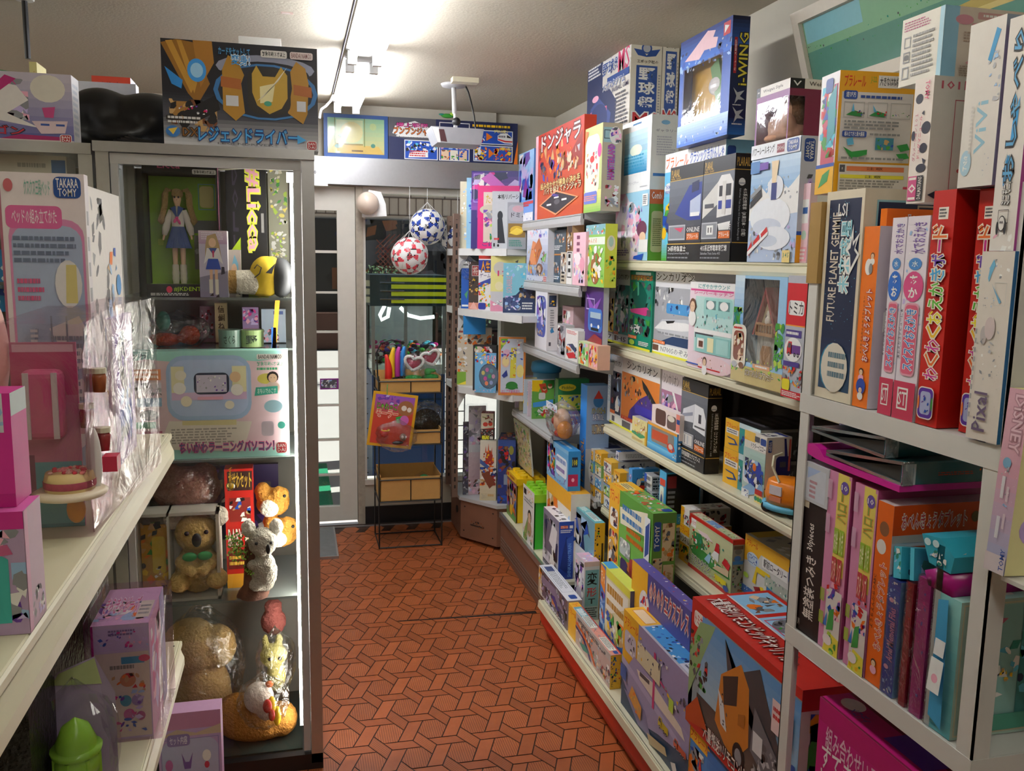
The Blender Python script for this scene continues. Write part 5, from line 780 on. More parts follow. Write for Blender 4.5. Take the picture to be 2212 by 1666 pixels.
B('bridge_set_box', 'purple railway bridge train set box with a yellow end, third in the front row', 'toy box', (1484, 1790), 'b8a8c8|L 9a92ba; g 0 0 1 .3 1c3a5a 34506f;r 0 .45 .25 1 efb62c;t .02 .86 .24 .95 d8341c プラレール;q .03 .6 .22 .82 c9c6d6;n .04 .62 .2 .8 zwd 12 3 .2;p 9f9ac0 .0 .3 .2 .64 .5 .62 1 .5 1 .3 .6 .18 .3 .05;p 8580a8 .05 .2 .4 .24 .5 .05 .3 .02;p b4aed0 0 .45 .9 .3 .9 .36 0 .52;p e6dccc .25 .55 .5 .6 .9 .5 .95 .42 .6 .44 .3 .48;p 55555c .3 .56 .45 .58 .45 .54 .3 .52;p c93a7a .5 .9 .53 .9 .53 .36 .5 .36;p c93a7a .42 .72 .7 .66 .7 .68 .42 .74;r .25 .64 .6 .84 d9d2b0;n .25 .6 .95 .9 dyqwn 40 3 .1;v .6 .26 .74 .38 d9c23a c9b42a;v .82 .26 .98 .36 d86a4a c9583a;r .74 .54 .8 .66 j;p e3a24a .15 .2 .35 .1 .36 .24 .2 .34;n .16 .12 .34 .3 yot 12 3 .2;r .0 .3 .1 .44 3a62a8;p c9b48a .5 0 .75 .1 .72 .16 .46 .08;p e9e4e0 .8 .1 .86 0 .92 .02 .86 .14|R e0b42c|T b4b0c0; r 0 0 .28 1 efb62c;r .04 .25 .26 .75 f4d8b0;k .04 .25 .26 .75 c83a1c .02;r .3 .1 1 .9 3f8fd0;n .3 .1 .8 .9 blkwn 34 3 .16;r .8 .1 1 .9 c9cfe0;l .82 .2 .98 .8 4 n', **onrow(.99), L=1341, R=.075, H=1472)
e5 = B('rainbow_train_box', 'blue train box with a rainbow under the big red truck box', 'toy box', (1712, 1700), '3a7ac4|L 4a8ad0; r 0 .8 .22 1 efb62c;t .01 .84 .21 .95 d8341c プラレール;g .2 0 1 .9 5fa8e6 3a78c4;r .2 .93 1 1 2a62b0;n 0 .2 .2 .75 bodwqr 30 3 .3;e .5 .35 .22 .3 d9674a;e .5 .35 .2 .275 efc84a;e .5 .35 .18 .25 6fb86a;e .5 .35 .16 .22 6f9fe0;e .5 .33 .14 .19 cfe6f6;t .3 .38 .7 .52 c8306a ~w ミュージック;t .3 .24 .72 .38 e8a02c ~w BOXと;t .3 .1 .7 .22 c8306a ~w レール;p w .24 .62 .3 .7 .34 .62 .32 .5;r .2 0 1 .05 2a5aa8;q .78 .56 .98 .76 e9f0f6;l .79 .58 .97 .74 4 b|R 3a6ab0', x=.992, z=ZKb, L=1484, R=.22, H=.20)
rt = B('truck_carrier_box', 'big red toy truck box with an orange truck, in front of the lowest shelf', 'toy box', (1712, 1700), 'b8201c|L 8fa0a8; r 0 .93 1 1 c4231c;p c4231c 0 .62 .12 .86 .2 1 0 1;q .03 .8 .13 .92 f0ece6;t .04 .82 .12 .9 c4231c トミカ;g .12 .3 1 .92 9fbcd0 5f9ad2;p 8fae7a 0 .2 .14 .6 .26 .92 .1 .86 0 .6;n .0 .35 .2 .75 dkgqr 40 3 .14;g .1 .08 1 .3 6a5a50 4a4240;p 3f4046 .36 .9 .4 .66 .68 .9 .72 .8 .98 .24 .98 .14 .6 .3 .5 .6;p c87a2a .3 .24 .34 .62 .52 .82 .6 .7 .62 .3 .5 .1 .4 .14;p 2e2a2c .36 .62 .5 .72 .5 .5 .38 .42;p d9dce0 .32 .5 .38 .42 .42 .24 .36 .26;n .32 .26 .42 .5 wkd 12 3 .1;p a8641f .52 .46 .58 .5 .58 .4 .52 .38;e .54 .16 .055 .1 k;e .54 .16 .032 .06 q;p 6a6c74 .64 .3 .98 .06 .98 .3 .66 .62;n .66 .1 .98 .5 kdqs 60 5 .1;r .66 .32 .74 .46 dcdee2;r .8 .58 .96 .8 f0d4d4;l .81 .66 .95 .76 2 c8242c;r .0 .0 1 .07 b8201c;t .2 .02 .96 .14 f4f0ea ~5a1a18 大量搬送!!リモコンビッグキャリアカー;p b8481c 0 .1 .12 .28 .24 .1 0 .0;e .93 .22 .05 .14 cfb08a;n .87 .05 .99 .3 uho 16 3 .2;q .97 .3 1 .5 1f4796|R d6d2c8; r 0 .86 1 1 b8281c;n .1 .1 .9 .84 bdgkquy 40 3 .3;r .1 .06 .9 .1 c8641c;r .1 .14 .9 .2 c9a03a;r .1 .24 .9 .3 6a6a3a;r .1 .34 .9 .4 9a2a2a|T c4231c; r .03 .42 .28 .94 8fc4ea;n .05 .48 .26 .9 khouqd 26 3 .22;r .32 .42 .58 .94 9fcdf0;e .45 .66 .09 .2 6a6c76;n .37 .5 .53 .84 dqkg 24 4 .2;k .35 .46 .56 .86 d8486a .015;r .62 .42 .98 .94 8fc8f0;n .76 .5 .96 .9 knqwl 30 5 .2;p w .62 .45 .74 .45 .74 .8 .62 .8;l .63 .48 .73 .78 3 r;t .06 .1 .8 .34 f6eeea ~7a1a16 大量搬送!!リモコンビッグキャリアカー;r .03 .4 .98 .42 e9d0d0', x=.990, z=top(e5), L=1484, R=.22, H=1492)
# ---------------------------------------------------------------- second and third rows on the base
ZG = .2155
B('train_box', 'blue and white bullet train box standing on end with blue side, behind the front row', 'toy box', (1205, 1258), 'c9cad6|L a8a4b6; g 0 .1 1 1 d9dae4 8a849a;n .05 .1 .95 .9 qdwsnk 50 3 .24;p 6a6478 .1 .3 .3 .8 .5 .9 .6 .3;p e9e9f0 .4 .5 .6 .86 .9 .8 .8 .4;l .05 .03 .9 .1 2 k|R 1f3f9f; r 0 .82 1 1 2a4fae;r .1 .88 .6 .93 e2622c;t .12 .885 .58 .925 w プラレール;r .7 .88 .92 .93 w;l .1 .8 .9 .86 2 w;p 162c78 .1 .2 .5 .75 .8 .6 .6 .1;p 2f58b8 .5 .7 .95 .76 .95 .3 .7 .3;u .62 .04 .86 .62 6f9fe0 SHINKALION TRAIN|T e6e6ec; n .1 .1 .9 .9 nkd 14 3 .3', x=1.055, z=ZG, L=1172, R=1237, H=1128)
B('train_set_box', 'teal topped train set box with a yellow end, second row on the base', 'toy box', (1279, 1215), '8fc4cc|L 6f9fb0; n .05 .05 .95 .95 qwdlbn 50 3 .3;q .3 .3 .8 .6 e9ecf0|R edb82c; n .05 .3 .6 .95 ngbk 26 3 .3;l .7 .1 .9 .9 1 k;u .15 .05 .4 .28 k プラレール|T 5fb0bc; r .05 .15 .3 .85 cfe6e6;q .1 .2 .24 .8 2a3f8f;r .33 .12 .6 .9 7fc4c8;l .35 .2 .58 .8 5 w;r .62 .2 .94 .85 dff0ee;l .64 .25 .92 .8 5 d', x=1.13, z=ZKb, L=1217, R=1301, H=1131)
B('hero_train_box', 'white and lilac train robot box with a teal panel of brush lettering on its end', 'toy box', (1259, 1307), 'dedee4|L d4d0dc; n .05 .1 .95 .95 wzvdkqp 60 3 .24;p w .1 .1 .5 .4 .7 .2 .4 .02|R d6d8de; r .0 .92 1 1 d9c0b8;r .08 .02 .95 .86 7fb4bc;t .2 .6 .85 .82 k 変;t .2 .4 .85 .56 c8323a 形;t .3 .28 .75 .37 k T;r .08 .02 .95 .24 a8bcc0;l .1 .04 .9 .22 5 k|T d9b8cc; n .1 .1 .9 .9 pwz 14 3 .3', x=1.075, z=ZKb, L=1240, R=1292, H=1215)
B('race_course_box', 'big green train set box with a yellow logo column and orange mountain course picture', 'toy box', (1396, 1275), 'c9c48a|L 5a9a3a; g .26 0 1 .8 4f8f34 6fae4a;r 0 0 .26 1 efb62c;t .02 .9 .25 .98 d8341c プラレール;q .03 .74 .23 .86 f2efe6;n .04 .75 .22 .86 dnu 12 3 .3;n .02 .3 .24 .72 wtudrh 50 5 .3;p efe9d0 .28 .9 .9 .98 .9 .84 .3 .8;l .34 .82 .86 .94 2 3a7ab8;l .45 .72 .85 .82 2 c86a1c;q .3 .62 .55 .72 b9c4c4;n .3 .62 .55 .72 wq 14 3 .3;p d9822f .28 .3 .45 .42 .5 .6 .62 .62 .7 .5 .95 .46 .98 .1 .6 .02 .4 .1;p e8a84a .62 .3 .8 .5 .95 .3 .8 .1;n .3 .1 .98 .6 otudrkyv 110 6 .09;q .55 .52 .72 .64 a8322a;q .34 .48 .5 .6 3a2f6a;p 8a8d94 .4 .14 .48 .36 .54 .3 .46 .06;p 5f9fd6 .6 .4 .66 .66 .7 .66 .66 .4;r .86 .5 .97 .96 e9f0f4;p 1f4796 .88 .72 .96 .76 .96 .94 .88 .9;l .88 .54 .96 .7 3 d;n .3 .02 .6 .2 gej 24 4 .2|R 6a9a3a; r 0 .93 1 1 5a8a3a;q .06 .78 .36 .95 1f4796;u .1 .8 .3 .93 w TOMY;r .42 .72 .94 .94 e3c9a0;n .42 .72 .94 .94 totud 24 3 .3;r .06 .5 .46 .74 e3c9a0;n .06 .5 .46 .74 tokd 20 4 .3;r .5 .5 .94 .7 e3c9a0;n .5 .5 .94 .7 otr 18 5 .3;n .1 .22 .9 .48 rkoyd 36 6 .3;r 0 .1 1 .12 2a3fa0;r 0 0 1 .1 efb62c;n .2 .1 .9 .3 otu 20 7 .3;l .78 .14 .94 .46 1 e9e4d0|T 6aa84a; r 0 0 .3 1 efb62c;r .04 .3 .28 .7 f2d98a;l .06 .34 .26 .66 3 d;u .02 .08 .26 .26 d8341c プラレール;n .3 .1 .95 .9 lorwtg 60 3 .2;q .9 .5 .98 .9 1f4796', x=1.12, z=ZKb, L=1307, R=1446, H=1110)
B('train_box', 'blue edged train course box with a picture of curving tracks, before the green box', 'toy box', (1354, 1390), '6a8ac0|L e0d6b0; r 0 0 .2 1 3a72c0;p e88a2c .01 .78 .18 .7 .18 .96 .01 .99;t .02 .8 .17 .94 f4e6c0 プラレール;n .0 .05 .2 .7 oubvlr 30 3 .4;r .2 .92 1 1 d9d64a;p e9e4d8 .24 .5 .95 .8 .95 .9 .24 .9;l .26 .72 .9 .88 1 b8862c;l .26 .6 .95 .72 1 b8862c;n .22 .05 .98 .58 yjbtwgo 60 4 .18;p 3a72c0 .2 .34 .6 .3 .9 .38 .9 .32 .6 .24 .2 .28|R 4a4f7a|T d6dc5a; r 0 .1 .25 .9 3a9ad6', x=1.04, z=ZKb, L=1292, R=.045, H=1278)
B('train_box', 'purple and blue steam train box with red lettering between the bridge box and green box', 'toy box', (1478, 1560), '4a3f8a|L 4a4a9a; r 0 .0 .16 1 efb62c;t .01 .84 .15 .95 d8341c プラレール;p efb62c .1 .5 .3 .8 .3 1 0 1;e .25 .74 .09 .11 e6e9f2;n .16 .64 .34 .84 bwr 12 3;t .34 .82 .98 .97 c8342c ~f0e6e0 のりのりエクスプレス;p 2a2f7f .14 .45 .25 .72 .6 .72 .75 .5 .7 .3 .2 .3;p 5a9ad6 .2 .66 .56 .68 .58 .58 .2 .54;p 8a2a3a .16 .42 .7 .42 .72 .36 .16 .36;e .2 .56 .05 .09 d9dce6;n .14 .3 .75 .72 nvbykq 44 4 .12;p efd24a .14 .3 .34 .4 .6 .34 .5 .26;r .16 .04 .9 .3 6a8ac4;r .3 .06 .42 .26 c9a890;r .45 .06 .58 .26 d9c0a0;n .3 .05 .98 .5 lubwohk 60 5 .12|R 3a3a7a|T 5a4f9a; n .1 .1 .9 .9 yrbw 20 3 .2', x=1.055, z=ZKb, L=1356, R=.04, H=1322)
o = B('toy_car_box', 'small orange topped toy box under the bright blue tool set box', 'toy box', (1229, 1130), 'e8a02c|L e9e0d0; r 0 .8 1 1 efb02c;n .05 .05 .6 .8 rytow 26 3 .3;n .6 .05 .98 .8 lwb 14 4 .3|R e8e2d8; n .1 .1 .9 .8 brw 14 3|T efae2c; t .5 .1 .95 .4 c83a1c プラレール', x=1.105, z=ZG, L=1178, R=.085, H=1069)
B('tool_set_box', 'bright blue toy box with white lettering above the orange topped box', 'toy box', (1226, 1072), '3a9ade|L 7fb8e0; g 0 .1 1 .9 8fc0e6 5fa8dc;n .03 .1 .4 .9 rmbyvokg 70 3 .2;q .45 .25 .95 .75 eaf2fa;l .47 .52 .93 .72 1 6a8ac8;l .47 .3 .93 .48 1 8a6ab8;n .4 .03 .98 .25 rbcv 24 4 .2|R 2f8fd6; r .3 .6 .75 .85 1a2a4a;t .33 .64 .72 .8 e6e23a 108;r 0 .12 .8 .42 b8245a;e .4 .28 .12 .05 p|T 3a9ade; l .1 .3 .9 .7 1 cfe9fa', x=1.105, z=top(o), L=1181, R=1253, H=976)
# small train boxes stacked in columns, ends towards the aisle
pal = [('efb62c', 'wrbk'), ('e9e6de', 'ndrq'), ('5fa8d6', 'wbn'), ('e6e2d6', 'gyk'), ('efc04a', 'uwk'), ('cfd6dc', 'bnk'), ('8fbf6a', 'wyk')]; k = 0
spots = [(1264, 1253, 966, 4), (1281, 1268, 972, 4), (1298, 1285, 981, 4), (1320, 1304, 1001, 4), (1338, 1325, 1023, 3)]
place = ('in the farthest column', 'in the second column', 'in the third column', 'in the fourth column', 'in the nearest column'); lev = ('bottom', 'second', 'third', 'topmost', 'fifth')
for ci, (un, uf, vt, n) in enumerate(spots):
    P0 = Vector((1.226, 0, ZDb)); P0.y = slen(P0, Vector((0, 1, 0)), un); Ht = slenv(P0, Vector((0, 0, 1)), vt); z_ = ZDb
    for j in range(n):
        c, q = pal[k % 7]; c2 = pal[(k+3) % 7][0]; k += 1
        o = B('small_train_box', f'small train car box {place[ci]} of the stacked small train boxes, {"top one" if j == n-1 else lev[j]+" level"}', 'toy box', (un, 1100), f'b9bbbd|L {c}; n .05 .1 .95 .8 {q}w 16 {k} .3;r 0 .82 1 1 {c2};t .05 .84 .9 .98 d8341c プラレール;r 0 0 1 .08 d|R c4c6c8; n .1 .1 .95 .9 {q}dq 20 {k} .3;r 0 .0 .15 1 {c2}|T a8aaae; r 0 0 1 .2 {c2};q .1 .3 .9 .7 {"n" if k%3 else "d"};l .1 .74 .9 .95 2 d', x=1.226, z=z_, L=uf, R=.19, H=Ht/n-.001, group='small train car boxes stacked on the lowest narrow shelf'); z_ = top(o)
B('small_train_box', 'white train car box with a blue striped top lying on the small boxes', 'toy box', (1336, 1000), 'dfe2e8|L e9e9ee; e .5 .4 .3 .3 n;n .1 .1 .9 .9 nbq 10 3|R d9dbe0; l .2 .2 .9 .7 3 q|T 3a72c4; n .1 .1 .9 .9 bvlw 16 3 .3', x=1.25, z=z_+.03, L=.03, R=.15, H=.035)
B('train_box', 'sky blue toy train box with a window showing red wagons, above the green box', 'toy box', (1364, 1052), '3a8ad0|L 4a9adc; n .1 .2 .9 .8 wpbr 14 3|R 3a8fd6; r .22 .02 .98 .5 2a2a2e;r .3 .04 .6 .38 b8281c;r .66 .04 .98 .4 b8281c;p 1f4f9f .02 .1 .2 .7 .3 .5 .25 .1;e .25 .5 .08 .14 e3e3de;r .3 .56 .98 .66 d9b87a;l .4 .75 .9 .9 1 9fd0f0;l .4 .66 .9 .74 1 w|T 4a9ae0; r .5 .1 1 .3 2f7fc8;l .1 .3 .6 .6 2 w', x=1.23, z=ZDb+.12, L=1357, R=1421, H=1015)
B('train_box', 'light blue edged black windowed toy train box right of the red wagon box', 'toy box', (1435, 1075), '5ab0dc|L 4aa8dc; q .1 .1 .7 .7 e6efe0;e .4 .4 .2 .22 d8cfc0;e .4 .4 .14 .15 3a5a8f;r .1 .72 .9 .85 c83a2c|R 3aa0d8; r .02 .2 .98 .97 141416;r .04 .7 .3 .93 8a2a2a;l .06 .3 .3 .66 4 q;t .4 .04 .9 .16 cfe9f6 プラレールトーマス|T 2f4a6a', x=1.23, z=ZDb+.10, L=1421, R=1509, H=1022)
# support for the two train boxes
o = B('rail_pack', 'flat yellow track pack under the blue toy train boxes', 'toy box', (1440, 1110), 'd9b03a|L efb62c; n .1 .1 .9 .9 wkr 20 3 .3|R b9bcc0; l .1 .1 .9 .9 5 d|T efb62c; r .3 .1 .9 .9 8a8d94', x=1.232, z=ZDb, L=1356, R=.2, H=.097)
# ---------------------------------------------------------------- block buckets on the far plinth
def bucket(label, A, x, L, H, R, colr, lid, lab, nst):
    P = Vector((x, 0, ZG)); P.y = slen(P, Vector((0, 1, 0)), A[0]); L_ = min(.20, slen(P, Vector((0, 1, 0)), L)); H_ = slenv(P, Vector((0, 0, 1)), H)
    t = thing('block_bucket', label, 'toy bucket', P); g = G(); g.box(.008, .008, 0, R-.008, L_-.008, H_*.8); g.build('bucket_body', colr, t)
    g = G(); g.box(0, 0, H_*.8, R, L_, H_*.94); l_ = g.build('lid', lid, t)
    for i in range(nst):
        for j in range(2): g = G(); g.cyl((R*(.28+.44*j), L_*(i+.5)/nst, H_*.94), (R*(.28+.44*j), L_*(i+.5)/nst, H_), min(R*.19, L_/nst*.4), n=18); g.build('stud', lid, l_)
    g = G('w'); g.add([(-.001, L_, 0), (-.001, 0, 0), (-.001, 0, H_*.96), (-.001, L_, H_*.96)], [(0, 1, 2, 3)], lab[0]); g.art((-.001, L_, 0), (0, -L_, 0), (0, 0, H_*.96), (-1, 0, 0), lab[1]); g.build('label_sleeve', CARD, t); return t, H_
YP = mat('yellow_block_plastic', 'f2c81c', .35); GP = mat('green_block_plastic', '2fae2f', .35); LG = mat('lime_block_plastic', '8fce2f', .35)
gb, gh = bucket('yellow block bucket with yellow studs and a play photo on the far base', (1115, 1132), 1.075, 1084, 1030, .15, YP, YP, ('e9c02c', 'r 0 0 1 .86 8a5a6a;g 0 0 1 .8 6a8a3a b9a0a8;n .05 .05 .95 .8 ouvtgyrb 60 3 .2;r .0 .86 1 1 f2c81c;p c8341c .05 .9 .2 .9 .2 .97 .05 .97;l .3 .88 .9 .97 1 b8541c;f .5 .4 .12 5a3a2a y'), 4)
bucket('green block bucket with lime studs and a white photo sleeve on the far base', (1152.5, 1181), 1.055, 1124, 1062, .1, GP, LG, ('ecebe6', 'n .05 .8 .9 .96 rygo 14 3 .2;r .06 .84 .3 .94 1a1a1a;l .1 .7 .9 .8 2 q;f .62 .5 .15 2a1f1a b89a7a;p 8fae5a .1 .1 .5 .5 .4 .02 .1 .02;n .1 .05 .95 .3 tuhg 20 5 .2'), 4)
B('puzzle_sheet', 'beige picture sheet full of tiny figures leaning over the block buckets', 'puzzle', (1150, 1032), 'd9d0a0|L d3c79a; n .0 .1 1 .95 tuihjgsd 260 3 .07;n .0 .0 1 .2 yoy 40 4 .14;r 0 .93 1 1 c9d0a0;n .0 .9 1 1 gjw 26 3 .2|R e6e6d8', x=1.15, z=ZG+gh+.001, L=1118, R=.008, H=925, lean=-6)
# boards, plush, tall patrol box
for i, (c, nm) in enumerate((('d9c8d2', 'pale pink edged'), ('c9d6e0', 'pale blue edged'), ('e6d9a0', 'yellow tagged'), ('d2c4dc', 'lilac edged'))):
    B('picture_board', f'{nm} flat picture board in clear wrapping, standing behind the green one', 'board', (1140-9*i, 905), f'{c}|R {c}; n .1 .1 .9 .9 gylw 20 3|L {c}; r 0 .3 1 .4 efd23a;l .2 .5 .8 .95 6 q', x=1.11, z=.7805, L=.012, R=.16, H=824-4*i)
B('picture_board', 'green and yellow animal picture board in clear wrapping, front one of the row', 'board', (1148, 911), 'cfc8b8|R 6aa84a; p f0c81c 0 .72 0 1 .5 1 .3 .7;p 2f7a34 .5 1 1 1 1 .8 .7 .74;p c8482c .3 .9 .5 .6 .7 .7 .6 .92;e .55 .78 .08 .05 h;e .8 .84 .1 .06 h;e .55 .8 .09 .04 u;e .8 .87 .1 .04 u;q .3 .5 .6 .68 e9e6dc;p 4a9ade .05 .42 .95 .5 .95 .34 .05 .3;e .6 .24 .16 .1 w;e .6 .14 .2 .1 c83a2c;n .1 .02 .9 .3 gjw 30 3 .2|L c9c4cc; l .2 .2 .8 .9 8 q', x=1.11, z=.7805, L=.014, R=1196, H=822)
B('play_set_box', 'green and yellow play set box behind the bagged toys', 'toy box', (1204, 905), '2f7a44|R 2f7f4a; r 0 .0 1 .3 3a5ab8;e .3 .82 .28 .08 e6d23a;t .12 .79 .5 .85 2f6a3a Pickles;r .0 .34 1 .66 d9dc5a;n .05 .36 .95 .64 clgb 26 3 .2;l .1 .16 .8 .24 1 w;n .1 0 .9 .14 wpy 14 3|L 2a6a3f', x=1.19, z=.7805, L=.05, R=1270, H=820)
P = Vector((1.13, 0, .7805)); P.y = slen(P, Vector((0, 1, 0)), 1213)
bt = thing('bagged_toy', 'clear bag holding round red and peach toy figures on the low grey shelf', 'toy', P)
RP = mat('red_vinyl', 'c8402c', .4); PP = mat('peach_vinyl', 'e3b490', .5)
g = G(); g.ell((0, 0, .07), (.04, .045, .055)); g.build('toy_head', PP, bt, True); g = G(); g.ell((-.03, .01, .07), (.015, .018, .018)); g.ell((.03, .05, .05), (.03, .03, .045)); g.build('toy_cheeks', RP, bt, True)
g = G(); g.ell((-.005, -.06, .04), (.035, .03, .04), col='d98a3a'); g.ell((.0, -.02, .02), (.04, .04, .02), col='c8402c'); g.build('second_toy', PLASTIC, bt, True); bag('bag', (.07, .11, .085), bt, 4, (0, -.01, .08))
g = G('e6e9ee'); g.box(-.05, -.08, .12, -.048, .08, .15); g.art((-.05, .08, .12), (0, -.16, 0), (0, 0, .03), (-1, 0, 0), 'n .05 .1 .95 .9 bnrl 14 3 .5'); g.build('header_card', CARD, bt)
B('patrol_box', 'tall blue vehicle box with grey blue end panel right of the bagged toys', 'toy box', (1262, 985), '2f86d8|L 2f8ae0; u .2 .1 .75 .5 e8a05a ~1f5aa8 PATROL|R 8fa8cc; e .5 .86 .22 .06 3a7ab8;p c83a2c .3 .88 .5 .96 .7 .88;t .22 .74 .82 .8 e6d23a ~2a3f6f パウ・パトロール;t .28 .68 .75 .74 f4f4f4 ~2a3f8f PATROL;t .25 .56 .78 .64 e9d9b0 ~6a4a3a ULTIMATE;r .0 .0 1 .42 b9c0cc;e .55 .22 .4 .18 e9ecf2;p 2a2f8f .2 .24 .4 .36 .6 .34 .4 .2;n .5 .02 .95 .2 rdk 16 3|T 6fb0e8', x=1.2, z=.5505, L=1249, R=1311, H=834)
g = G(); g.lathe([(0, 0), (.075, 0), (.08, .02), (.075, .05), (.06, .055), (0, .055)], n=24); o = g.build('round_tin_lid', mat('sky_blue_plastic', '4fa8dc', .35), smooth=True); o.location = (1.3, 3.8, 1.02); P = ony(1180, 803, 4.3); o.location = (P.x, 4.3, P.z)
tag(o, 'round sky blue tub behind the picture boards', 'tub'); g = G(); g.cyl((0, 0, -o.location.z+.7805), (0, 0, 0), .068, n=20); g.build('tub_body', mat('clear_blue_plastic', '7fb0c8', .3), o, True); o.name = 'round_tub'
# ---------------------------------------------------------------- grey shelving, upper three shelves
zk, zl, zm = [z+.0005 for z in ZF]; XFf = XF+.006
B('toy_box', 'slim blue toy box with white streaks, left of the red dragon game box', 'toy box', (1151, 466), '5f8fd0|L 6a9ade; g 0 .3 1 1 4f86d0 9fcaf0;n .05 .3 .95 .98 lwbvz 40 3 .3;p 7a2a8a .3 .36 .5 .66 .6 .5 .5 .34;e .45 .7 .12 .05 zw;r 0 .24 1 .28 c8343a;l .05 .2 .95 .24 1 r;r 0 0 1 .12 e6e6ee;n .1 .02 .9 .12 lbw 14 3 .3'.replace('zw', 'z'), x=XFf, z=zk, L=1119, R=.03, H=320)
B('dragon_game_box', 'red and orange game box with a black playing board on the top grey shelf', 'game box', (1257, 452), 'c8402a|L c24a1f; g 0 .1 1 1 c4501c b8301c;r 0 0 .06 1 e8b4bc;n .08 .5 .98 .84 ouxrt 40 3 .34;p 8a1f14 .6 .5 .98 .86 .98 .5;t .14 .78 .94 .97 f4ece4 ~5a1010 ドンジャラ;n .1 .42 .6 .7 nbnvd 26 5 .26;n .5 .45 .96 .72 hsutho 30 6 .24;t .14 .34 .96 .42 f2d98a ~6a2a10 組み合わせが勝負の決め手;t .22 .27 .98 .35 f2e0b0 ~6a2a10 パイを揃えてドンジャラ;p e8a070 .12 .16 .5 .02 .94 .18 .5 .3;p 232029 .16 .16 .5 .04 .9 .18 .5 .28;p 4a3a8f .4 .25 .52 .22 .56 .24 .44 .27;e .52 .17 .06 .03 d;r .3 .14 .4 .16 w;r .62 .17 .72 .19 w;r .46 .21 .56 .225 w', x=XFf+.004, z=zk, L=1155, R=.05, H=246)
B('hamster_box', 'tall green and tan window box with dotted plush picture beside the picture box', 'toy box', (1297, 443), 'c9bfa8|L b9c47a; g 0 0 1 .25 8fbf5a e6e08a;q .12 .2 .88 .9 efe6d0;n .2 .3 .8 .7 wtirq 60 3 .12;e .5 .62 .12 .04 r;e .88 .7 .1 .08 d6408a;q .1 .1 .8 .24 6a7ac8;l .12 .13 .78 .2 3 f09a6a;p d8702c .1 .8 .3 .95 .14 .97|R b9ab92; r .05 .78 .6 .95 9fc0c4;k .08 .82 .4 .92 k .03;e .65 .86 .3 .1 e9e4dc;n .4 .78 .95 .95 vdp 14 3 .3;u .3 .36 .62 .76 c83a6a ~5a6ac8 HAMSTERLAND;n .2 .04 .9 .3 pqxw 26 4 .3', x=XFf+.01, z=zk, L=1257, R=1339, H=264)
B('robot_toy_box', 'clear edged white box with an orange gun shaped toy, first on the middle grey shelf', 'toy box', (1182, 601), 'd9dbe2|L c9ccda; g 0 .1 1 1 8a9ac0 dfe2ec;n .1 .8 .95 .98 opvzlb 30 3 .3;p d98a5a .1 .3 .3 .75 .45 .72 .55 .45 .5 .3;p b86a3a .35 .6 .6 .8 .75 .6 .5 .3;e .62 .22 .14 .11 6a4a3a;e .62 .22 .09 .07 c9a88a;p 6fae5a .7 .42 .95 .52 .9 .36 .7 .38;n .1 .1 .9 .6 oudsy 40 4 .14;n .05 .0 .95 .14 lbwn 22 5 .2'+bd(.82, .0, .98, .1), x=XFf, z=zl, L=1137, R=.04, H=488)
a = B('gadget_box', 'black gadget box with an orange blaster below the brown edged one', 'toy box', (1212, 603), '3a4a5a|L 2f4556; n .1 .35 .8 .75 otuw 20 3 .3;l .1 .1 .9 .25 2 w;n .2 .1 .9 .4 lcb 12 4 .2|R 6a6f76', x=XFf+.03, z=zl, L=1184, R=.08, H=552)
B('gadget_box', 'brown edged dark gadget box with an orange blaster, on the black one', 'toy box', (1222, 552), 'a06a30|L 3f4f5a; n .2 .5 .9 .85 outw 20 3 .3;l .1 .2 .8 .4 3 w;r 0 .0 1 .06 b87a3a', x=XFf+.03, z=top(a), L=1186, R=.08, H=496)
B('slim_box', 'slim tan box with white and grey lettering left of the pink box', 'toy box', (1222, 604), 'd6d0c4|L c9bda8; n .1 .3 .9 .95 qdwu 26 3 .3;l .2 .04 .8 .4 3 k', x=XFf, z=zl, L=1210, R=.05, H=545)
a = B('slim_box', 'slim white box with black stacked lettering left of the pink box', 'toy box', (1235, 605), 'e3e3e0|L e9e8e4; k .1 .2 .9 .98 k .06;l .28 .3 .74 .95 3 k|R e0dfdb', x=XFf, z=zl, L=1223, R=.05, H=543)
B('slim_box', 'slim brown box with dark picture and white cat shapes, stacked on the white lettered box', 'toy box', (1236, 543), 'b89a6a|L 8a6a4a; r .1 .7 .9 .98 3a2a22;n .1 .05 .9 .7 wqut 26 3 .3;l .2 .1 .8 .3 2 k', x=XFf, z=top(a), L=1224, R=.05, H=484)
B('pink_box', 'pink box with faint white rabbit shapes on the middle grey shelf', 'toy box', (1263, 605), 'eeb8c6|L efc0cc; n .1 .05 .9 .6 pwzqi 40 3 .22;l .3 .6 .6 .96 3 8a4a6a;e .4 .5 .25 .12 f4e6ea;e .75 .4 .18 .14 e9a0b4', x=XFf-.002, z=zl, L=1236, R=.05, H=501)
B('animal_box', 'green and yellow jungle toy box with a brown lion picture on the middle grey shelf', 'toy box', (1304, 590), 'b9d46a|L 8fc45a; r 0 .84 1 1 7fb0b8;n .02 .84 .98 .98 orwlg 24 3 .3;r .0 .68 1 .8 e6efe0;t .05 .7 .6 .78 d8703a じゃんぐる;e .55 .3 .24 .26 9a5f30;e .55 .28 .14 .12 e9e0d0;e .5 .25 .05 .04 k;n .02 .05 .98 .66 jygw 40 4 .16|R d6de4a; e .5 .7 .35 .12 f0e6c0;e .5 .72 .2 .08 b8d6c0;n .1 .1 .9 .5 yojg 20 3 .3|T a8d6e0', x=XFf+.01, z=zl, L=1263, R=1330, H=483)
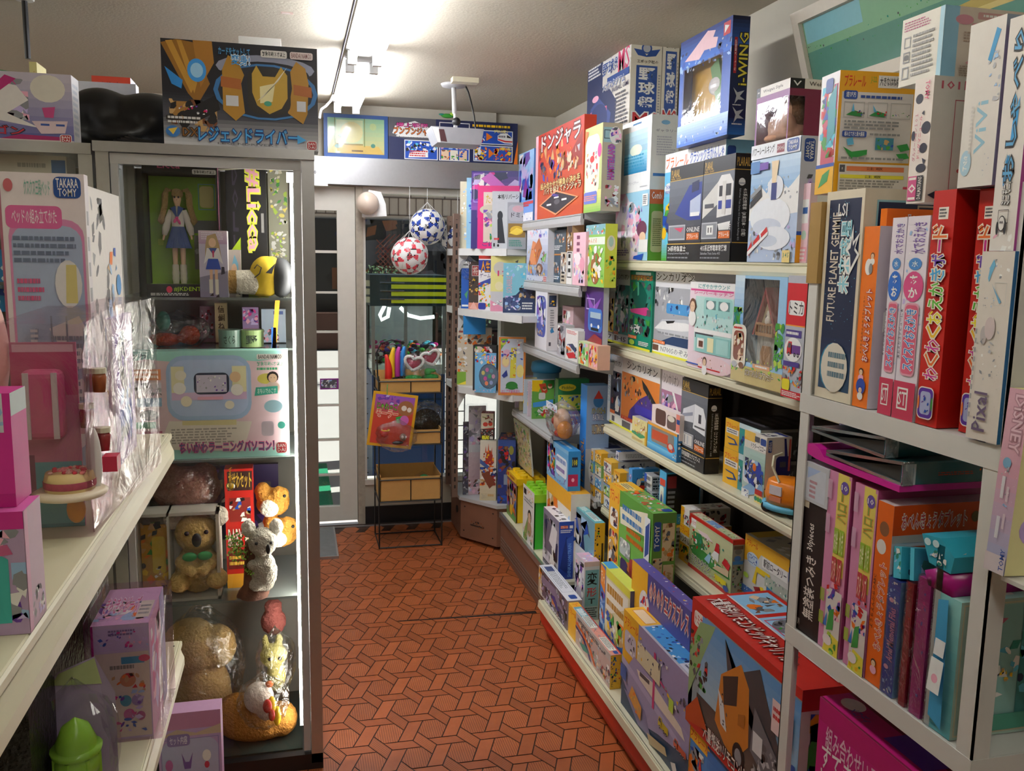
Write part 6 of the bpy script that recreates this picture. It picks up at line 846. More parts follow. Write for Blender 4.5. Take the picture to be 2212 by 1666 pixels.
B('figure_box', 'white and violet figure window box on the lowest of the upper grey shelves', 'toy box', (1180, 752), 'e6e6e8|L e4e3e8; q .12 .2 .9 .86 4a52a8;n .14 .4 .88 .84 bvzlwn 40 3 .24;n .2 .2 .85 .45 ytlb 20 4 .2|R e2e2e4; r .15 .7 .85 .88 3a4a6a;n .2 .7 .8 .8 tynk 10 3 .3;l .3 .35 .7 .66 8 q;p 3a8ac0 .3 .32 .5 .38 .7 .3 .4 .28;r .2 .08 .4 .14 d;l .1 .9 .9 .96 3 d', x=XFf, z=zm, L=1155, R=1203, H=622)
B('small_car_box', 'silver foil toy car bag box left of the chequered car box', 'toy box', (1220, 770), 'b9bbc0|L a9a4aa; n .05 .05 .95 .95 swqdx 40 3 .3|R c9c9cc', x=XFf+.01, z=zm, L=1203, R=.04, H=703)
a = B('small_car_box', 'white and red chequered racing car box', 'toy box', (1247, 783), 'e6e4e2|L ebe9e6; l .1 .84 .95 .96 3 c8343a;n .02 .6 .98 .68 rwrw 20 3 .16;p 2a3a5a .2 .5 .6 .56 .95 .4 .8 .3;p d8722c .05 .42 .4 .4 .5 .3 .1 .3;n .1 .1 .95 .5 rkgbn 26 4 .2;p c8242c .1 .18 .7 .3 .9 .14 .3 .04|T dcdad8', x=XFf, z=zm, L=1221, R=.06, H=716)
B('figure_box', 'tall pale pink slim box standing behind the chequered car box', 'toy box', (1236, 760), 'd9b9bc|L c9a8ac; n .1 .05 .9 .9 pxqwh 40 3 .3', x=XFf+.07, z=zm, L=1213, R=.06, H=664)
B('small_car_box', 'small green and orange picture box beside the chequered car box', 'toy box', (1270, 792), 'd6e0b0|L bfd690; n .05 .05 .95 .95 gjolprw 40 3 .26', x=XFf-.002, z=zm, L=1249, R=.05, H=742)
B('small_car_box', 'small pink and orange picture box, last on the lowest upper grey shelf', 'toy box', (1290, 802), 'e6b8a0|L e0a890; n .05 .05 .95 .95 povhyr 36 5 .28', x=XFf-.002, z=zm, L=1271, R=.05, H=748)
# ---------------------------------------------------------------- books and boxes on the corner unit
def C(name, label, u, spec, z, y, L, R, H, cat='book', rz=-22, **k): return B(name, label, cat, (u, 500), spec, z=z, y=y, L=L, R=R, H=H, rz=rz, **k)
za, zb_, zc_ = 1.5985, 1.2855, .8705
C('picture_book', 'cream edged picture book at the left end of the top corner shelf', 993, 'd9d0b8|R cfc4a8; n .1 .1 .9 .9 tlw 20 3|L e6dfcc; l .3 .1 .7 .9 14 q', za, 4.60, .02, 1012, 392)
C('picture_book', 'pale blue edged picture book, second on the top corner shelf', 1007, '9fcde0|R 8fc0dc; n .1 .1 .9 .9 lwb 20 3|L a9d6e6; n .1 .1 .9 .9 cwle 30 3 .4', za, 4.56, .03, 1030, 384)
C('game_box', 'tall purple dragon picture box on the top corner shelf', 1017, '3a2a7a|R 5a2f8f; g 0 .4 1 1 8a4aa8 3a2a7a;n .02 .5 1 .98 zvmnw 40 3 .3;k .05 .6 .4 .96 z .01;p d06ac8 .2 .9 .9 .6 .95 .68 .4 .98;r 0 0 .12 .5 33246f;p b46ac0 .3 .55 .7 .8 .98 .7 .6 .5|L c9b4e0; n .1 .05 .9 .95 vz 16 3 .5', za, 4.46, .035, 1119, 369, cat='game box')
C('magazine_book', 'hot pink children book with cream lettering on the top corner shelf', 1031, 'd6186c|R dc1f78; r .14 .1 .98 .9 d9c8b8;t .2 .72 .7 .86 c9a82c たのしい;t .4 .6 .75 .7 8a8a3a ツム;e .3 .62 .25 .08 c9bfa8;n .14 .3 .7 .62 svpdqc 40 3 .18;n .3 .1 .7 .4 egjl 24 4 .2;t .12 .04 .75 .12 2a4a8a ごほうび;t .15 .42 .7 .5 e03a8a 200まい|L f0b4d4; l .2 .1 .8 .9 12 m', za, 4.40, .02, 1120, 401)
C('game_box', 'grey box with black kanji lettering and a bottle shape on the top corner shelf', 1062, 'b9bcc0|R bcbfc3; t .2 .86 .98 .95 k 本格リバーシ;p 1b1f2a .22 .1 .5 .1 .36 .6 .26 .6 .2 .5;e .3 .58 .1 .08 1b1f2a;l .08 .14 .3 .2 1 r;r .06 .04 .12 .1 k;e .24 .06 .04 .025 k|L b0b3b8', za, 4.34, .02, 1120, 413, cat='game box')
C('slim_white_box', 'slim white spined box with a small green leaf mark on the top corner shelf', 1095, 'e4e6ea|L eaecef; e .5 .42 .2 .03 2f7a4a;r .2 .33 .8 .34 r;l .3 .05 .7 .3 8 s|R 9a9da4; q .05 .6 .95 .95 a8a8b0;t .2 .68 .95 .78 2a2a2e ドミノ;e .55 .86 .3 .07 c9a0a8;r .05 .25 .95 .55 8a6a2a;e .5 .4 .35 .1 d9b02c;p f0d24a .1 .34 .5 .46 .9 .4 .5 .3;l .1 .05 .9 .2 4 e', za, 4.27, .045, 1136, 437, cat='game box')
C('picture_book', 'deep blue book at the left end of the middle corner shelf', 996, '1f56a8|R 1f58b0; r 0 .86 1 1 d9dcd4;r .1 .92 .9 .94 k;p 4a9a6a .4 .3 .9 .4 .7 .2;r .1 .04 .9 .08 w|L cfe0ea', zb_, 4.58, .01, 1013, 565)
C('game_box', 'dark game box with a red kanji tile on the middle corner shelf', 1012, '3a2f2a|R 43362f; k .3 .7 .98 .92 f0ece4 .04;r .34 .71 .95 .91 a8342a;t .4 .73 .88 .89 e9e0d0 将;n .05 .3 .9 .66 tyuk 30 3 .2;r 0 .0 1 .14 d9907a;p e8b0a0 .1 .02 .9 .0 .5 .16', zb_, 4.50, .01, 1034, 565, cat='game box')
C('game_box', 'red topped white and navy game box with an orange kanji on the middle corner shelf', 1033, 'e9e4e8|R ece9ec; r 0 .94 1 1 b8281c;p 1f2f8f .0 .74 .0 .92 1 .92 1 .7;t .2 .7 .9 .9 e89a2c ~1a1a3a 人生;t .1 .6 .95 .68 3a2a6a ~w ゲーム;p 2a3f9a 0 .5 1 .6 1 .5 0 .4;n .0 .06 1 .5 grojyw 50 3 .14;q .0 .02 .6 .14 1f2f8f|L d9b0c4; l .2 .1 .8 .9 14 k', zb_, 4.40, .028, 1060, 552, cat='game box')
C('picture_book', 'pale yellow book with a grey circle on the middle corner shelf', 1059, 'e0d480|R e3d98a; e .28 .78 .2 .12 c4bfb8;t .2 .64 .5 .74 c8386a 12;r .0 .0 1 .36 c9c4c8;p d98aa4 0 0 .6 0 0 .2;e .25 .46 .12 .08 e9dcae;n .05 .04 .6 .2 wpq 16 3;p 4a4a4a .7 .9 .8 .94 .78 .88|L ded28a', zb_, 4.34, .012, 1133, 553)
C('game_box', 'light blue game box with navy picture, rightmost on the middle corner shelf', 1086, '6fb8cc|R 7fc0d2; n .05 .7 .9 .96 lwca 24 3 .2;p 23345c 0 0 1 0 1 .62 .6 .5 .4 .36 .0 .3;p 3a4a7a .08 .06 .5 .06 .5 .3 .08 .34;n .06 .05 .55 .34 nlwzq 30 4 .16;p 2a2a44 .5 .3 1 .62 1 .3;n .5 .3 1 .6 dqkt 16 5 .2;u .1 .4 .28 .74 e0b8c4 SCRABBLE;l .6 .06 .98 .22 3 w|L 8fccda; l .2 .1 .8 .9 16 w', zb_, 4.22, .03, 1155, 568, cat='game box', rz=-14)
bg = thing('hanging_bag', 'clear plastic bag hanging under the top corner shelf', 'bag', (.885, 4.5, 1.5)); bag('bag_film', (.05, .05, .06), bg, 7, (0, 0, 0), BLISTER)
g = G('2f8fd8'); g.box(0, 0, 0, .12, .004, .10); o = g.build('blue_card', CARD); P = ony(1001, 706, 4.5); o.location = (P.x, 4.5, P.z); tag(o, 'bright blue card hanging below the middle corner shelf', 'card'); o.location.z = 1.285-.032-.10
C('dinosaur_box', 'white and orange animal toy box behind the black box on the low corner shelf', 987, 'cfc4ac|R d3c9b4; n .3 .66 .98 .95 outkd 34 3 .24;n .02 .2 .3 .9 otdw 30 4 .3;r .0 .02 .26 .24 7fae3a;p e8d23a .02 .02 .26 .02 .26 .08;l .05 .9 .3 .96 1 x|T 8a8478', zc_, 4.58, .05, 1061, 708, cat='toy box', rz=-12)
C('dinosaur_box', 'black toy box with white edge and red tag on the low corner shelf', 1021, '1f1c1e|R 221d20; e .25 .9 .2 .08 d9c4b0;p c8242c .5 .78 .8 .9 .9 .7 .6 .66;n .1 .4 .95 .98 yrgw 26 3 .18|L c9c6c4; n .1 .05 .9 .95 kdw 30 3 .5;r .1 .78 .6 .86 w', zc_, 4.40, .06, 1071, 746, cat='toy box')
C('bead_game_box', 'light blue game box with coloured beads behind a round window', 1025, '7fb8e0|R 6fb4e0; n .02 .7 .98 .98 wrybl 30 3 .22;t .45 .8 .98 .94 d6308a ~w くるくる;e .66 .42 .46 .32 3a4f6a;e .66 .42 .42 .29 54687a;e .4 .5 .08 .055 c8bc6a;e .58 .58 .08 .055 b86a9a;e .78 .56 .08 .055 5a8a9a;e .5 .36 .08 .055 c8509a;e .7 .42 .08 .055 3a9a5a;e .88 .42 .08 .055 b88aa0;e .56 .24 .08 .055 d9805a;e .78 .26 .08 .055 8a9ac8;n .0 .02 .98 .14 tpcl 26 4 .2|L e6c4d0', zc_, 4.33, .012, 1071, 762, cat='game box')
C('ladder_game_box', 'orange framed game box with a yellow ladder on the low corner shelf', 1076, 'e8e0dc|R dd8a3e; r .08 .05 .92 .97 c9d2e0;p 6fae3a .08 .78 .08 .97 .34 .97;e .16 .9 .1 .04 c9d04a;p dcd24a .42 .3 .64 .3 .66 .82 .46 .82;n .42 .32 .64 .8 yrow 16 3 .2;e .26 .58 .16 .1 e6c4b0;e .26 .58 .12 .075 efdc9a;e .8 .42 .14 .11 efe08a;e .3 .74 .13 .05 e0b8d0;n .1 .6 .9 .95 rbvw 24 4 .12;p 2a3a8a .12 .34 .3 .44 .34 .34 .2 .3;e .5 .17 .22 .07 2f7f34;p 2f7f34 .26 .12 .74 .12 .66 .22 .36 .22;t .12 .03 .8 .1 d8508a はしごであそぼう|L ead6d8; l .2 .1 .8 .95 12 z', zc_, 4.22, .03, 1134, 728, cat='game box', rz=-12)
# ---------------------------------------------------------------- on the plinth of the corner unit
zp = .2505
P = Vector((0, 4.62, zp)); P.x = slen(Vector((0, 4.62, zp)), Vector((1, 0, 0)), 1000); sg = thing('bagged_dress_set', 'tall clear bagged pale pink costume standing on the corner plinth', 'costume', (P.x, 4.62, zp)); hh = slenv(P, Vector((0, 0, 1)), 872)
g = G('e3d3d8'); g.box(.03, -.0, 0, .13, .012, hh*.55); g.box(.03, 0, hh*.55, .125, .01, hh*.97); rr = random.Random(2)
g.art((.03, -.001, 0), (.1, 0, 0), (0, 0, hh*.55), (0, -1, 0), 'g 0 0 1 1 d9b0b8 efdde2;n 0 0 1 .3 pzuwd 30 3 .2;r 0 .85 1 1 e6e6e8'); g.art((.03, -.001, hh*.55), (.095, 0, 0), (0, 0, hh*.42), (0, -1, 0), 'r 0 0 1 1 d9d0da;n 0 0 1 1 zwpsq 40 4 .24'); g.build('pink_costume', MATTE, sg)
g = G('3a3448'); g.box(.0, .004, 0, .03, .014, hh*.8); g.art((0, .003, 0), (.03, 0, 0), (0, 0, hh*.8), (0, -1, 0), 'n 0 0 1 1 dknqsv 50 4 .5'); g.build('dark_card', MATTE, sg)
g = G(); rr = random.Random(8); vs = []; 
for i in range(4):
    for j in range(12): vs.append((-.004+.045*i, -.012+rr.uniform(-.012, .012), hh*1.0*j/11))
g.add(vs, [(i*12+j, (i+1)*12+j, (i+1)*12+j+1, i*12+j+1) for i in range(3) for j in range(11)]); g.build('bag', BAG, sg)
a = C('card_game_box', 'white box with a red robot hand picture on the corner plinth', 1036, 'ddd6c6|R e0d9c9; g 0 0 1 .5 cfbf9a e0dac9;p a8301f .3 .62 .7 .6 .78 .76 .6 .84 .4 .82;p c8542c .3 .8 .34 .92 .4 .8;p c8542c .46 .84 .5 .96 .55 .84;p c8542c .66 .8 .72 .9 .74 .78;n .2 .56 .85 .84 rxouy 24 3 .18;p 3a5a9a 0 .62 1 .42 1 .48 0 .7;n .0 .25 1 .56 uxbntow 50 4 .22;p 7a3a22 .1 .44 .5 .5 .95 .3 .6 .2;t .1 .03 .4 .12 b9b09a 2in1;l .5 .05 .9 .12 1 t|L c9c2b4', zp, 4.50, .05, 1071, 952, cat='toy box', rz=-18)
b2 = C('card_game_box', 'small black and yellow box stacked on the robot hand box', 1038, '2a2326|R 2f282a; n .05 .4 .95 .95 wuqr 40 3 .16;q .1 .05 .65 .4 d9d92c;n .1 .05 .65 .38 yk 10 3;r .7 .08 .92 .34 d9d6cc|L 3a3236', top(a), 4.52, .05, 1067, 927, cat='toy box', rz=-18)
C('card_game_box', 'small white and red fruit picture box on top of the black and yellow box', 1039, 'd9d9c0|R dfdfc8; p 8a9a4a .1 .8 .6 .7 .6 .66 .1 .74;e .35 .3 .2 .14 c83a2c;e .75 .34 .18 .14 d8482c;p b8342a 0 0 1 .1 1 0;n .3 .4 .9 .9 udx 14 3 .2|T a8484a; n .1 .1 .9 .9 rxp 20 3 .3|L c9b0a8', top(b2), 4.52, .08, 1066, 893, cat='toy box', rz=-18)
C('toy_vehicle_box', 'navy blue toy box with red creature picture right of the robot hand box', 1074, '1f2f6a|R 22347a; r 0 .9 1 1 2f4f9a;n .02 .4 .98 .9 rxubkt 40 3 .24;r .35 .3 .95 .46 8a9ab0;e .75 .84 .14 .07 8a8a3a;n .02 .0 .9 .3 nbuk 20 4 .3|T 1c2a5a; p d8a05a 0 .3 .6 .5 .5 .7 .0 .6;n .1 .1 .95 .9 ourwb 24 3 .24', zp, 4.42, .2, 1112, 950, cat='toy box', rz=-18)
# ---------------------------------------------------------------- on the angle rack, upper shelf
z2 = RZ[2]+.0005; z1_ = RZ[1]+.0005; XR = RX0+.006
r1 = B('planet_game_box', 'navy starry game box with cream edges, farthest on the upper rack shelf', 'game box', (1836, 851), 'ddd3bd|L ddd3bd; r .09 .05 .93 .96 1b2748;g .09 .05 .93 .3 24486a 1c2a4e;n .1 .2 .9 .95 c 46 3 .018;u .2 .38 .42 .9 ded4c4 FUTURE PLANET GEMMIE;u .46 .52 .74 .86 8fd0e0 ~f0f0ee 未来惑星;p f0f0ee .74 .6 .98 .7 .86 .73 .95 .8 .8 .76 .78 .84 .72 .76 .6 .72 .72 .7;p 1b2748 .78 .64 .92 .7 .84 .72 .88 .77 .8 .74 .77 .78 .74 .73 .68 .72 .74 .7;e .5 .16 .38 .12 2f86a8;e .52 .16 .36 .12 d9d3c6;l .35 .1 .85 .24 3 5a7a8a;t .36 .88 .6 .94 f0f0ee LSI|R d8cdb6; r .14 .04 .9 .95 1b2748;k .14 .04 .9 .95 8fc0c8 .02;n .2 .1 .9 .9 lqw 30 3 .03;p b9a99a .2 .8 .8 .86 .9 .8 .3 .76;k .6 .82 .85 .93 b9a99a .02', x=XR, z=z2, L=1759, R=.17, H=406)
B('tablet_toy_box', 'orange edged learning tablet box beside the navy planet game box', 'toy box', (1872, 862), 'cbbfcb|L ef7a1a; f .65 .84 .12 7a4a2a w;e .45 .78 .22 .045 w;e .6 .77 .12 .03 8a8a8a;u .3 .3 .4 .62 5a2a10 ようちえんからのおうちレッスン;u .42 .26 .86 .66 f4f0e6 ~c8303a おべんきょうタブレット;f .5 .2 .14 4a2a1a p;e .55 .12 .3 .045 2f4fb0;f .55 .1 .14 2a3a9a w|R cfc6d2; e .4 .7 .2 .03 c8305a;n .1 .1 .9 .6 pvqw 14 3 .3', x=XR+.002, z=z2, L=1840, R=.18, H=488)
B('tablet_toy_box', 'taller lilac learning tablet box with an orange top band, behind the orange edged one', 'toy box', (1884, 866), 'cbbfcb|R cfc5d4; r 0 .9 1 1 ef6f16;t .2 .91 .98 .97 c8303a ~w おべんきょう;l .1 .1 .3 .6 20 8a5a9a;e .15 .66 .1 .03 c8305a;n .05 .05 .3 .4 gpbw 16 3 .2|L ef7a1a', x=XR+.02, z=z2, L=.016, R=.18, H=450)
SW = '{a}|L e6dfea; n .05 .2 .95 .98 wlz 20 {s} .12;u .28 .82 .9 .97 7a5aa8 水でおえかき;e .5 .77 .3 .03 4a8ad0;t .36 .755 .64 .785 w 水;e .5 .66 .46 .075 {c};w .3 .6 .72 .72 w {n};q .2 .22 .86 .58 e0a0b4;q .24 .23 .82 .57 d8607f;u .3 .25 .76 .55 2f7fd0 ~f4f4f4 スイスイおえかき;u .02 .3 .16 .55 5a5a6a ★おえかきデビューに★;r 0 0 1 .19 c83a5a;k .2 .05 .7 .16 w .06;t .26 .07 .64 .14 w ST|R e6dfea; n .1 .2 .9 .9 wzp 20 3|T e3dce6'
B('water_drawing_box', 'lilac drawing mat box with a blue disc on the spine', 'toy box', (1926, 872), SW.format(a='e6dfea', s=3, c='2f6fd0', n='あお'), x=XR, z=z2, L=1897, R=.18, H=469)
B('water_drawing_box', 'lilac drawing mat box with a pink disc on the spine', 'toy box', (1973, 886), SW.format(a='e6dfea', s=5, c='d8508a', n='あか'), x=XR-.002, z=z2, L=1928, R=.18, H=465)
RD = 'b8180f|L c41f14; r .28 .88 .72 .93 efe6dc;l .32 .885 .68 .925 3 d;{chars}q .14 .03 .88 .17 efe6da;q .17 .035 .85 .165 5a2fa0;q .27 .05 .75 .15 a9b0d6;e .2 .1 .04 .03 o;e .82 .1 .04 .03 g;n .3 .06 .7 .14 vb 6 3|R b31409'
chs = ''.join((f'r .44 {.2+.66*i/11:.3f} .62 {.2+.66*(i+1)/11:.3f} f2e9d6;r .48 {.205+.66*i/11:.3f} .58 {.195+.66*(i+1)/11:.3f} {c};' if ch == 'ー' else f'u .2 {.2+.66*i/11+.002:.3f} .84 {.2+.66*(i+1)/11-.004:.3f} {c} ~f2e9d6 {ch};') for i, (c, ch) in enumerate(zip(('d03a9a', 'e8702c', 'd03a9a', 'f0c02c', 'efe02c', '5fb83a', '5fb83a', '4aa8e0', '6a3fb0', 'c8308a', 'e8702c'), 'わくわくおえかきボード')))
B('drawing_board_box', 'bright red drawing board box with rainbow lettering, fully visible spine', 'toy box', (2022, 902), RD.format(chars=chs), x=XR-.002, z=z2, L=1977, R=.2, H=408)
B('drawing_board_box', 'second red drawing board box, partly hidden behind the white boxes', 'toy box', (2118, 925), RD.format(chars=chs), x=XR+.018, z=z2, L=2070, R=.2, H=404)
r7 = B('doll_furniture_box', 'white box with pale blue brush sketches and script lettering at the rack corner', 'toy box', (2152, 938.7), '2f6fa8|L dcd5cc; n .1 .86 .9 .96 lqw 10 3 .12;p 6fb4d6 .3 .92 .4 .96 .46 .93 .36 .88 .3 .84 .26 .86;k .5 .72 .86 .84 c9ccc9 .01;p 6fa8cc .38 .84 .44 .82 .74 .74 .68 .73;n .2 .7 .6 .76 lq 12 4 .12;e .3 .56 .1 .05 b9b4b4;e .48 .6 .16 .06 cfc0c0;n .2 .3 .8 .6 qsw 14 5 .12;u .2 .05 .62 .26 6a5a78 Pixal;l .06 .1 .12 .6 10 q;n .7 .04 .9 .5 qs 8 6 .1', x=RX0-.006, z=z2+.0, L=2085, R=.05, H=547)
r7.location.z = RZ[2]+.003
# piled above
p5 = B('rail_bridge_box', 'yellow framed train bridge box with printed instructions, on the planet game box', 'toy box', (1798, 410), 'e6e0da|L e9e2e2; r 0 .8 1 1 e9e9ee;r .2 .24 .95 .9 c8506a;n .1 .3 .95 .9 gcrwb 40 3 .3;p 3f9aa8 .5 .4 .9 .5 .9 .9 .5 .8;r 0 0 1 .24 efb61c;r 0 .22 1 .25 b;p 3a9a4a .2 .05 .7 .1 .8 .2 .4 .16;q .3 .84 .7 .96 1f4796|R efae1c; r .04 .26 .98 .83 e3ddd9;t .06 .87 .34 .97 d8341c プラレール;t .4 .9 .48 .96 8fae2c J-22;r .5 .87 .8 .97 f0ebe6;t .52 .885 .78 .96 2a2a2a 大きなはね橋;q .06 .77 .24 .84 2f4fa0;t .09 .785 .22 .83 w 遊び方;l .28 .77 .9 .81 1 2f4fa0;k .07 .62 .34 .75 b9b5b2 .01;k .38 .62 .64 .75 b9b5b2 .01;k .68 .62 .95 .75 b9b5b2 .01;p 2f8a44 .1 .64 .2 .68 .32 .66 .3 .63;p 5fb0d6 .17 .67 .19 .74 .21 .67;n .22 .64 .34 .68 rbd 10 3 .3;p 2f8a44 .4 .64 .5 .68 .62 .66 .6 .63;p 5fb0d6 .46 .67 .44 .73 .5 .67;n .5 .64 .63 .68 rbd 10 4 .3;n .7 .64 .94 .68 rbdg 14 5 .2;l .08 .52 .9 .6 3 8a8a8a;q .06 .46 .38 .51 2f4fa0;t .09 .467 .35 .505 w 組み立て方と最大最高;l .42 .47 .95 .5 1 8a8a8a;p 2f9a44 .08 .38 .2 .34 .4 .36 .4 .32 .2 .28;p 5fb0d6 .12 .44 .2 .46 .22 .4 .14 .39;r .5 .36 .74 .46 3f8aa0;n .5 .36 .74 .46 gtb 10 5 .3;p 2f9a44 .78 .4 .92 .42 .96 .37 .84 .35;p 2f9a44 .78 .33 .92 .34 .96 .3 .84 .28;l .06 .27 .9 .3 1 8a8a8a;r .04 .0 .96 .24 dcd6ce;k .05 .17 .12 .23 d .03;r .14 .18 .9 .22 d87a4a;t .4 .19 .62 .215 6a3a2a 注意;r .06 .12 .9 .15 e3d93a;t .38 .124 .6 .148 5a5a2a 注意;l .06 .02 .88 .11 4 8a8680;r .9 .02 .96 .06 c8405a', x=XR+.012, z=top(r1), L=1760, R=1960, H=151, rz=-6)
zt = top(CART['taller lilac learning tablet box with an orange top band, behind the orange edged one'])+.002
p6 = B('dog_game_box', 'white game box with black dog spots above the lilac drawing mat boxes', 'game box', (1997, 459), 'd9d2c6|L e6ddd6; e .3 .84 .2 .04 2a2a3c;e .76 .6 .24 .05 2a2a3c;e .12 .55 .1 .04 2a2a3c;e .7 .44 .2 .04 2a2a3c;e .66 .28 .26 .035 2a2a3c;p 2a2a3c .5 .72 .62 .74 .64 .7;p 2a2a3c .7 .36 .9 .34 .8 .3;r .06 .02 .52 .22 d0568a;d .1 .03 .5 .21 f0e6e2 101;r .54 .02 .86 .22 2a2a30;u .6 .03 .8 .21 e6e0da DALMATIANS;d .62 .82 .84 .97 d84a7a TOMY;u .2 .34 .36 .72 b85a7a ダルメーション１０１;u .44 .36 .6 .7 c8406a ドッグマニュール|R d6cfc4; t .1 .9 .6 .97 c85a6a 101匹;k .3 .02 .98 .82 b8505a .01;r .44 .3 .9 .72 6a8ab0;r .6 .36 .9 .62 b83a4a;e .5 .7 .05 .02 2a3f8a;e .44 .26 .05 .02 c83a3a;p 2a2a3c .02 .06 .14 .1 .12 .03', x=XR, z=zt, L=1957, R=.13, H=162)
p7_ = B('doll_clothes_box', 'white instruction box with a light blue spine high on the rack pile', 'toy box', (2030, 160), 'd9e3ea|L dfdcd2; r .9 0 1 1 a8d0e2;l .06 .8 .7 .95 4 b86a8a;k .08 .56 .24 .72 q .02;k .08 .34 .24 .5 q .02;e .16 .42 .06 .04 6a6a6a;k .08 .1 .24 .28 q .02;l .3 .1 .84 .74 9 9a9a9a|R d6c9bb; r 0 0 .16 1 8fc0da;e .22 .82 .1 .07 d090a0;q .36 .84 .9 .94 c99a98;l .42 .86 .86 .92 1 w;q .3 .7 .7 .78 d9a0a6;l .22 .5 .6 .66 4 b09a8a;k .3 .3 .55 .44 a8988a .02;e .4 .22 .14 .04 d9a0a6;l .2 .02 .6 .18 5 b09a8a', x=XR+.016, z=top(p6), L=1940, R=.16, H=9.7)
p8_ = B('doll_box', 'white and grey box with pale blue ViVi script lettering high at the right', 'toy box', (2142, 393), '9fb0b8|L ddd9d2; u .4 .2 .7 .52 8fbcd0 ViVi;p 3a9ad0 .58 .76 .76 .94 .88 .92 .68 .74;n .6 .5 .98 .8 ls 14 3 .2;e .2 .15 .16 .08 a9c9da;w .14 .1 .26 .2 w セット;l .26 .2 .34 .5 12 c9c4c0;n .7 .05 .9 .2 s 5 4|R 8fa6b4; n .1 .1 .9 .9 lqb 20 3', x=XR-.004, z=top(CART['bright red drawing board box with rainbow lettering, fully visible spine']), L=2067, R=.1, H=29)
p9_ = B('talking_doll_box', 'white slim box with a black outlined dog drawing and blue kana, far right', 'toy box', (2189, 542), 'b0489a|L e3ded8; n .0 .0 .9 .12 pw 6 3;p 3aa0e0 .5 .58 .7 .66 .66 .5 .46 .46;p 3aa0e0 .3 .36 .5 .42 .5 .32 .34 .28;u .3 .3 .72 .94 5fa8d8 ~2a2a2e おしゃべり;u .36 .2 .7 .3 f2f2f0 ~1a1a1a ミニモニ。;k .28 .12 .7 .18 2a2a2e .02;e .46 .12 .14 .035 2a2a2e;e .46 .12 .12 .03 e9e6e2;e .3 .1 .05 .03 2a2a2e;e .62 .1 .05 .03 2a2a2e;e .42 .125 .02 .006 k;e .5 .125 .02 .006 k|R b04a9a', x=RX0-.004, z=top(r7), L=2136, R=.03, H=.30)
# near bay of the rack, right edge of the frame
rk2 = thing('angle_rack', 'neighbouring white rack bay cut by the right edge of the frame', 'rack', (0, 0, 0)); zd = onx(2169, 1249, .90).z
for (px, py) in ((.90, .46), (1.17, .46)):
    g = G(); g.box(px, py-.03, 0, px+.003, py, 1.7); g.box(px, py-.003, 0, px+.03, py, 1.7); g.build('post', WHITE, rk2)
for z in (.6, zd-.003):
    g = G(); g.box(.91, .46, z-.006, 1.2, .925, z); s_ = g.build('shelf', WHITE, rk2)
B('princess_box', 'pink and blue starry box standing on the neighbouring bay at the right edge', 'toy box', (2169, 1249), 'e3dc9a|L d8a8b8; g 0 .0 1 .6 a9b4d6 d8a4b6;n .05 .05 .95 .98 w 40 3 .02;d .36 .66 .86 .97 e6c4d0 ~b88a98 DiSNEY;e .4 .6 .2 .03 7fb0d0;n .2 .36 .7 .58 wqls 16 3 .16;l .3 .12 .5 .56 2 e9ecf2;l .58 .2 .7 .5 2 e6d6e0;r 0 0 1 .1 d6ccd2;u .72 .02 .94 .14 2f4fa0 TOMY|R e6e0a6; k .2 .6 .9 .9 b9a0d0 .02;e .3 .25 .22 .1 b9a0d8;e .3 .25 .15 .065 e6e0a6;n .1 .1 .9 .9 zwp 24 3 .1', x=.905, z=zd, L=2126, R=.16, H=845, lean=3)
# ---------------------------------------------------------------- on the angle rack, lower shelf
s3 = B('building_block_box', 'black wooden block box with white vertical lettering on the lower rack shelf', 'toy box', (1766, 1385), '1c0f12|L 1e1114; u .3 .5 .62 .66 f2ece6 30pieces;u .28 .1 .74 .47 f2ece6 無塗装つみき;t .1 .03 .2 .07 f2ece6 U1;r .08 .74 .3 .82 cfc4b0|R 2a1a1c', x=XR, z=z1_, L=1716, R=.16, H=1017)
R_, L_, H_ = s3.data['size']; g = G('c3c7d0'); g.box(-.002, -.002, H_*.78, R_+.002, L_+.002, H_+.002); g.art((-.002, L_+.002, H_*.78), (0, -L_-.004, 0), (0, 0, H_*.22), (-1, 0, 0), 'r .1 .08 .9 .9 ccd3e0;p a9bfe6 .2 .9 .7 .9 .2 .6;l .3 .1 .6 .6 4 c99aa8'); g.build('paper_wrap', MATTE, s3)
KT = 'b8608c|L d98fb8; p efdc6a .38 .44 .46 .98 .96 .98 .9 .44;r .42 .7 .9 1 efdc6a;u .5 .74 .86 .9 8ab04a ~e8a04a ハロー;e .74 .93 .18 .035 6a4fa8;t .6 .915 .86 .945 w 10;r .42 .56 .62 .7 9fc43a;r .66 .56 .86 .7 9fc43a;t .44 .57 .6 .69 f2f0c0 お絵;t .68 .57 .84 .69 f2f0c0 かき;r .42 .4 .62 .54 c8424a;r .66 .4 .86 .54 c8424a;t .44 .41 .6 .53 f2d9c0 スタ;t .68 .41 .84 .53 f2d9c0 ンプ;l .04 .6 .24 .98 2 d9b0cc;r .3 .0 .98 .36 e3dcd9;n .3 .2 .95 .4 boprv 22 {s} .24;p 3f9a4a .4 .12 .7 .14 .7 .26 .5 .24;p 3a7ad0 .24 .14 .4 .14 .4 .22;p e6d84a .3 0 .98 0 .98 .1 .5 .12;n .3 .0 .9 .12 yjg 10 {s} .2;e .5 .07 .2 .03 f2e9ea;l .06 .1 .3 .36 2 9fb83a|R a8487c|T b8608c'
B('block_play_box', 'pink and yellow block play box next to the black block box', 'toy box', (1812, 1427), KT.format(s=3), x=XR, z=z1_, L=1766, R=.2, H=1033)
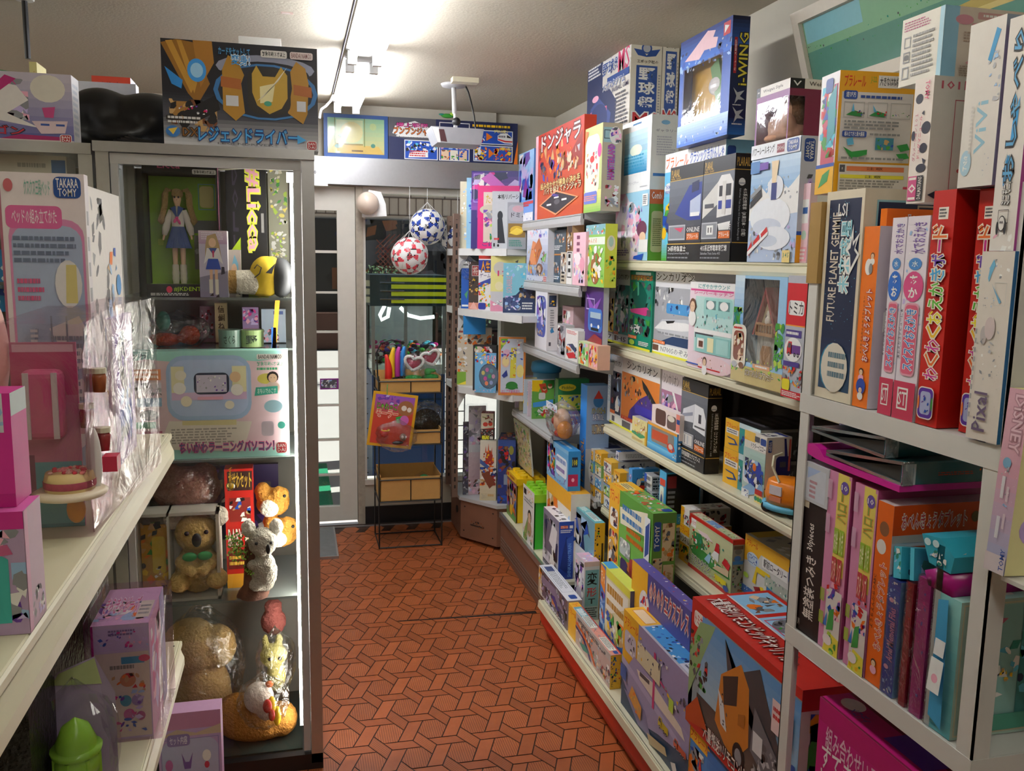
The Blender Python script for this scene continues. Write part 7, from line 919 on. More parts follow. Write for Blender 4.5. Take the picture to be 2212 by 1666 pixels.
B('block_play_box', 'pink and yellow block play box showing its wide plum side', 'toy box', (1866, 1464), KT.format(s=5), x=XR, z=z1_, L=1820, R=.21, H=1061)
B('tablet_toy_box', 'orange learning tablet box with its front panel showing, on the lower rack shelf', 'toy box', (1900, 1509), 'cfc0c4|L ea6a14; e .5 .86 .3 .04 8a5a3a;e .4 .76 .3 .04 e9e6e2;u .36 .2 .84 .68 d8404a ~f4ead6 おべんきょうタブレット;u .06 .3 .26 .6 5a2a10 ようちえんからのABC;f .5 .12 .16 4a2a1a p|R c6c9d2; r 0 .84 1 1 d8500f;t .08 .87 .7 .96 c8404a ~f4f0e6 おべんきょうタブレット;e .78 .92 .04 .03 6a5a2a;q .86 .87 .99 .96 4a3a6a;r 0 .8 1 .84 b9b4b0;r .18 .1 1 .78 b84a1a;q .24 .5 .46 .74 5a9ad8;f .35 .6 .06 3a2a24 w;l .5 .5 .96 .74 4 e6d4c4', x=XR, z=z1_, L=1868, R=.2, H=1094)
def pouch(name, label, u, uL, vT, R, spec, y=None, hdr=None):
    P = Vector((XR, 0, z1_)); P.y = slen(P, Vector((0, 1, 0)), u); L_ = max(.008, slen(P, Vector((0, 1, 0)), uL)); H_ = slenv(P, Vector((0, 0, 1)), vT)
    t = thing(name, label, 'stationery', P); g = G(); carton(g, R, L_*.8, H_*.97, spec); g.build('file_cover', CARD, t)
    g = G(); g.box(-.002, -.001, 0, R+.002, L_*.8+.001, H_*.985); g.build('clear_sleeve', BAG, t)
    if hdr: g = G(); carton(g, R*.8, L_*.5, .05, hdr); h = g.build('header_card', CARD, t); h.location = (0, .002, H_); h.rotation_euler = (math.radians(-12), math.radians(6), 0)
    return t, H_
pouch('card_file', 'thin royal blue file with pink bubble lettering in a clear sleeve', 1926, 1896, 1252, .17, '2a4fb0|L 2a4aae; n .1 .8 .9 .98 lwb 20 3 .2;n .1 .02 .9 .2 lwb 20 4 .2;e .35 .82 .2 .02 p;u .25 .3 .8 .76 e8a0c8 ~5a3f9a Ariel Memorial Files;e .35 .24 .2 .02 p|R 7fa8d8', hdr='3fb4d0|R 3fb4d0; n .05 .6 .95 .95 lwc 14 3 .3;n .1 .1 .9 .5 ecn 14 4 .3|L 4fc0dc; n .05 .05 .95 .95 lwce 14 3 .4')
pouch('card_file', 'dark red file with gold print beside the royal blue file', 1952, 1936, 1256, .17, '8a1426|L 9a1a2c; u .2 .1 .8 .7 c85a6a メモリアル;n .1 .7 .9 .98 trx 16 3|R 9a1a2c', hdr='3fb4d0|R 3fa8c4; n .1 .1 .9 .9 ecl 14 4 .3|L 4fc0dc')
pouch('card_file', 'magenta soft file bulging beside the dark red file', 1986, 1956, 1248, .17, 'a8157a|L b01a82; n .2 .1 .8 .9 mv 10 3 .3|R a8157a|T c02a92')
t, h = pouch('paper_file', 'clear file with a teal printed sheet, text side towards the camera', 2008, 1992, 1175, .2, 'c9d6d2|R c9d8d4; r 0 .0 1 .86 8fb4b0;t .06 .89 .5 .96 3a8f8a きらきらカードファイル;r .05 .8 .5 .84 3a9a94;r .56 .8 .9 .84 3a9a94;l .06 .5 .5 .78 5 6a9a96;l .56 .5 .9 .78 5 6a9a96|L d3d8d6')
o = B('teal_file_box', 'thick teal case with a pink star badge at the front of the lower rack shelf', 'stationery', (2050, 1630), '7fb8b4|L 6fc0c4; g 0 0 1 1 5fb0bc 8fd0d0;l .1 .02 .4 .6 20 3a9ab0|R a8c4b8; k .02 .02 .98 .98 c9c6a8 .012;r .06 .04 .96 .96 8fc0bc;p d8728f .12 .88 .2 .87 .25 .95 .29 .87 .38 .86 .31 .8 .34 .72 .25 .77 .16 .72 .19 .8;n .1 .1 .9 .7 cew 24 3 .1;r .12 .66 .24 .72 e3b9bc;r .5 .05 .95 .93 3f8f8f;n .5 .05 .95 .93 ecgnk 50 3 .14;p b85a3a .6 .5 .7 .52 .74 .4 .7 .2 .62 .3;e .64 .56 .1 .06 8a2a1c;n .3 .4 .45 .5 nty 10 3;r .06 .04 .96 .16 4fa08a|T 9fd0cc; l .1 .1 .9 .9 4 w', x=XR, z=z1_, L=2006, R=.22, H=1303)
R_, L_, H_ = o.data['size']; g = G('3f9fd0'); g.add([(-.004, L_, .02), (-.006, L_*.3, .01), (-.012, L_*.2, H_*.5), (-.004, L_*.5, H_*.98), (-.003, L_, H_*.95)], [(0, 1, 2, 3, 4)]); g.art((-.013, L_*.95, H_*.3), (0, -L_*.6, 0), (.008, 0, H_*.4), (-1, 0, 0), 'r 0 .0 1 .6 eef2f4;e .5 .25 .25 .08 p;r .1 .66 .9 .95 e9eef2'); g.build('torn_header_card', MATTE, o)
t = thing('card_file', 'turquoise and magenta soft file leaning on top of the teal case', 'stationery', (XR, o.location.y+.02, top(o)))
g = G('b01a82'); g.extr([(0, 0), (.05, .0), (.06, .02), (.03, .035), (.0, .03)], 'x', 0, .2); g.build('file_cover', PLASTIC, t, True); g = G('2fa8c4'); g.extr([(.005, .034), (.05, .036), (.07, .075), (.03, .08), (.0, .06)], 'x', -.002, .2); g.art((-.0025, .07, .035), (0, -.07, 0), (0, 0, .04), (-1, 0, 0), 'e .2 .8 .1 .14 cfeef6;e .45 .85 .1 .14 cfeef6;n .2 .1 .8 .6 lew 12 3 .3'); g.art((0, .004, .036), (.2, 0, 0), (0, 0, .03), (0, -1, 0), 'n 0 0 1 1 lecw 20 3 .3'); g.build('header_card', CARD, t)
# two foil wrapped teal albums and a magenta bag lying across the boxes
FOIL = mat('silver_foil_edge', 'b9c6cc', .15, metal=.9); TEALM = mat('teal_album_cover', '2f6a74', .35)
za2 = onx(1948, 1047, .93).z
def album(label, u, tip, z, h, R, m_h):
    P = Vector((XR, 0, z)); P.y = slen(P, Vector((0, 1, 0)), u); L_ = slen(P, Vector((0, 1, 0)), tip); t = thing('photo_album', label, 'album', P)
    g = G('2a6470'); g.box(0, 0, 0, R, .004, h); g.art((0, 0, 0), (R, 0, 0), (0, 0, h), (0, -1, 0), 'r .0 0 1 1 2c6672;l .28 .36 .62 .56 2 b85040;n .6 .3 .8 .66 to 16 3 .3;r .0 0 .1 1 c3ced2'); g.build('spine', GLOSS, t)
    for a, b in (((0, .0), (L_, m_h)), ((0, h), (L_, m_h+.006))):
        g = G(); g.extr([(a[0], a[1]), (b[0], b[1]), (b[0], b[1]+.003), (a[0], a[1]+.003)], 'x', 0, R); c_ = g.build('cover', TEALM, t); g = G(); g.extr([(a[0], a[1]-.001), (b[0], b[1]-.001), (b[0], b[1]+.004), (a[0], a[1]+.004)], 'x', -.002, .001); g.build('foil_edge', FOIL, c_)
    g = G(); g.extr([(.006, .004), (L_*.75, m_h+.001), (.006, h-.004)], 'x', .004, R-.01); g.build('pages', mat('dark_album_pages', '2a2622', .6), t)
    g = G(); g.box(-.002, -.003, -.001, .018, .0, h+.004); g.build('foil_corner', film('foil_wrap', .35, 'dfe6ea', .08, .8, 30.), t); return t
al = album('foil wrapped teal album lying lowest, across the pink block boxes', 1948, 1786, za2, .034, .235, .004)
album('foil wrapped teal album lying uppermost under the upper rack shelf', 1912, 1755, za2+.0345, .03, .235, .004)
t = thing('magenta_bag', 'magenta plastic bag folded under the teal albums', 'bag', (XR, al.location.y, za2-.011)); Lm = slen(Vector((XR, 0, za2)), Vector((0, 1, 0)), 1750)-al.location.y
g = G(); g.extr([(.0, .0), (Lm*.6, .0), (Lm*.9, .002), (Lm*1.0, .006), (Lm*1.03, .015), (Lm*1.0, .026), (Lm*.93, .028), (Lm*.86, .022), (Lm*.8, .0105), (.0, .0105)], 'x', -.004, .2); g.build('bag_body', mat('magenta_plastic', 'd0209a', .3), t)
# purple photo frames standing at the back of that shelf
B('photo_frame_box', 'lilac box with a dark label standing behind the albums', 'toy box', (1838, 1100), '8a80a8|L 8f86b0; r .1 .5 .9 .8 5a5478;l .2 .55 .8 .75 3 z;r .1 .3 .9 .42 22203a;l .2 .1 .8 .26 2 22203a|R 8a86a0; r .06 .3 .98 .92 9a98a8;n .1 .3 .9 .9 qszd 24 3 .12;l .2 .66 .8 .8 2 3a3a4a', x=1.0, z=1.1, L=1801, R=.17, H=870)
# ---------------------------------------------------------------- magenta castle box below the lower shelf
B('castle_toy_box', 'white and magenta castle toy box at the bottom right corner', 'toy box', (2092, 1900), 'c01a7a|L dcd6d2; p c0187a 0 .46 0 1 1 1 1 .72 .9 .6 .6 .48 .4 .5 .2 .62;e .45 .66 .45 .2 c0187a;r 0 .9 1 1 b8156f;t .06 .8 .5 .9 e9c4da 組み合わせいろいろ;t .04 .7 .62 .82 f4eef2 すてきなメロディ;t .02 .56 .66 .7 f4eef2 キャッスルタウン;e .14 .46 .11 .14 7a2a9a;e .14 .48 .07 .06 5a1f80;l .08 .36 .2 .48 3 e6d0e6;e .06 .3 .09 .13 3a9ad0;l .01 .22 .12 .36 4 d0e6f2;p c878b4 .3 .5 .34 .56 .38 .5 .42 .1 .26 .1;p c070b0 .5 .36 .6 .56 .72 .36 .7 .1 .5 .1;e .8 .46 .08 .12 d9b0b8;l .76 .4 .84 .5 4 efd9de;l .66 .28 .98 .4 2 3a7ab0|T 7a1438; r 0 .02 1 .3 c01a7a;e .1 .2 .06 .1 e6dfe6;t .13 .08 .24 .2 4a4ab0 メロディ;n .1 .4 .4 .95 lnvpx 30 3 .2;t .06 .7 .3 .96 c9d9ea キャッスル;r .36 .1 .6 .4 5a2fa8;n .4 .4 .95 .95 xvpk 40 4 .14;p f0ecec .5 .5 .75 .46 .7 .56|R b0186f', x=.935, z=RZ[0]+.0005, L=1740, R=.2, H=.43)
# ---------------------------------------------------------------- left shelf, upper board
zg = ZL[0]+.0005; zh = ZL[1]+.0005
def LB(name, label, u, spec, y, x=None, L=.1, R=.1, H=.1, z=None, cat='toy box', **k):
    """carton on the left side: its L face looks at the camera, its R face at the aisle"""
    z = zg if z is None else z
    return B(name, label, cat, (u, 0), spec, y=y, z=z, L=L, R=R, H=H, rz=90, **k)
B('bunk_bed_box', 'white and pink toy bunk bed box with a blue assembly panel, left foreground', 'toy box', (216, 0), 'e6dfe2|L e9e3e6; p b06a80 0 0 .03 0 .03 1 0 1;q .09 .0 .97 .86 d890bc;q .12 .0 .94 .84 a9bcd9;q .07 .83 .72 .9 dc6aa4;t .14 .845 .66 .89 f2e4ec ベッドの組み立てかた;q .64 .925 .96 .99 1f4f9a;t .67 .957 .93 .985 w TAKARA;t .69 .93 .91 .955 w TOMY;e .12 .96 .055 .02 c86a72;t .3 .93 .6 .98 7ab8a8 クスクス三段ベッド;l .14 .72 .9 .81 4 6a7a96;l .16 .6 .5 .68 3 d0608a;e .76 .66 .16 .075 e3e6e8;p d9d08a .72 .6 .86 .6 .86 .72 .74 .72;p e2e4e9 .5 .52 .86 .56 .94 .52 .94 .5 .6 .47;p e2e4e9 .5 .42 .86 .46 .94 .42 .94 .4 .6 .37;p e2e4e9 .5 .32 .86 .36 .94 .32 .94 .3 .6 .27;k .52 .26 .54 .56 8a94a8 .01;k .9 .26 .92 .52 8a94a8 .01;k .7 .24 .72 .56 8a94a8 .01;l .52 .28 .92 .5 9 8a94a8;p 8fa0ba .26 .36 .3 .36 .38 .52 .34 .52;l .28 .36 .37 .52 10 e3e6ea;e .76 .2 .17 .07 dfe1e8;p c99aae .64 .18 .86 .18 .86 .24 .7 .25|R d9d4d8; l .2 .1 .8 .9 10 q|T 7a3a5a', y=1.75, z=zg, L=38, R=.03, H=376.6, rz=90)
B('white_toy_box', 'white toy box with black animal silhouettes on its side behind the bunk bed box', 'toy box', (218, 0), 'e3dfdc|L e6e2e0|R e2deda; n .1 .42 .55 .97 dkqd 26 3 .2;n .12 .1 .5 .5 qd 10 5 .2;n .4 .2 .9 .8 tqoblw 24 3 .16;e .84 .66 .08 .04 3f8fd0;e .8 .4 .1 .04 c8783a;n .2 .0 .95 .3 rbtw 20 4 .16|T e9e6e2', y=1.79, z=zg, L=.12, R=282, H=400, rz=90)
# cake play set in a big clear shell
P = Vector((0, 1.44, zg)); P.x = slen(P, Vector((1, 0, 0)), 196); cs = thing('cake_play_set', 'clear packed play set with a toy cake, pink bag and jars in the left foreground', 'toy set', P)
hh = slenv(P, Vector((0, 0, 1)), 700); wl = .115
g = G('d06a98'); g.box(-wl, .06, 0, -.02, .064, hh*.9); g.art((-wl, .059, 0), (wl-.02, 0, 0), (0, 0, hh*.9), (0, -1, 0), 'r 0 0 1 1 c8809c;r 0 .72 1 .95 c85a86;r .28 .02 1 .36 6fb4bc;r .28 .0 1 .02 5a9aa4;r 0 .0 .28 .4 8a4a68;r .04 .95 .96 .99 e6c4d4'); g.build('backing_card', CARD, cs)
g = G(); g.box(-.095, .02, hh*.45, -.035, .056, hh*.78); b_ = g.build('pink_handbag', mat('rose_pink_plastic', 'd86a92', .35), cs); m_ = b_.modifiers.new('b', 'BEVEL'); m_.width = .012; m_.segments = 3
for xx in (-.088, -.048): g = G(); g.box(xx, .016, hh*.46, xx+.008, .02, hh*.77); g.build('white_stripe', WHITE, b_)
ck = (-.03, .02, hh*.2); g = G(); g.lathe([(0, -.004), (.052, -.004), (.055, .002), (.048, .006), (0, .006)], ck, n=28); c_ = g.build('cake_stand', mat('pale_cream_plastic', 'e6d9c0', .4), cs, True)
g = G(); g.lathe([(.036, .006), (.037, .022), (.034, .034), (.0, .036)], ck, n=28); g.build('cake', mat('sponge_yellow_plastic', 'ddc48a', .5), c_, True)
g = G(); g.lathe([(.0375, .011), (.038, .013), (.038, .021), (.0375, .022)], ck, n=28); g.build('berry_band', mat('berry_band', 'a84a5c', .5, noise=.3, scale=150), c_, True)
g = G(); rr = random.Random(6); [g.ell((ck[0]+rr.uniform(-.024, .024), ck[1]+rr.uniform(-.024, .02), ck[2]+.036), (.004, .004, .003), n=6, m=4, col=rr.choice(['d8485a', 'e88a8a', 'e6c4b0'])) for _ in range(40)]; o = g.build('strawberry_topping', PLASTIC, c_); o['kind'] = 'stuff'
for i, (jx, jz) in enumerate(((-.005, .5), (.012, .66), (.01, .36))): g = G(); g.lathe([(0, 0), (.010, 0), (.011, .024), (.009, .03), (0, .03)], (jx, .04+.02*i, hh*jz), n=12); j_ = g.build('jam_jar', mat('jam_red' if i != 1 else 'tea_brown', '9a3a3a' if i != 1 else 'a05a34', .25), cs, True); g = G(); g.cyl((jx, .04+.02*i, hh*jz+.03), (jx, .04+.02*i, hh*jz+.038), .011); g.build('jar_lid', CREAM, j_)
g = G(); g.ell((.004, .03, hh*.34), (.012, .006, .055)); g.build('white_spatula', mat('white_plastic', 'e0dedb', .4), cs, True)
g = G(); g.ell((-.022, .015, .075), (.014, .012, .017)); g.build('figure_head', mat('white_plastic', 'e0dedb', .4), cs, True); g = G(); g.ell((-.022, .015, .04), (.014, .012, .022)); g.build('figure_body', mat('amber_plastic', 'e0a03a', .4), cs, True); g = G(); g.ell((-.014, .006, .092), (.009, .005, .006)); g.build('figure_bow', mat('orange_plastic', 'f08a1c', .3), cs, True)
g = G(); g.box(.012, .05, .09, .034, .08, .115); g.build('red_candle', mat('crimson_plastic', 'c82a4a', .4), cs)
sh = [(-wl-.004, -.004), (.0, -.004), (.006, .0), (.012, .2), (.036, .5), (.036, .52), (-wl-.004, .52)]
g = G(); n = len(sh); g.add([(x, y, 0) for x, y in sh]+[(x, y, hh*(1.0 if y < .1 else 1.05)) for x, y in sh], [(i, (i+1) % n, (i+1) % n+n, i+n) for i in range(n-3)]+[tuple(range(n, 2*n))]); g.build('clear_shell', film('milky_clear_shell', .12, 'f0e6ec', .1, .35, 7.), cs)
g = G(); g.extr([(.0, hh*.34), (.0, hh*.86), (.06, hh*.96), (.2, hh*.5), (.16, 0.), (.02, 0)], 'x', .0, .002); g.build('inner_fold', MATS['milky_clear_shell'], cs)
B('jewel_box', 'lilac pictured slim box behind the clear play set shell', 'toy box', (256, 0), 'b8a8c8|L e6dce6; r .1 .86 .8 .95 2f4f9a;q .0 .0 .9 .8 e3c4d6|R b9aac9; n .1 .2 .9 .9 nvlzqw 40 3 .22;n .2 .1 .8 .5 bvq 20 4 .3', y=1.9, z=zg, L=.05, R=296, H=690, rz=90)
# things at the very left edge
B('doll_castle_box', 'magenta and lilac window doll box at the bottom left edge of the upper board', 'doll box', (66, 0), 'c9b0c4|L b9a0c4; r 0 .86 1 1 d02a92;n 0 .1 1 .86 vzplqw 60 3 .16;p 3fb4ac .3 .1 .8 .1 .8 .62 .6 .7 .3 .6;p c8608f .1 .5 .3 .7 .8 .74 .86 .66 .3 .62;e .3 .4 .12 .06 c88a5a;p b03a8a .1 .1 .34 .1 .26 .36|R c8a8c0; n .1 .05 .9 .3 qwzd 30 3 .2;r 0 0 .2 1 d8a0c0|T d860b0', y=1.07, z=zg, L=.09, R=.07, H=1105, rz=90)
B('doll_castle_box', 'hot pink box with a pale label stacked at the left edge', 'doll box', (36, 0), 'd02a92|L d8309a; r .3 .66 .9 1 d9dbe6;n .3 .7 .9 .98 ql 10 3;r 0 0 1 .12 c02086|R c82a8c; r .0 .8 1 1 b9c9cc', y=1.09, z=top(CART['magenta and lilac window doll box at the bottom left edge of the upper board']), L=.08, R=.06, H=850, rz=90)
t = thing('baby_doll', 'peach vinyl baby doll cut by the left edge of the frame', 'doll', (ony(-72, 560, 1.5).x, 1.5, zg))
g = G('e6b8ac'); hz_ = ony(0, 480, 1.5).z-zg; blob('doll_body', [((-.0, 0, hz_), (.048, .05, .12)), ((0, 0, hz_-.2), (.05, .05, .12)), ((0, 0, .09), (.05, .05, .09))], mat('peach_vinyl_skin', 'e2b0a4', .45), t, .008, 0, 6)
g = G(); g.ell((.0, -.03, hz_-.0), (.03, .03, .03)); g.build('red_collar', mat('dark_red_cloth', '7a1420', .8), t, True); g = G(); g.ell((.02, -.03, hz_-.12), (.03, .03, .03)); g.build('grey_bow', mat('grey_satin', '6f7890', .4), t, True)
g = G(); g.ell((.03, -.02, .2), (.035, .03, .035)); g.build('yellow_shoe', mat('yellow_felt', 'd9b82c', .8), t, True)
# ---------------------------------------------------------------- left shelf, lower board
B('bead_set_box', 'lilac and magenta bead craft box in film on the lower left board', 'toy box', (332, 1590), 'b02a86|L c9bcd9; r 0 .0 .04 1 b02a86;r .05 .78 .98 .97 c4b6dc;n .06 .8 .98 .94 vbmlzp 34 3 .16;l .3 .9 .8 .96 2 7a6a9a;r .05 .02 .98 .76 d9d2c0;r .5 .66 .9 .72 3a9ac0;e .9 .7 .1 .03 d83a6a;l .3 .6 .8 .66 1 8a8a7a;e .6 .52 .14 .06 c98a5a;n .3 .4 .9 .58 orlt 16 3 .2;e .55 .34 .1 .05 3f9ab0;e .75 .34 .1 .05 9a8ac0;e .6 .22 .1 .05 c05a9a;e .8 .2 .08 .04 b04a8a;n .3 .05 .9 .4 vbmz 24 4 .14|R c06aa4; n .1 .1 .9 .9 zpwm 30 3 .3;r .7 .0 1 1 8a86c0|T cfa8cf; n .0 .1 .95 .6 pvlzwo 50 3 .2;t .08 .3 .7 .75 d86aa0 ~e9e4f0 きらきらビーズ;r .72 .15 .96 .6 d9d9c9;l .74 .2 .94 .5 3 q', z=zh, L=208, R=.2, H=1345, rz=90)
o = CART['lilac and magenta bead craft box in film on the lower left board']; R_, L_, H_ = o.data['size']; g = G(); g.box(-.012, -.018, 0, R_+.002, L_+.01, H_+.014); g.build('film_wrap', MATS['milky_clear_shell'], o)
P = Vector((-.395, 1.6, zh)); gt = thing('green_toy_pack', 'lime green toy castle in a clear dome pack on the lower left board', 'toy', P)
g = G('b9a8c6'); g.add([(-.075, .04, 0), (.05, .045, 0), (.05, .05, .15), (.02, .06, .21), (-.035, .055, .19), (-.075, .05, .13)], [(0, 1, 2, 3, 4, 5)]); g.add([(-.045, .052, .17), (.03, .054, .165), (.02, .058, .208), (-.033, .054, .188)], [(0, 1, 2, 3)], 'aebb84'); g.build('backing_card', MATTE, gt)
LT = film('lime_clear_plastic', .2, '8fd03a', .1, .3, 20.); LP = mat('lime_plastic', '8fc43a', .25)
g = G(); g.lathe([(.028, 0), (.03, .05), (.034, .055), (.034, .075), (.028, .08), (.03, .1), (.02, .125), (.0, .14)], (0, .0, .0), n=18); b_ = g.build('castle_body', LP, gt, True)
for i in range(7): g = G(); g.cyl((.0+.032*math.cos(i*.9), .032*math.sin(i*.9), .0), (.032*math.cos(i*.9), .032*math.sin(i*.9), .08), .004, n=6); g.build('column', LP, b_)
g = G(); g.lathe([(.036, .082), (.038, .09), (.0, .092)], n=18); g.build('balcony_ring', LP, b_, True)
g = G('d06a3a'); g.box(.02, -.02, .0, .045, .0, .03); g.build('orange_card', CARD, gt)
gt.scale = (1.15, 1.15, 1.15); bag('dome', (.066, .05, .11), gt, 3, (0, .0, .095), BLISTER, .03)
P = Vector((-.475, 1.56, zh)); bb = thing('blue_case', 'pale blue clear plastic case at the lower left corner', 'case', P)
g = G(); g.box(-.04, 0, 0, .02, .09, .115); o_ = g.build('case_body', film('pale_blue_clear_plastic', .25, 'a9c6e6', .12, .3, 8.), bb); m_ = o_.modifiers.new('b', 'BEVEL'); m_.width = .008; m_.segments = 2
g = G('6a8ac8'); g.box(-.03, .02, .005, .01, .08, .085); g.build('inner_card', MATTE, bb)
g = G(); g.box(.0, .3, 0, .035, .34, .1); o = g.build('red_mesh_bag', mat('red_mesh', 'a83a2a', .7, noise=.4, scale=200, bump=.5)); P = ony(165, 1420, 1.66); o.location = (P.x, 1.5, zh); o.scale = (1.0, 1, 1.0); o.data.transform(Matrix.Diagonal((1, 1, 1.75, 1))); tag(o, 'orange red mesh pack left of the bead craft box', 'pack')
g = G(); g.box(-.62, 1.5, zh, -.44, 2.15, zh+.26); o = g.build('dark_pack', mat('dark_glittery_wrap', '1d1715', .25, noise=.7, scale=90, bump=.6)); tag(o, 'dark shiny wrapped packs at the back of the lower left board', 'pack')
B('icon_card_box', 'lilac box with six small purple icons standing in front of the showcase', 'toy box', (484, 1800), 'c39ac0|L bfa4d6; r 0 .86 1 1 c48ab4;p c9b6a4 0 .8 .3 .86 .6 .82 1 .88 1 .8;q .04 .0 .96 .78 b9bce0;k .04 .0 .96 .78 8f86c4 .012;q .14 .72 .5 .82 8a7ab8;t .18 .735 .46 .805 e6e2f2 セット内容;e .16 .56 .06 .05 c06aa8;p 7a5aa8 .36 .66 .42 .58 .48 .58 .54 .66 .5 .52 .4 .52;e .76 .62 .07 .05 efeef2;e .76 .54 .04 .03 c83a5a;e .16 .34 .1 .06 c8a0b0;e .5 .32 .06 .06 d98aa8;e .5 .26 .06 .02 d9a0b0;p 6a4fb8 .7 .36 .78 .42 .8 .34 .92 .28 .76 .26;l .1 .46 .9 .49 1 8a86b0;e .15 .12 .1 .06 d9dbe8;e .5 .1 .1 .05 e9d9e2;e .8 .1 .08 .05 b0a0d0|R a884a8', y=2.32, z=.001, L=350, R=.06, H=1532, rz=90)
# ---------------------------------------------------------------- on top of the showcases
zs_ = SH+.0005
B('belt_toy_box', 'black and gold hero belt toy box with blue lettering on top of the glass showcase', 'toy box', (688, 0), '1a1a22|L 1c1c26; g .0 .0 1 .3 c9c9cc 4a4c58;g 0 .3 1 .5 4a4c58 22242e;p 9a6a24 .0 .96 .1 1 .2 .98 .3 .6 .22 .4 .16 .5;p c8963a .03 .98 .07 .99 .2 .56 .18 .5;p c8963a .1 .99 .13 .99 .22 .6 .2 .5;p b07a2c .2 1 .32 1 .33 .8 .24 .56;p 2f8fe0 .02 .74 .13 .62 .12 .54 .06 .58;e .22 .72 .06 .11 3f9ff0;e .22 .72 .04 .07 9fd4fa;p a87a3a .06 .42 .3 .42 .36 .5 .2 .3 .05 .2;n .04 .14 .34 .44 kutk 30 3 .24;p 17161a .1 .3 .34 .5 .36 .36 .2 .22;e .66 .78 .32 .12 9aa0b8;e .66 .72 .29 .12 1b1c26;e .66 .55 .34 .27 3a7ab8;e .66 .55 .31 .25 23252f;p b8882c .38 .74 .42 .88 .48 .84 .52 .7 .5 .62 .52 .34 .46 .26 .38 .36;p b0662c .37 .58 .5 .56 .5 .66 .37 .68;p b8882c .82 .76 .86 .86 .92 .8 .94 .66 .93 .36 .9 .26 .8 .36 .83 .6;p b0662c .84 .54 .96 .52 .96 .62 .84 .64;r .4 .4 .48 .5 d9dbe0;r .86 .38 .92 .48 d9dbe0;q .54 .34 .82 .78 2a2622;p c8a23a .57 .72 .6 .8 .64 .7 .72 .7 .76 .8 .8 .72 .8 .5 .76 .4 .68 .34 .6 .42 .57 .54;p efe6b0 .62 .6 .72 .64 .7 .46 .62 .44;e .67 .44 .025 .025 4aa88a;p f2ecd0 .6 .46 .74 .66 .8 .8 .64 .5;t .36 .88 .56 .95 5fb0e8 ~16345a カードをセットして;t .44 .79 .56 .89 3f9fe8 ~e6f2fa 変身!;q .63 .88 .8 .95 e6e4e0;t .64 .893 .79 .94 2a2a2a 対象年齢３才以上;q .82 .88 .97 .95 e3d3d0;t .83 .893 .96 .94 8a5a5a BANDAI NAMCO;r .02 .24 .12 .28 2a2424;l .03 .2 .24 .28 2 d9d9d9;e .06 .13 .045 .055 3a7ac0;p e0c04a .03 .15 .09 .17 .06 .1;n .1 .3 .28 .38 rswvm 18 3 .2;t .12 .09 .22 .17 8a5a20 ~17161a DX;t .22 .05 .86 .19 4fb0f0 ~123a80 レジェンドライバー;p 4fb0f0 .86 .06 .92 .1 .86 .15;t .34 .025 .7 .045 6a6a70 LEGENDRIVER'+bd(.92, .005, .99, .095)+'|R 22242c; n .1 .1 .9 .9 dkut 20 3|T 17161a', y=SY0+.02, z=zs_, L=355, R=.09, H=106, rz=90)
o = CART['black and gold hero belt toy box with blue lettering on top of the glass showcase']
t = thing('black_case', 'rounded black plastic case lying on top of the left showcase', 'case', (ony(262, 300, 2.78).x, 2.78, lz+.001)); hz_ = ony(262, 182, 2.7).z-lz
blob('case_shell', [((-.05, 0, hz_*.5), (.1, .1, hz_*.5)), ((.08, .0, hz_*.48), (.12, .1, hz_*.48)), ((.0, -.01, hz_*.25), (.13, .11, hz_*.27))], mat('black_satin_plastic', '101011', .35), t, .012, 0, 6)
g = G(); rr = random.Random(3); [g.tube([(.0+.01*i, -.12, .02+.004*i), (.06, -.13, .012+.004*i), (.13+.01*i, -.125, .006)], .004) for i in range(5)]; g.build('cable_bundle', BLACK, t)
z_l = lz+.0005
B('dragon_toy_box', 'white and violet dragon toy box on top of the left showcase', 'toy box', (161, 0), 'ddd6d6|L 8a86b8; g 0 0 1 1 6a6aa8 c9c2d0;e .78 .78 .16 .2 e2ddd0;n .0 .3 .6 .9 wsmpqz 60 3 .22;p ece8e4 .2 .9 .5 .8 .6 .6 .4 .4 .7 .2 .3 .3 .1 .6;p c02a7a .1 .7 .3 .8 .4 .95 .5 .9 .3 .66;p c8307a 0 .3 .2 .5 .1 .66 0 .6;p c84a86 .72 .5 .84 .52 .82 .36 .74 .36;p e0c8cc .62 .3 .95 .32 .92 .14 .7 .12;r .7 .24 .78 .27 3a5aa8;r .84 .24 .92 .27 3a5aa8;p 2a2a3a 0 .26 .12 .34 .2 .22 0 .16;t .0 .2 .12 .28 e6e6e6 01;t .0 .09 .55 .22 c8283a ~3a3a44 ドラゴン;p b02a6a .3 .02 .95 .02 .95 .08 .5 .1;r 0 0 1 .03 d9d0d0'+bd(.87, .0, .98, .12)+'|R d9d5d3; l .1 .1 .9 .9 9 s|T e0dcd6', y=SY0+.04, z=z_l, L=.26, R=.08, H=162, rz=90)
B('hero_set_box', 'slanting white printed toy box behind the dragon box', 'toy box', (300, 0), 'dfe1ee|L c9a07a; r 0 .62 1 1 e3e4ee;t .1 .72 .34 .9 4a4a6a 未来のために;t .42 .68 .72 .84 6a5a7a 騎士竜の力を宿し;t .74 .66 .9 .78 2f86c8 変身だ;p c8305a 0 .6 1 .52 1 .56 0 .64;n 0 .0 .6 .56 orwly 40 3 .24|T e9e9ef', y=2.86, z=z_l, L=96, R=.05, H=182, rz=90)
CART['slanting white printed toy box behind the dragon box'].rotation_euler.y += 0
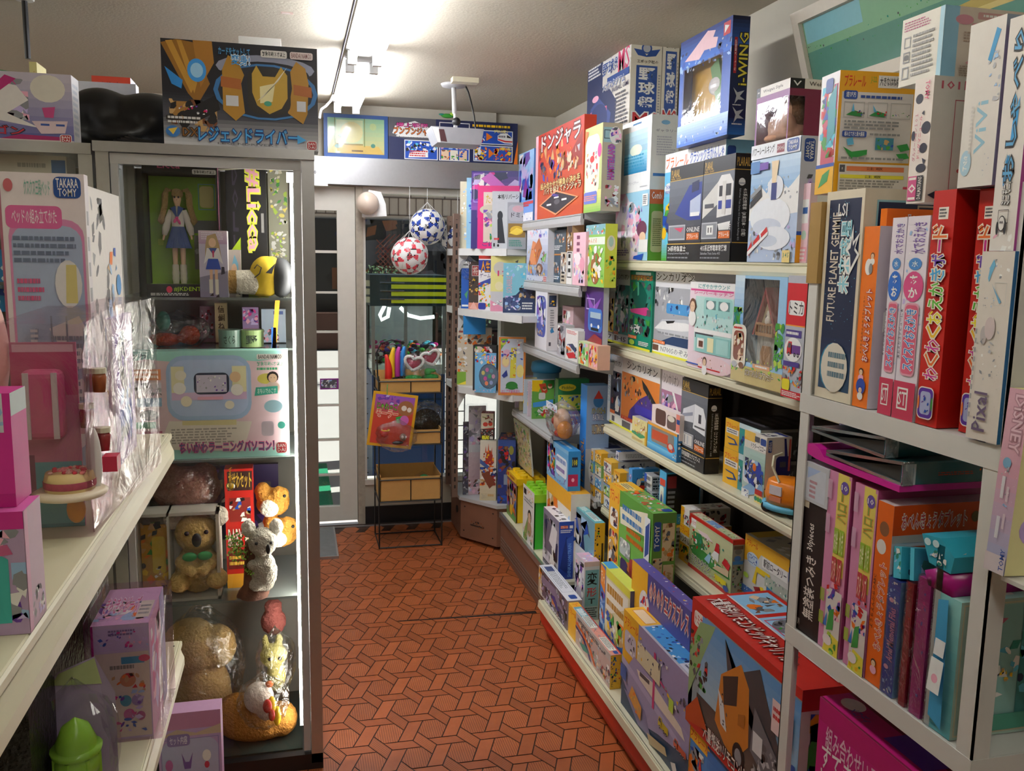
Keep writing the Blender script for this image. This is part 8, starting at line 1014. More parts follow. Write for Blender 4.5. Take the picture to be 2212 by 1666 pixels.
B('combine_toy_box', 'red and orange toy box with yellow lettering far behind on the left', 'toy box', (288, 0), 'c8482a|L c2402a; n .1 .0 .9 .6 orxy 24 3 .3;t .2 .45 .95 .9 e8e04a ~7a1a1a 合体!変形!|R d9d9e6; r 0 0 1 1 e6e6f0|T d86a3a', y=3.3, z=1.905, L=205, R=.1, H=168, rz=90)
g = G(); g.box(-1.35, 3.25, 0, -.45, 3.7, 1.904); tag(g.build('grey_cabinet', GREYM), 'grey cabinet behind the showcases on the left', 'cabinet')
g = G(); P = ony(-10, 160, 2.9); g.lathe([(0, 0), (.1, 0), (.1, .1), (.098, .105), (0, .105)], n=24); o = g.build('green_tub', mat('green_gold_tub', '3f8a4a', .3, noise=.5, scale=20), smooth=False); o.location = (P.x, 2.88, z_l); o.data.transform(Matrix.Diagonal((1, 1, 2.05, 1))); tag(o, 'green and gold round tub behind the dragon toy box', 'tub')
B('slim_box', 'pale yellow slim box beside the green tub on the left', 'toy box', (90, 0), 'd9cf8a|L dcd38f; n .1 .1 .9 .9 yt 10 3|R cfc47f', y=2.8, z=z_l, L=74, R=.1, H=134, rz=90)
B('tray_box', 'white slim carton lying behind the belt toy box', 'toy box', (612, 0), 'dad6cc', y=2.75, z=zs_, L=522, R=.06, H=84, rz=90)
# left showcase contents
B('plush_photo_box', 'pale boxed toy with blue hat picture inside the left showcase', 'toy box', (158, 0), 'd3cdbd|L d6d0c0; p 3f8ad0 .3 .7 .42 .82 .6 .84 .7 .76 .66 .66 .4 .64;l .3 .88 .8 .94 1 a8a498;r .78 .86 .98 .96 2f5f9a;e .45 .5 .1 .1 3f7ac8;n .2 .05 .95 .5 pwqi 20 3 .2;p e8a0b0 .3 .4 .5 .42 .5 .3 .3 .3|R c9c3b4', y=SY0+.1, z=zb+.0005, L=8, R=.1, H=336, rz=90)
B('blue_toy_box', 'bright blue box with white lettering low in the left showcase', 'toy box', (60, 0), '2f86c0|L 2f8ac8; t .1 .5 .95 .85 e6f0f6 e:N;n .1 .1 .9 .45 wlb 14 3 .3|R 2a72a8', y=SY0+.1, z=ony(50, 606, SY0+.1).z-.085, L=.1, R=.1, H=540, rz=90)
# ---------------------------------------------------------------- inside the glass showcase
zs1, zs2, zs3 = [z+.0005 for z in sz]; zs0 = .0565
def SB(name, label, u0, spec, y, L, R, H, z, cat='toy box', **k): return B(name, label, cat, (u0, 0), spec, y=y, z=z, L=L, R=R, H=H, rz=90, **k)
dbx = SB('doll_box', 'lime green window box with a schoolgirl doll in the glass showcase', 478, '161618|L 161618; r 0 .93 1 1 1c1a1c;t .2 .94 .5 .99 d8608a Licca;q .72 .955 .98 .99 1f4796;q .66 .905 .98 .94 d9d9d6;t .68 .91 .96 .935 2a2a2a 対象年齢3才以上;e .3 .055 .04 .025 e0305a;t .36 .035 .86 .075 a9d02c #JKDENTITY;l .05 .008 .6 .03 2 d9d9d9|R 161618; r 0 0 .1 1 d06a9a', SY0+.05, 318, .09, 350, zs1, cat='doll box', holes={'L': (.0, .095, .97, .9)})
R_, L_, H_ = dbx.data['size']
g = G('9fc62c'); g.add([(R_-.01, L_-.004, H_*.09), (R_-.01, .004, H_*.09), (R_-.01, .004, H_*.9), (R_-.01, L_-.004, H_*.9)], [(3, 2, 1, 0)]); g.add([(.005, L_-.004, H_*.092), (.005, .004, H_*.092), (R_-.01, .004, H_*.092), (R_-.01, L_-.004, H_*.092)], [(0, 1, 2, 3)])
g.art((R_-.0105, L_-.004, H_*.09), (0, -L_+.008, 0), (0, 0, H_*.81), (-1, 0, 0), 'g 0 0 1 1 8fb824 7fae2a;q .72 .72 .92 .92 c9bf7a;k .7 .7 .94 .94 5f9ac0 .01;r .62 .14 .96 .46 8a8d84;r .62 .48 .98 .6 6a6d70;q .1 .36 .18 .42 b4cf3a;n .62 .16 .95 .44 sqd 14 3 .2'); g.build('lime_backdrop', CARD, dbx)
g = G(); g.add([(-.001, L_, H_*.09), (-.001, .004, H_*.09), (-.001, .004, H_*.92), (-.001, L_, H_*.92)], [(0, 1, 2, 3)]); g.build('clear_window', film('thin_clear_window', .04, 'f8f8f8', .05), dbx)
# the doll: skin grown over a skeleton, clothes as parts
cxw = ony(387, 560, SY0+.09).x; dh = ony(387, 380, SY0+.09).z-zs1-.035; dy_ = SY0+.095
dl = thing('fashion_doll', 'doll with long light brown pigtails, sailor blouse and blue pleated skirt', 'doll', (cxw, dy_, zs1+.036)); u = dh/1.0
SKIN = mat('doll_pale_skin', 'e8c0a2', .45)
def skinned(name, vs, es, rad, m, parent, lv=2):
    me = bpy.data.meshes.new(name); me.from_pydata(vs, es, []); me.materials.append(m); o = bpy.data.objects.new(name, me); COL.objects.link(o); o.parent = parent
    k = o.modifiers.new('k', 'SKIN'); k.use_smooth_shade = True
    for i, r in enumerate(rad): me.skin_vertices[0].data[i].radius = (r, r)
    me.skin_vertices[0].data[0].use_root = True
    s = o.modifiers.new('s', 'SUBSURF'); s.levels = s.render_levels = lv; return o
def V3(*p): return [(a*u, b*u, c*u) for a, b, c in p]
def ensure_skin(name, vs, es, rad, m, parent):
    bmm = bpy.data.meshes.new(name); bmm.from_pydata(vs, es, []); 
    o = bpy.data.objects.new(name, bmm); COL.objects.link(o); o.parent = parent; bmm.materials.append(m)
    k = o.modifiers.new('k', 'SKIN'); k.use_smooth_shade = True; d = bmm.skin_vertices
    if len(d) == 0:
        import bmesh
        b = bmesh.new(); b.from_mesh(bmm); b.verts.layers.skin.verify(); b.to_mesh(bmm); b.free(); d = bmm.skin_vertices
    for i, r in enumerate(rad): d[0].data[i].radius = (r, r); d[0].data[i].use_root = (i == 0)
    s = o.modifiers.new('s', 'SUBSURF'); s.levels = s.render_levels = 2; return o
vs = V3((0, 0, .44), (0, 0, .56), (0, 0, .66), (0, 0, .715), (0, -.003, .77), (0, -.006, .815), (.035, 0, .40), (.036, .0, .22), (.034, 0, .05), (.034, -.02, .015), (-.035, 0, .40), (-.036, 0, .22), (-.034, 0, .05), (-.034, -.02, .015),
        (.062, 0, .66), (.095, -.004, .54), (.118, -.02, .44), (.122, -.028, .41), (-.062, 0, .66), (-.1, -.004, .54), (-.128, -.016, .43), (-.134, -.02, .40))
es = [(0, 1), (1, 2), (2, 3), (3, 4), (4, 5), (0, 6), (6, 7), (7, 8), (8, 9), (0, 10), (10, 11), (11, 12), (12, 13), (2, 14), (14, 15), (15, 16), (16, 17), (2, 18), (18, 19), (19, 20), (20, 21)]
rad = [q*u for q in (.045, .036, .042, .016, .042, .04, .03, .024, .015, .013, .03, .024, .015, .013, .018, .015, .011, .009, .018, .015, .011, .009)]
ensure_skin('doll_body', vs, es, rad, SKIN, dl)
HAIR = furmat('light_brown_hair', 'b89a6a', .3, 300)
g = G(); g.ell((0, .012*u, .83*u), (.052*u, .05*u, .052*u)); g.ell((0, -.03*u, .858*u), (.04*u, .02*u, .022*u)); g.build('hair_cap', HAIR, dl, True)
for s in (-1, 1):
    g = G(); pts = [(s*.045*u, .01*u, .86*u), (s*.085*u, .0, .87*u), (s*.105*u, -.004*u, .82*u), (s*.11*u, -.01*u, .72*u), (s*.13*u, -.012*u, .64*u), (s*.15*u, -.014*u, .58*u), (s*.135*u, -.016*u, .55*u)]; g.tube(pts, [q*u for q in (.012, .024, .03, .028, .027, .03, .014)], 10); g.ell((s*.14*u, -.016*u, .585*u), (.028*u, .025*u, .03*u)); g.build('pigtail', HAIR, dl, True)
for s in (-1, 1): g = G(); g.ell((s*.017*u, -.045*u, .80*u), (.009*u, .003*u, .010*u), n=10, m=6); g.build('eye', mat('doll_eye', '2a2430', .3), dl, True)
g = G(); g.ell((0, -.046*u, .775*u), (.007*u, .002*u, .0025*u), n=8, m=5); g.build('mouth', mat('doll_lips', 'b4505a', .5), dl)
BLO = mat('white_blouse_cloth', 'd9d2cc', .9, noise=.1, scale=80); SKB = mat('royal_blue_pleated_cloth', '33508f', .85, noise=.1)
g = G(); g.lathe([(.05*u, .5*u), (.058*u, .58*u), (.062*u, .66*u), (.03*u, .715*u)], n=18, sy=.8); bl_ = g.build('blouse', BLO, dl, True)
for s in (-1, 1):
    g = G(); g.tube([(s*.055*u, 0, .68*u), (s*.085*u, 0, .6*u), (s*.108*u, -.006*u, .51*u), (s*.122*u, -.015*u, .45*u)], [q*u for q in (.026, .03, .034, .022)], 12); sl_ = g.build('sleeve', BLO, bl_, True)
g = G(); g.add([(-.06*u, -.045*u, .7*u), (0, -.062*u, .6*u), (-.01*u, -.055*u, .72*u)], [(0, 1, 2)]); g.add([(.06*u, -.045*u, .7*u), (.01*u, -.055*u, .72*u), (0, -.062*u, .6*u)], [(0, 1, 2)]); g.add([(-.066*u, -.03*u, .7*u), (.066*u, -.03*u, .7*u), (.07*u, .05*u, .69*u), (-.07*u, .05*u, .69*u)], [(0, 1, 2, 3)]); g.build('sailor_collar', SKB, bl_)
g = G(); g.ell((0, -.064*u, .61*u), (.014*u, .008*u, .012*u)); g.ell((-.016*u, -.064*u, .585*u), (.014*u, .006*u, .026*u), M=Matrix.Rotation(.5, 3, 'Y')); g.ell((.016*u, -.064*u, .575*u), (.012*u, .006*u, .03*u), M=Matrix.Rotation(-.4, 3, 'Y')); g.build('pink_scarf', mat('magenta_satin', 'd6308a', .5), bl_, True)
g = G(); n = 56; prof = [(.056, .53), (.075, .46), (.1, .37), (.112, .33)]
for r, z in prof: g.v += [((r+(.006 if k % 2 else -.006)*(r-.05)/.06)*u*math.cos(2*math.pi*k/n), (r+(.006 if k % 2 else -.006)*(r-.05)/.06)*u*.75*math.sin(2*math.pi*k/n), z*u) for k in range(n)]
for i in range(3):
    for k in range(n): g.f.append((i*n+k, i*n+(k+1) % n, (i+1)*n+(k+1) % n, (i+1)*n+k)); g.c.append(g.col)
g.build('pleated_skirt', SKB, dl)
SOCK = mat('cream_loose_sock', 'ddd6c4', .95, noise=.12, scale=90, bump=.5)
for s in (-1, 1): g = G(); g.lathe([(.026*u, .0), (.03*u, .03*u), (.034*u, .05*u), (.031*u, .07*u), (.034*u, .1*u), (.03*u, .13*u), (.031*u, .16*u), (.027*u, .18*u)], (s*.035*u, -.004*u, -.002*u), n=14); g.build('loose_sock', SOCK, dl, True)
# small boxes beside the doll
SB('doll_photo_box', 'small doll box showing a printed doll in school clothes beside the lime box', 494, 'd9d3dc|L c3bcd6; g 0 .8 1 1 b89ac0 d9c4d6;l .1 .86 .95 .98 4 e9e0ee;p 8a86a0 0 0 1 0 1 .4 0 .3;p b59a72 .3 .92 .6 .96 .72 .8 .8 .55 .66 .6 .2 .55 .24 .8;e .48 .82 .13 .07 e6c0a2;p e6e2e6 .28 .74 .7 .74 .84 .5 .62 .58 .34 .58 .16 .5;p 3a55a0 .34 .74 .64 .74 .5 .64;p c83a6a .46 .7 .54 .7 .52 .6 .48 .6;p 2f4fb0 .32 .58 .66 .58 .76 .42 .22 .42;r .36 .26 .46 .42 e0b698;r .54 .26 .64 .42 e0b698;r .33 .06 .46 .27 e0dbd0;r .54 .04 .66 .27 e0dbd0;p 2a1f24 .34 .02 .48 .02 .46 .07;p 2a1f24 .54 .0 .68 .0 .66 .05;p 3a3446 .76 .34 .9 .36 .88 .46 .78 .46|R d9d6dc', SY0+.04, 433, .05, 499, zs1, cat='doll box')
SB('fashion_doll_box', 'black and lime doll box with pink hash lettering standing sideways in the showcase', 580, '141416|L 17181c; w .16 .3 .3 .98 3a3446 DOLL;d .5 .34 .84 .96 e0a0b8 ~d9e04a #Licca;l .86 .4 .93 .66 1 8a8a8a;p a9c82c .0 .02 .34 .1 .34 .44 0 .3;p a9c82c .5 .0 1 .0 1 .3 .5 .16;e .12 .32 .04 .02 e0305a;e .74 .16 .12 .05 e0305a;l .1 .06 .2 .28 1 2a3a10;r .52 .02 .58 .16 k|R 1c1c20; r .1 0 .9 .2 a9c82c', SY0+.12, 494, .06, 350, zs1, cat='doll box')
SB('leaf_print_panel', 'pale bamboo leaf printed panel at the back right of the showcase', 626, 'b9b39a|L 9a9a86; n .1 .55 .95 .98 jfwig 44 3 .2;n .1 .25 .9 .5 fijw 44 4 .2;r 0 .0 1 .2 8a8878;l 0 .05 1 .2 2 5a584e', SY0+.26, 584, .01, 360, zs1, cat='panel')
SB('character_box', 'small clear box with a blue haired printed girl behind the plush shoe', 522, 'c9c3c0|L c4b8b4; p 7fb8d6 .2 .6 .5 .9 .8 .7 .8 .5 .3 .5;e .45 .55 .25 .16 e3bfa4;n .1 .0 .9 .4 tuik 20 3 .24', SY0+.08, 496, .03, 540, zs1)
# plush shoe
P = ony(560, 632, SY0+.06); sh_ = thing('plush_shoe', 'black toed yellow and white plush shoe lying in the showcase', 'plush', (P.x, SY0+.075, zs1))
k = 2.62/FPX
blob('shoe_toe', [((44*k, -.0, 40*k), (26*k, 30*k, 41*k))], mat('black_felt', '2a2c30', .9), sh_, .004, 0, 3)
blob('shoe_upper', [((14*k, 0, 42*k), (34*k, 28*k, 42*k)), ((0, 0, 32*k), (20*k, 24*k, 32*k)), ((26*k, 0, 56*k), (18*k, 22*k, 28*k))], furmat('yellow_felt', 'e8b41c', .1), sh_, .004, .001)
blob('shoe_cuff', [((-38*k, 0, 30*k), (-8*k, 0, 30*k), 25*k, 26*k)], furmat('white_felt', 'e3ddcf', .1), sh_, .004, .001)
blob('tan_leg', [((-62*k, 0, 30*k), (-40*k, 0, 30*k), 24*k, 24*k)], furmat('tan_felt', '9a7a48', .15), sh_, .004, .001)
g = G(); g.tube([(-8*k, -27*k, 58*k), (-2*k, -28*k, 66*k), (6*k, -27*k, 60*k), (2*k, -29*k, 48*k), (-8*k, -28*k, 40*k)], .0016); g.build('lace', BLACK, sh_); g = G(); g.add([(14*k, -30*k, 50*k), (34*k, -25*k, 70*k), (26*k, -28*k, 48*k)], [(0, 1, 2)]); g.build('heel_patch', MATS['black_felt'], sh_)
# second level: bagged toys, tins and small boxes at the back, the tray of the laptop box in front
la = SB('toy_laptop_box', 'mint and pink toy laptop box in the showcase', 626, 'a8dcd4|L e0c4cc; p 9fd9d0 0 1 1 1 1 .94 .8 .9 .5 .94 .3 .9 .1 .93 0 .9;r 0 0 1 .09 9fd4cc;q .23 .36 .76 .96 a4bfe2;q .25 .4 .74 .92 b4c8ea;r .26 .62 .34 .86 e9e3b8;r .64 .62 .73 .86 e9e3b8;p d8b8dc .26 .55 .73 .55 .73 .62 .26 .62;q .4 .6 .62 .8 1f2a4a;r .415 .62 .605 .78 c9c3d9;n .42 .63 .6 .77 qsvw 24 3 .1;r .42 .55 .58 .58 e6a8c0;e .32 .78 .035 .045 f0ead6;e .31 .66 .04 .055 f3f1ea;e .35 .54 .035 .05 efe6ce;e .66 .76 .035 .05 e8c49a;e .67 .64 .04 .055 f2efe9;e .62 .5 .03 .04 f0ead9;p e3dcd0 .24 .36 .76 .34 .7 .06 .16 .1;p d9cf9a .32 .36 .66 .36 .66 .31 .32 .32;l .25 .14 .7 .29 6 a8a29a;t .02 .93 .12 .985 2a3a4a かわ;e .04 .86 .05 .06 f3f1ec;e .12 .86 .05 .06 f3f1ec;r .03 .74 .2 .84 e8905a;l .04 .75 .19 .83 2 f6e6d0;r .03 .62 .2 .72 d9d3e0;n .03 .6 .2 .72 dqs 14 3 .2;r .05 .5 .2 .58 9fc4e0;e .12 .42 .06 .05 8a8a8f;r .03 .3 .16 .36 6fc0a0;l .03 .2 .2 .28 2 c06a8a;q .8 .92 .97 .97 f3efec;t .81 .925 .96 .965 4a4a4a BANDAI NAMCO;t .8 .86 .97 .9 5aa88a 対象年齢6才以上;l .8 .81 .96 .85 1 3fae7a;e .86 .74 .06 .05 e6dc6a;f .9 .75 .035 2a2224 d9c4b8;p 3fb09a .78 .58 .93 .6 .93 .67 .79 .66;t .8 .6 .92 .65 e6f4ee おもいでのこす;e .9 .48 .06 .06 a4cfe0;q .82 .2 .9 .34 c4b8c4;e .95 .3 .025 .035 4ab0a0;t .3 .06 .9 .16 4a6a8a ~d0388a ちいかわラーニングパソコン！'+bd(.91, .03, .985, .14)+'|T a8dcd4', SY0+.045, 285, .06, 757, zs2)
fig = []
def bagged(name, label, u, v0, y, parts, m, brad, bseed, z, extra=None, cat='plush', vox=.006):
    P = ony(u, v0, y); t = thing(name, label, cat, (P.x, y, z)); blob(name+'_body', parts, m, t, vox, .003)
    if brad: bag('bag', brad[1], t, bseed, brad[0])
    return t
kk = 2.68/FPX
zmid = top(la)
g = G(); g.box(SX0+.036, SY0+.12, zmid-.008, SX1-.058, SY1-.015, zmid-.002); g.build('glass_shelf', MATS['smoked_glass_shelf'], sc); zmid += .001
t = bagged('felt_toy', 'orange and brown felt toy in a clear bag on the middle showcase level', 380, 745, SY0+.2, [((-.03, 0, .018), (.045, .03, .02)), ((.04, 0, .03), (.03, .03, .03))], furmat('orange_felt', 'c8502c', .15), ((.01, 0, .045), (.085, .05, .06)), 5, zmid)
g = G(); g.ell((-.035, .02, .07), (.02, .02, .03)); g.build('green_bottle_top', mat('sea_green_plastic', '5a9a86', .3), t, True)
SB('slim_box', 'beige slim box with brown stacked lettering on the middle showcase level', 492, 'cdb98f|L cdb98f; w .25 .1 .8 .95 5a4428 信州ねこ', SY0+.28, 466, .03, 655, zmid)
SB('toy_box', 'dark pink toy box left of the beige slim box on the middle level', 465, '7a5a6a|L 8a6a7a; n .1 .1 .9 .9 pdqx 30 3 .24', SY0+.3, 434, .04, 662, zmid)
SB('toy_box', 'magenta and lilac toy box right of the beige slim box on the middle level', 560, 'a86aa0|L 9a80b0; n .05 .5 .95 .95 pvzm 30 3 .24;r .1 .1 .9 .4 c0409a', SY0+.28, 525, .04, 664, zmid)
SB('toy_box', 'pale blue toy box at the right of the middle showcase level', 618, 'b4c3d9|L b4c6dc; r .5 .84 .9 .94 1f4796;n .0 .0 .7 .4 pxwd 24 3 .24', SY0+.27, 566, .04, 668, zmid)
for (u0, c_, tx, lb) in ((498, '6f8a80', 'さくら', 'grey green tin with dark lettering on the middle showcase level'), (545, '93aa72', '野', 'pale green tin with a kanji on the middle showcase level')):
    P = ony(u0, 745, SY0+.15); h_ = ony(u0, 712, SY0+.15).z-zmid; t = thing('tin', lb, 'tin', (P.x, SY0+.15, zmid)); g = G(); g.lathe([(0, 0), (.033, 0), (.033, h_*.9), (0, h_*.9)], n=28); g.build('tin_body', mat('tin_'+c_, c_, .35), t, False); g = G(); g.lathe([(.034, h_*.88), (.034, h_), (.0, h_)], n=28); g.build('tin_lid', mat('tinlid_'+c_, c_, .3), t)
    g = G(); g.art((-.016, -.0342, h_*.2), (.032, 0, 0), (0, 0, h_*.5), (0, -1, 0), f't 0 0 1 1 1f2a24 {tx}'); g.build('tin_print', MATTE, t)
g = G(); P = ony(592, 745, SY0+.1); z9 = ony(588, 640, SY0+.1).z; g.add([(P.x-.006, SY0+.1, zmid), (P.x+.006, SY0+.1, zmid), (P.x+.02, SY0+.1, z9), (P.x+.006, SY0+.1, z9-.01)], [(0, 1, 2, 3)], 'd99a2c'); g.box(P.x-.007, SY0+.1, zmid, P.x+.007, SY0+.108, zmid+.06, '2a5fae'); tag(g.build('toothbrush_pack', CARD), 'slim blue and orange pack leaning by the light strip', 'pack')
# third level
BG = furmat('beige_plush', 'b8925a', .25); TN = furmat('tan_plush', 'c9a86a', .2)
t = bagged('teddy_plush', 'rosy brown plush toy in a crinkled bag below the laptop box', 405, 1090, SY0+.2, [((0, 0, .06), (.1, .07, .07)), ((-.05, 0, .1), (.04, .04, .04)), ((.05, 0, .1), (.04, .04, .04))], furmat('rosy_brown_plush', 'a87460', .2), ((0, 0, .075), (.115, .085, .09)), 9, ony(405, 1098, SY0+.2).z)
cb = thing('koala_box', 'white open front box with a tan koala plush behind film', 'plush box', (ony(478, 1290, SY0+.05).x, SY0+.05, zs3)); bw = ony(478, 1290, SY0+.05).x-ony(296, 1290, SY0+.05).x; bh = ony(400, 1108, SY0+.05).z-zs3; WC = mat('white_card', 'dcd8ce', .7)
g = G(); t_ = .009; g.box(-bw, 0, 0, 0, .09, t_); g.box(-bw, 0, bh-t_, 0, .09, bh); g.box(-bw, 0, 0, -bw+t_, .09, bh); g.box(-t_, 0, 0, 0, .09, bh); g.box(-bw, .085, 0, 0, .09, bh); g.box(-bw*.62, 0, 0, -bw*.62+.006, .09, bh); g.build('box_body', WC, cb)
g = G('c8922c'); g.box(-bw+.012, .03, .012, -bw*.63, .034, bh*.85); g.art((-bw+.012, .0295, .012), (bw*.37-.012, 0, 0), (0, 0, bh*.84), (0, -1, 0), 'n 0 0 1 1 oytkg 30 3 .24;q .4 .3 .9 .8 e0c03a;n .45 .1 .9 .4 wkt 14 3'); g.build('side_print', CARD, cb)
g = G(); rr = random.Random(9); g.v = [(-bw-.004+(bw+.008)*i/14, -.004+rr.uniform(-.003, .003), -.002+(bh+.004)*j/10) for j in range(11) for i in range(15)]; g.f = [(j*15+i, j*15+i+1, (j+1)*15+i+1, (j+1)*15+i) for j in range(10) for i in range(14)]; g.c = [g.col]*len(g.f); g.build('cling_film', film('cling_film', .12, 'f4f4f4', .12, .6, 25.), cb)
def koala(label, P, s, m, rz, mw, side=False, group=None):
    t = thing('koala_plush', label, 'plush', P, rz)
    blob('koala_body', [((0, 0, .05*s), (.042*s, .034*s, .052*s)), ((0, -.006*s, .125*s), (.042*s, .036*s, .04*s)), ((0, -.036*s, .115*s), (.02*s, .014*s, .016*s)), ((.035*s, -.02*s, .03*s), (.022*s, .03*s, .02*s)), ((-.035*s, -.02*s, .03*s), (.022*s, .03*s, .02*s)), ((.03*s, -.02*s, .07*s), (.012*s, -.045*s, .06*s), .014*s, .012*s), ((-.03*s, -.02*s, .07*s), (-.012*s, -.045*s, .06*s), .014*s, .012*s)], m, t, .0045*max(.7, s), .003)
    for q in (-1, 1): blob('ear', [((q*.042*s, .002*s, .152*s), (.02*s, .012*s, .022*s))], mw, t, .004, .003)
    g = G(); g.ell((0, -.05*s, .122*s), (.009*s, .006*s, .014*s)); g.build('nose', BLACK, t, True)
    for q in (-1, 1): g = G(); g.ell((q*.018*s, -.041*s, .134*s), .0045*s); g.build('eye', BLACK, t, True)
    return t
koala('tan koala plush with a green bow sitting inside the white open front box', (cb.location.x-bw*.29, SY0+.05+.045, zs3+.011), bh*1.02/.18*.98, TN, 0.1, furmat('pale_fur', 'd9cfc0', .15))
kl = CART.get('x'); kt = bpy.data.objects['koala_plush']; s_ = bh*1.02/.18*.98; g = G(); [g.ell((q*.014*s_, -.046*s_, .088*s_), (.014*s_, .006*s_, .009*s_)) for q in (-1, 1)]; g.build('green_bow', mat('green_satin', '1f8a4a', .4), kt, True)
# grey koala climbing a stump with a plant
P = ony(548, 1288, SY0+.06); st = thing('koala_ornament', 'grey koala on a brown stump with small green plants', 'ornament', (P.x, SY0+.06, zs3)); w_ = 2.62/FPX
g = G(); rr = random.Random(3); g.lathe([(34*w_, 0), (30*w_, 8*w_), (20*w_, 24*w_), (17*w_, 60*w_), (14*w_, 120*w_), (0, 122*w_)], n=20); g.v = [(x*(1+rr.uniform(-.12, .12)), y*(1+rr.uniform(-.12, .12)), z) for x, y, z in g.v]; g.build('stump', mat('carved_brown_wood', '6a4638', .8, noise=.4, scale=40, bump=.6), st, True)
GK = furmat('grey_white_fur', 'bdb8aa', .22, 200)
blob('koala_body', [((24*w_, -.02, 55*w_), (27*w_, 22*w_, 44*w_)), ((22*w_, -.024, 122*w_), (30*w_, 24*w_, 32*w_)), ((8*w_, -.03, 30*w_), (16*w_, 18*w_, 14*w_)), ((6*w_, -.03, 74*w_), (18*w_, 14*w_, 12*w_))], GK, st, .005, .004)
for q in (-1, 1): blob('ear', [(((22+q*28)*w_, -.02, 152*w_), (15*w_, 10*w_, 19*w_))], furmat('white_fur', 'ddd8cc', .15), st, .004, .004)
g = G(); g.ell((34*w_, -.024-26*w_, 114*w_), (5*w_, 4*w_, 11*w_)); g.build('nose', BLACK, st, True)
for q in (10, 40): g = G(); g.ell((q*w_, -.024-22*w_, 126*w_), 3.4*w_); g.build('eye', BLACK, st, True)
g = G(); rr = random.Random(7)
for _ in range(330):
    a = rr.choice(((-36, 128, 22), (-22, 100, 20), (-30, 112, 22), (-4, 62, 12))); p = Vector(((a[0]+rr.gauss(0, 1)*a[2]*.5)*w_, -.02+rr.gauss(0, 1)*.012, (a[1]+rr.gauss(0, 1)*a[2]*.5)*w_)); d = Vector((rr.uniform(-1, 1), rr.uniform(-1, .2), rr.uniform(-.3, 1))).normalized()*6*w_; e = d.orthogonal().normalized()*2.6*w_
    g.add([p, p+d*.5+e, p+d, p+d*.5-e], [(0, 1, 2, 3)], rr.choice(('6fae3a', '8fc850', '4f8a2f', '9fd05a')))
o = g.build('leaves', pmat('small_leaves', .5), st); o['kind'] = 'stuff'
g = G(); [g.tube([(-8*w_, -.02, 60*w_), ((-20+i*5)*w_, -.02, 100*w_), ((-40+i*12)*w_, -.02, (130-i*14)*w_)], .0012, 5) for i in range(4)]; g.build('twig', mat('brown_twig', '4a2f22', .8), st)
rbx = SB('red_tag_box', 'red care set box with cat face and white print above the plant', 552, 'b8201c|L c0241c; r .1 .82 .98 .98 3a2320;t .14 .84 .95 .97 e8c04a おせわセット;r .15 .56 .9 .76 8a2a24;n .15 .56 .9 .76 tuwkb 20 3 .2;t .08 .34 .6 .5 f0e6d9 BABY;e .82 .42 .14 .12 f0e6d9;e .82 .42 .1 .08 d9c4a8;r .06 .16 .98 .3 6a1a18;l .1 .18 .9 .28 2 e8c04a;r 0 .0 1 .12 d99a2c|R a81c18', SY0+.13, 492, .06, 1012, zs3)
FX = furmat('orange_plush', 'c08a3f', .25); WF = furmat('white_plush', 'ddd6c6', .15)
for (uu, vv, nm) in ((590, 1085, 'orange and white fox plush lying above the grey koala, upper one'), (608, 1150, 'orange and white fox plush lying just right of the koala, lower one')):
    P = ony(uu, vv, SY0+.17); t = thing('fox_plush', nm, 'plush', (P.x, SY0+.17, P.z), 0, 'fox plush pair in the showcase'); blob('fox_body', [((0, 0, 0), (.05, .04, .045)), ((.02, -.02, .03), (.03, .025, .025)), ((-.03, .0, .035), (.025, .025, .03))], FX, t, .006, .004); blob('fox_belly', [((-.01, -.03, -.01), (.03, .018, .03))], WF, t, .006, .003)
    g = G(); g.ell((.035, -.045, .03), .005); g.build('nose', BLACK, t, True)
SB('purple_card', 'dark purple printed card at the back of the third showcase level', 604, '2f2550|L 33285a; n .1 .05 .9 .95 wvdzt 50 3 .12', SY0+.3, 440, .02, 1002, zs3+.1)
g = G(); P = ony(497, 1010, SY0+.05); [g.tube([(P.x+.004*math.cos(i), SY0+.05, P.z-.006*i), (P.x-.004*math.cos(i), SY0+.048, P.z-.006*i-.006)], .0016, 5) for i in range(8)]; o = g.build('charm_chain', mat('brass', 'c9a03a', .3, metal=.8)); tag(o, 'brass chain charm with a yellow bead hanging in the showcase', 'charm')
g = G(); P = ony(499, 1050, SY0+.05); g.ell((P.x, SY0+.05, P.z), .014); g.build('clear_bead', film('clear_bead', .3, 'f0e9b0', .05), o, True); g = G(); g.ell((P.x, SY0+.05, P.z), .008); g.build('yellow_bead', mat('yellow_bead', 'e8c02c', .3), o, True)
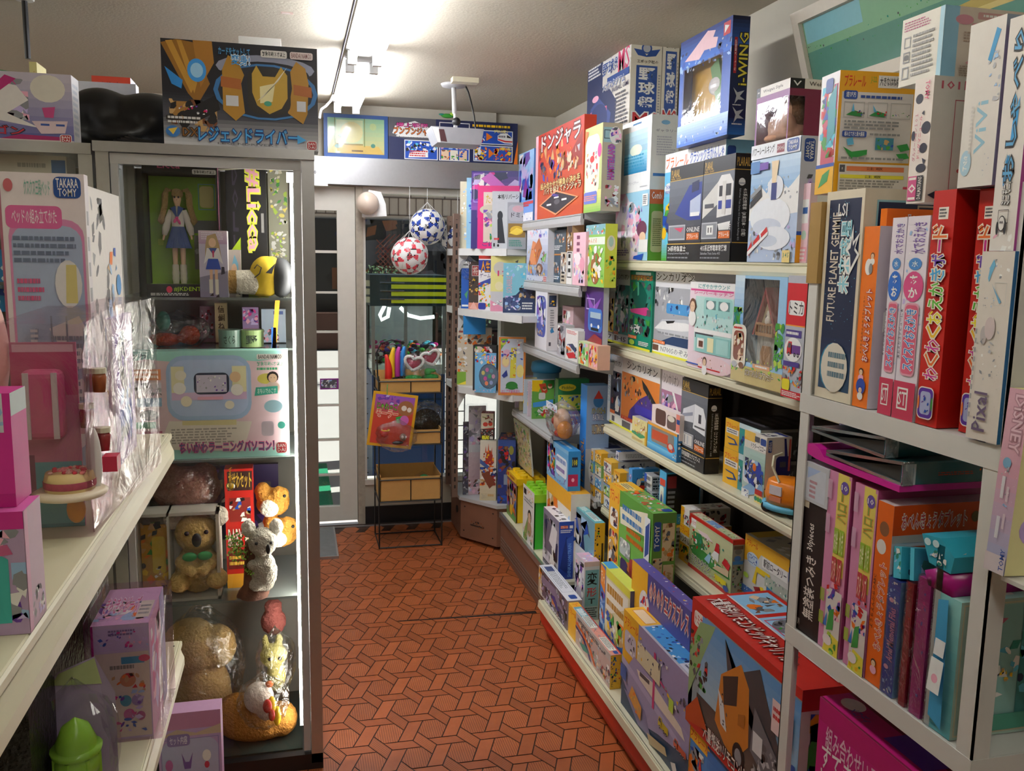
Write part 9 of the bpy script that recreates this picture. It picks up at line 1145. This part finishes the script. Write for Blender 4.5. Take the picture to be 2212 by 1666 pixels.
# bottom level
zb0 = zs0
t = bagged('dog_plush', 'big beige plush dog sitting in a clear bag at the bottom of the showcase', 440, 1500, SY0+.19, [((0, 0, .13), (.085, .075, .13)), ((-.03, -.02, .3), (.085, .075, .085)), ((.045, -.02, .29), (.06, .06, .07)), ((.06, .0, .06), (.05, .06, .06)), ((-.06, .0, .06), (.05, .06, .06)), ((.0, -.06, .27), (.035, .03, .03))], furmat('warm_beige_plush', 'bf9a62', .22), ((0, -.01, .21), (.125, .105, .24)), 12, zb0, vox=.008)
t = bagged('curled_plush', 'golden brown plush curled along the showcase floor at the right', 560, 1640, SY0+.12, [((0, 0, .05), (.12, .07, .05)), ((-.06, .0, .08), (.07, .06, .07)), ((.07, -.01, .06), (.05, .05, .055))], furmat('golden_brown_plush', 'a97434', .25), None, 1, zb0, vox=.007)
P = ony(596, 1440, SY0+.14); t = thing('yellow_plush', 'pale yellow plush with swirl eyes in a clear bag', 'plush', (P.x, SY0+.14, P.z-.06)); blob('plush_body', [((0, 0, .03), (.03, .028, .05)), ((-.006, -.004, .1), (.042, .036, .038)), ((-.03, 0, .145), (.01, .01, .025)), ((.012, 0, .15), (.012, .01, .02))], furmat('pale_yellow_plush', 'cdc07a', .12), t, .005, .002)
for q in (-.016, .014): g = G(); g.ell((q, -.04, .104), (.006, .003, .006)); g.build('eye', BLACK, t, True)
bag('bag', (.06, .055, .11), t, 21, (0, 0, .08))
P = ony(566, 1560, SY0+.05); t = thing('hen_plush', 'white hen plush with red and yellow wings in a clear bag', 'plush', (P.x, SY0+.06, P.z)); blob('hen_body', [((-.008, 0, .075), (.045, .035, .05)), ((.012, 0, .04), (.03, .03, .04))], furmat('white_hen_felt', 'd9c9bb', .1), t, .005, .001)
g = G(); g.ell((.03, -.02, .055), (.014, .012, .03), col='e0b02c'); g.ell((.018, -.03, .06), (.014, .01, .022), col='b8241c'); g.ell((.045, -.02, .02), (.012, .01, .032), col='e8c22c'); g.ell((.03, -.03, .03), (.01, .01, .02), col='b8281c'); g.build('wing', PLASTIC, t, True); g = G(); g.ell((.024, -.01, .12), (.012, .01, .01)); g.build('comb', mat('orange_felt2', 'd8703a', .8), t, True); bag('bag', (.075, .05, .09), t, 31, (0.005, 0, .065))
P = ony(590, 1335, SY0+.2); t = thing('pig_plush', 'pink and brown plush wedged above the yellow plush', 'plush', (P.x, SY0+.22, P.z-.02)); blob('plush_body', [((0, 0, 0), (.04, .03, .045)), ((.0, 0, .05), (.028, .025, .025))], furmat('dusty_rose_plush', 'a8605a', .2), t, .006, .003)
# ---------------------------------------------------------------- in the wire basket rack
zt3 = ztray[2][0]+.006; kx = 4.6/FPX
for i, (u0, c_, nm) in enumerate(((838, 'd0241c', 'red'), (856, 'efc01c', 'yellow'), (869, 'c03a9a', 'magenta'), (882, '2f8ad8', 'blue'))):
    P = ony(u0, 840, 4.60); P.z = zt3; h_ = ony(u0, 752 if i else 766, 4.6).z-zt3
    t = thing('foam_bat', f'{nm} curved foam strip standing in the top tray', 'toy', (P.x, 4.60+.03*i, zt3), 0, 'curved foam strips in the top tray')
    pts = [(-.01+.02*math.sin(math.pi*(q/10))*(-1 if i == 0 else 1)*-.7, 0, h_*q/10) for q in range(11)]; g = G(); g.tube(pts, [.007+.013*math.sin(math.pi*(q/10)) for q in range(11)], 12); g.build('foam_strip', mat('foam_'+nm, c_, .45), t, True)
    g = G(); g.cyl((-.008, 0, h_*.26), (-.008, 0, h_*.3), .021, n=12); g.build('black_band', BLACK, t)
for (u0, v0, hv, nm, dy) in ((895, 842, 768, 'left', 0), (933, 842, 755, 'right', .03)):
    P = ony(u0, v0, 4.57); hh_ = ony(u0, hv, 4.57).z-zt3; t = thing('pot_plush', f'bagged plush flower pot with a white edged red heart, {nm} one in the top tray', 'plush', (P.x, 4.60+dy, zt3))
    blob('green_pot', [((0, 0, .03), (.045, .04, .03)), ((0, 0, .062), (.05, .045, .02))], furmat('green_felt', '2f9f4a', .1), t, .006, .001)
    if nm == 'right': g = G(); g.ell((0, 0, .1), (.03, .02, .012)); g.ell((-.015, -.01, .095), (.02, .012, .02)); g.build('leaf', mat('leaf_felt', '3fae50', .85), t, True)
    zc = hh_*.78; tl = Matrix.Rotation(-.3 if nm == 'right' else .15, 3, 'Y')
    hp = [tl @ Vector((.045*math.sin(a)**3*1.1, -.012, .036*(math.cos(a)-.35*math.cos(2*a)-.2*math.cos(3*a))))+Vector((0, 0, zc)) for a in [i*2*math.pi/28 for i in range(29)]]
    g = G(); g.ell((0, .008, zc), (.04, .02, .034)); g.build('red_head', furmat('crimson_felt', 'b82a4a', .12), t, True); g = G(); g.tube(hp, .0085, 8); g.build('white_rim', furmat('white_rim_felt', 'e6e2dc', .08), t, True)
    bag('bag', (.06, .05, hh_*.55), t, 40+int(dy*100), (0, 0, hh_*.52))
P0 = ony(858, 850, 4.505); cd_ = thing('monkey_toy_card', 'red and yellow toy card with a monkey and red ball, tied to the rack', 'toy', (P0.x, 4.507, P0.z)); cw, ch = 96*kx, 118*kx
g = G('e0a81c'); g.box(-cw*.52, 0, -ch, cw*.48, .002, 0); g.art((-cw*.52, 0, -ch), (cw, 0, 0), (0, 0, ch), (0, -1, 0), 'r .06 .05 .94 .95 c8402c;g .06 .6 .94 .95 c8502c 9a5ac0;n .1 .78 .6 .95 vzv 14 3 .3;t .12 .68 .56 .8 7fd03a ~1a2a14 じゃれっこ;t .12 .54 .6 .68 d8281c ~f0d9c0 モーラー;e .76 .74 .18 .14 a0683f;e .72 .74 .06 .05 f0e6dc;e .84 .72 .05 .045 f0e6dc;p 2fae4a .56 .56 .7 .6 .7 .46 .6 .46;e .76 .52 .1 .09 d06ab8'); cc = g.build('card', CARD, cd_); cc.rotation_euler.y = math.radians(8)
g = G(); g.ell((-cw*.3, -.022, -ch*.72), .021); bl_ = g.build('red_ball', mat('red_ball_plastic', 'c81f1c', .2), cd_, True); g = G(); g.lathe([(.0215, -.003), (.023, 0), (.0215, .003)], (-cw*.27, -.018, -ch*.66), n=20); g.build('yellow_ring', mat('yellow_block_plastic', 'f2c81c', .35), bl_)
g = G(); g.ell((cw*.12, -.018, -ch*.8), (.018, .014, .02), col='8a6a5a'); g.ell((cw*.1, -.03, -.79*ch), (.007, .004, .008), col='e9e2da'); g.ell((.0, -.018, -ch*.9), (.03, .012, .01), col='2a2628'); g.build('monkey_figure', PLASTIC, cd_, True); o = bag('blister', (cw*.46, .034, ch*.3), cd_, 51, (-.005, -.02, -ch*.76)); o.rotation_euler.y = math.radians(8)
g = G(); g.tube([(-cw*.22, -.002, -.006), (-cw*.22, 0, .03), (-cw*.2, .018, .045)], .0018); g.build('green_tie', mat('green_tie', '2f9a4a', .5), cd_)
zt2 = ztray[1][0]+.006; P = ony(922, 930, 4.64); t = thing('black_wig', 'black wig in a clear bag in the middle tray', 'wig', (P.x, 4.65, zt2)); hw = ony(922, 880, 4.64).z-zt2; blob('hair', [((0, 0, hw*.45), (.085, .07, hw*.5))], furmat('black_hair', '1c1615', .4, 200), t, .008, .005); bag('bag', (.1, .085, hw*.62), t, 61, (0, 0, hw*.55), pinch=False)
zt1 = ztray[0][0]+.006
for (u0, cols, nm) in ((916, ('c86a90', '2fa05a'), 'pink and green ball in a clear pouch in the lowest tray'), (842, ('e0c42c', 'c9b02a'), 'yellow ball in the lowest tray'), (868, ('e6e2dc', 'c8a8b4'), 'white and pink ball in the lowest tray')):
    P = ony(u0, 1040, 4.63); r_ = .034 if u0 == 916 else .028; t = thing('toy_ball', nm, 'ball', (P.x, 4.63, zt1+r_+(.045 if u0 == 916 else .012))); g = G(); g.ell((0, 0, 0), r_, n=24, m=16, M=Matrix.Rotation(.9, 3, 'Y')); g.c = [lin(cols[0] if (i//24) < 7 else ('17161a' if (i//24) == 7 else cols[1])) for i in range(len(g.f))]; g.build('ball_skin', PLASTIC, t, True)
    if u0 == 916: bag('pouch', (.05, .045, .05), t, 71, (-.01, 0, .0), BLISTER, .03)
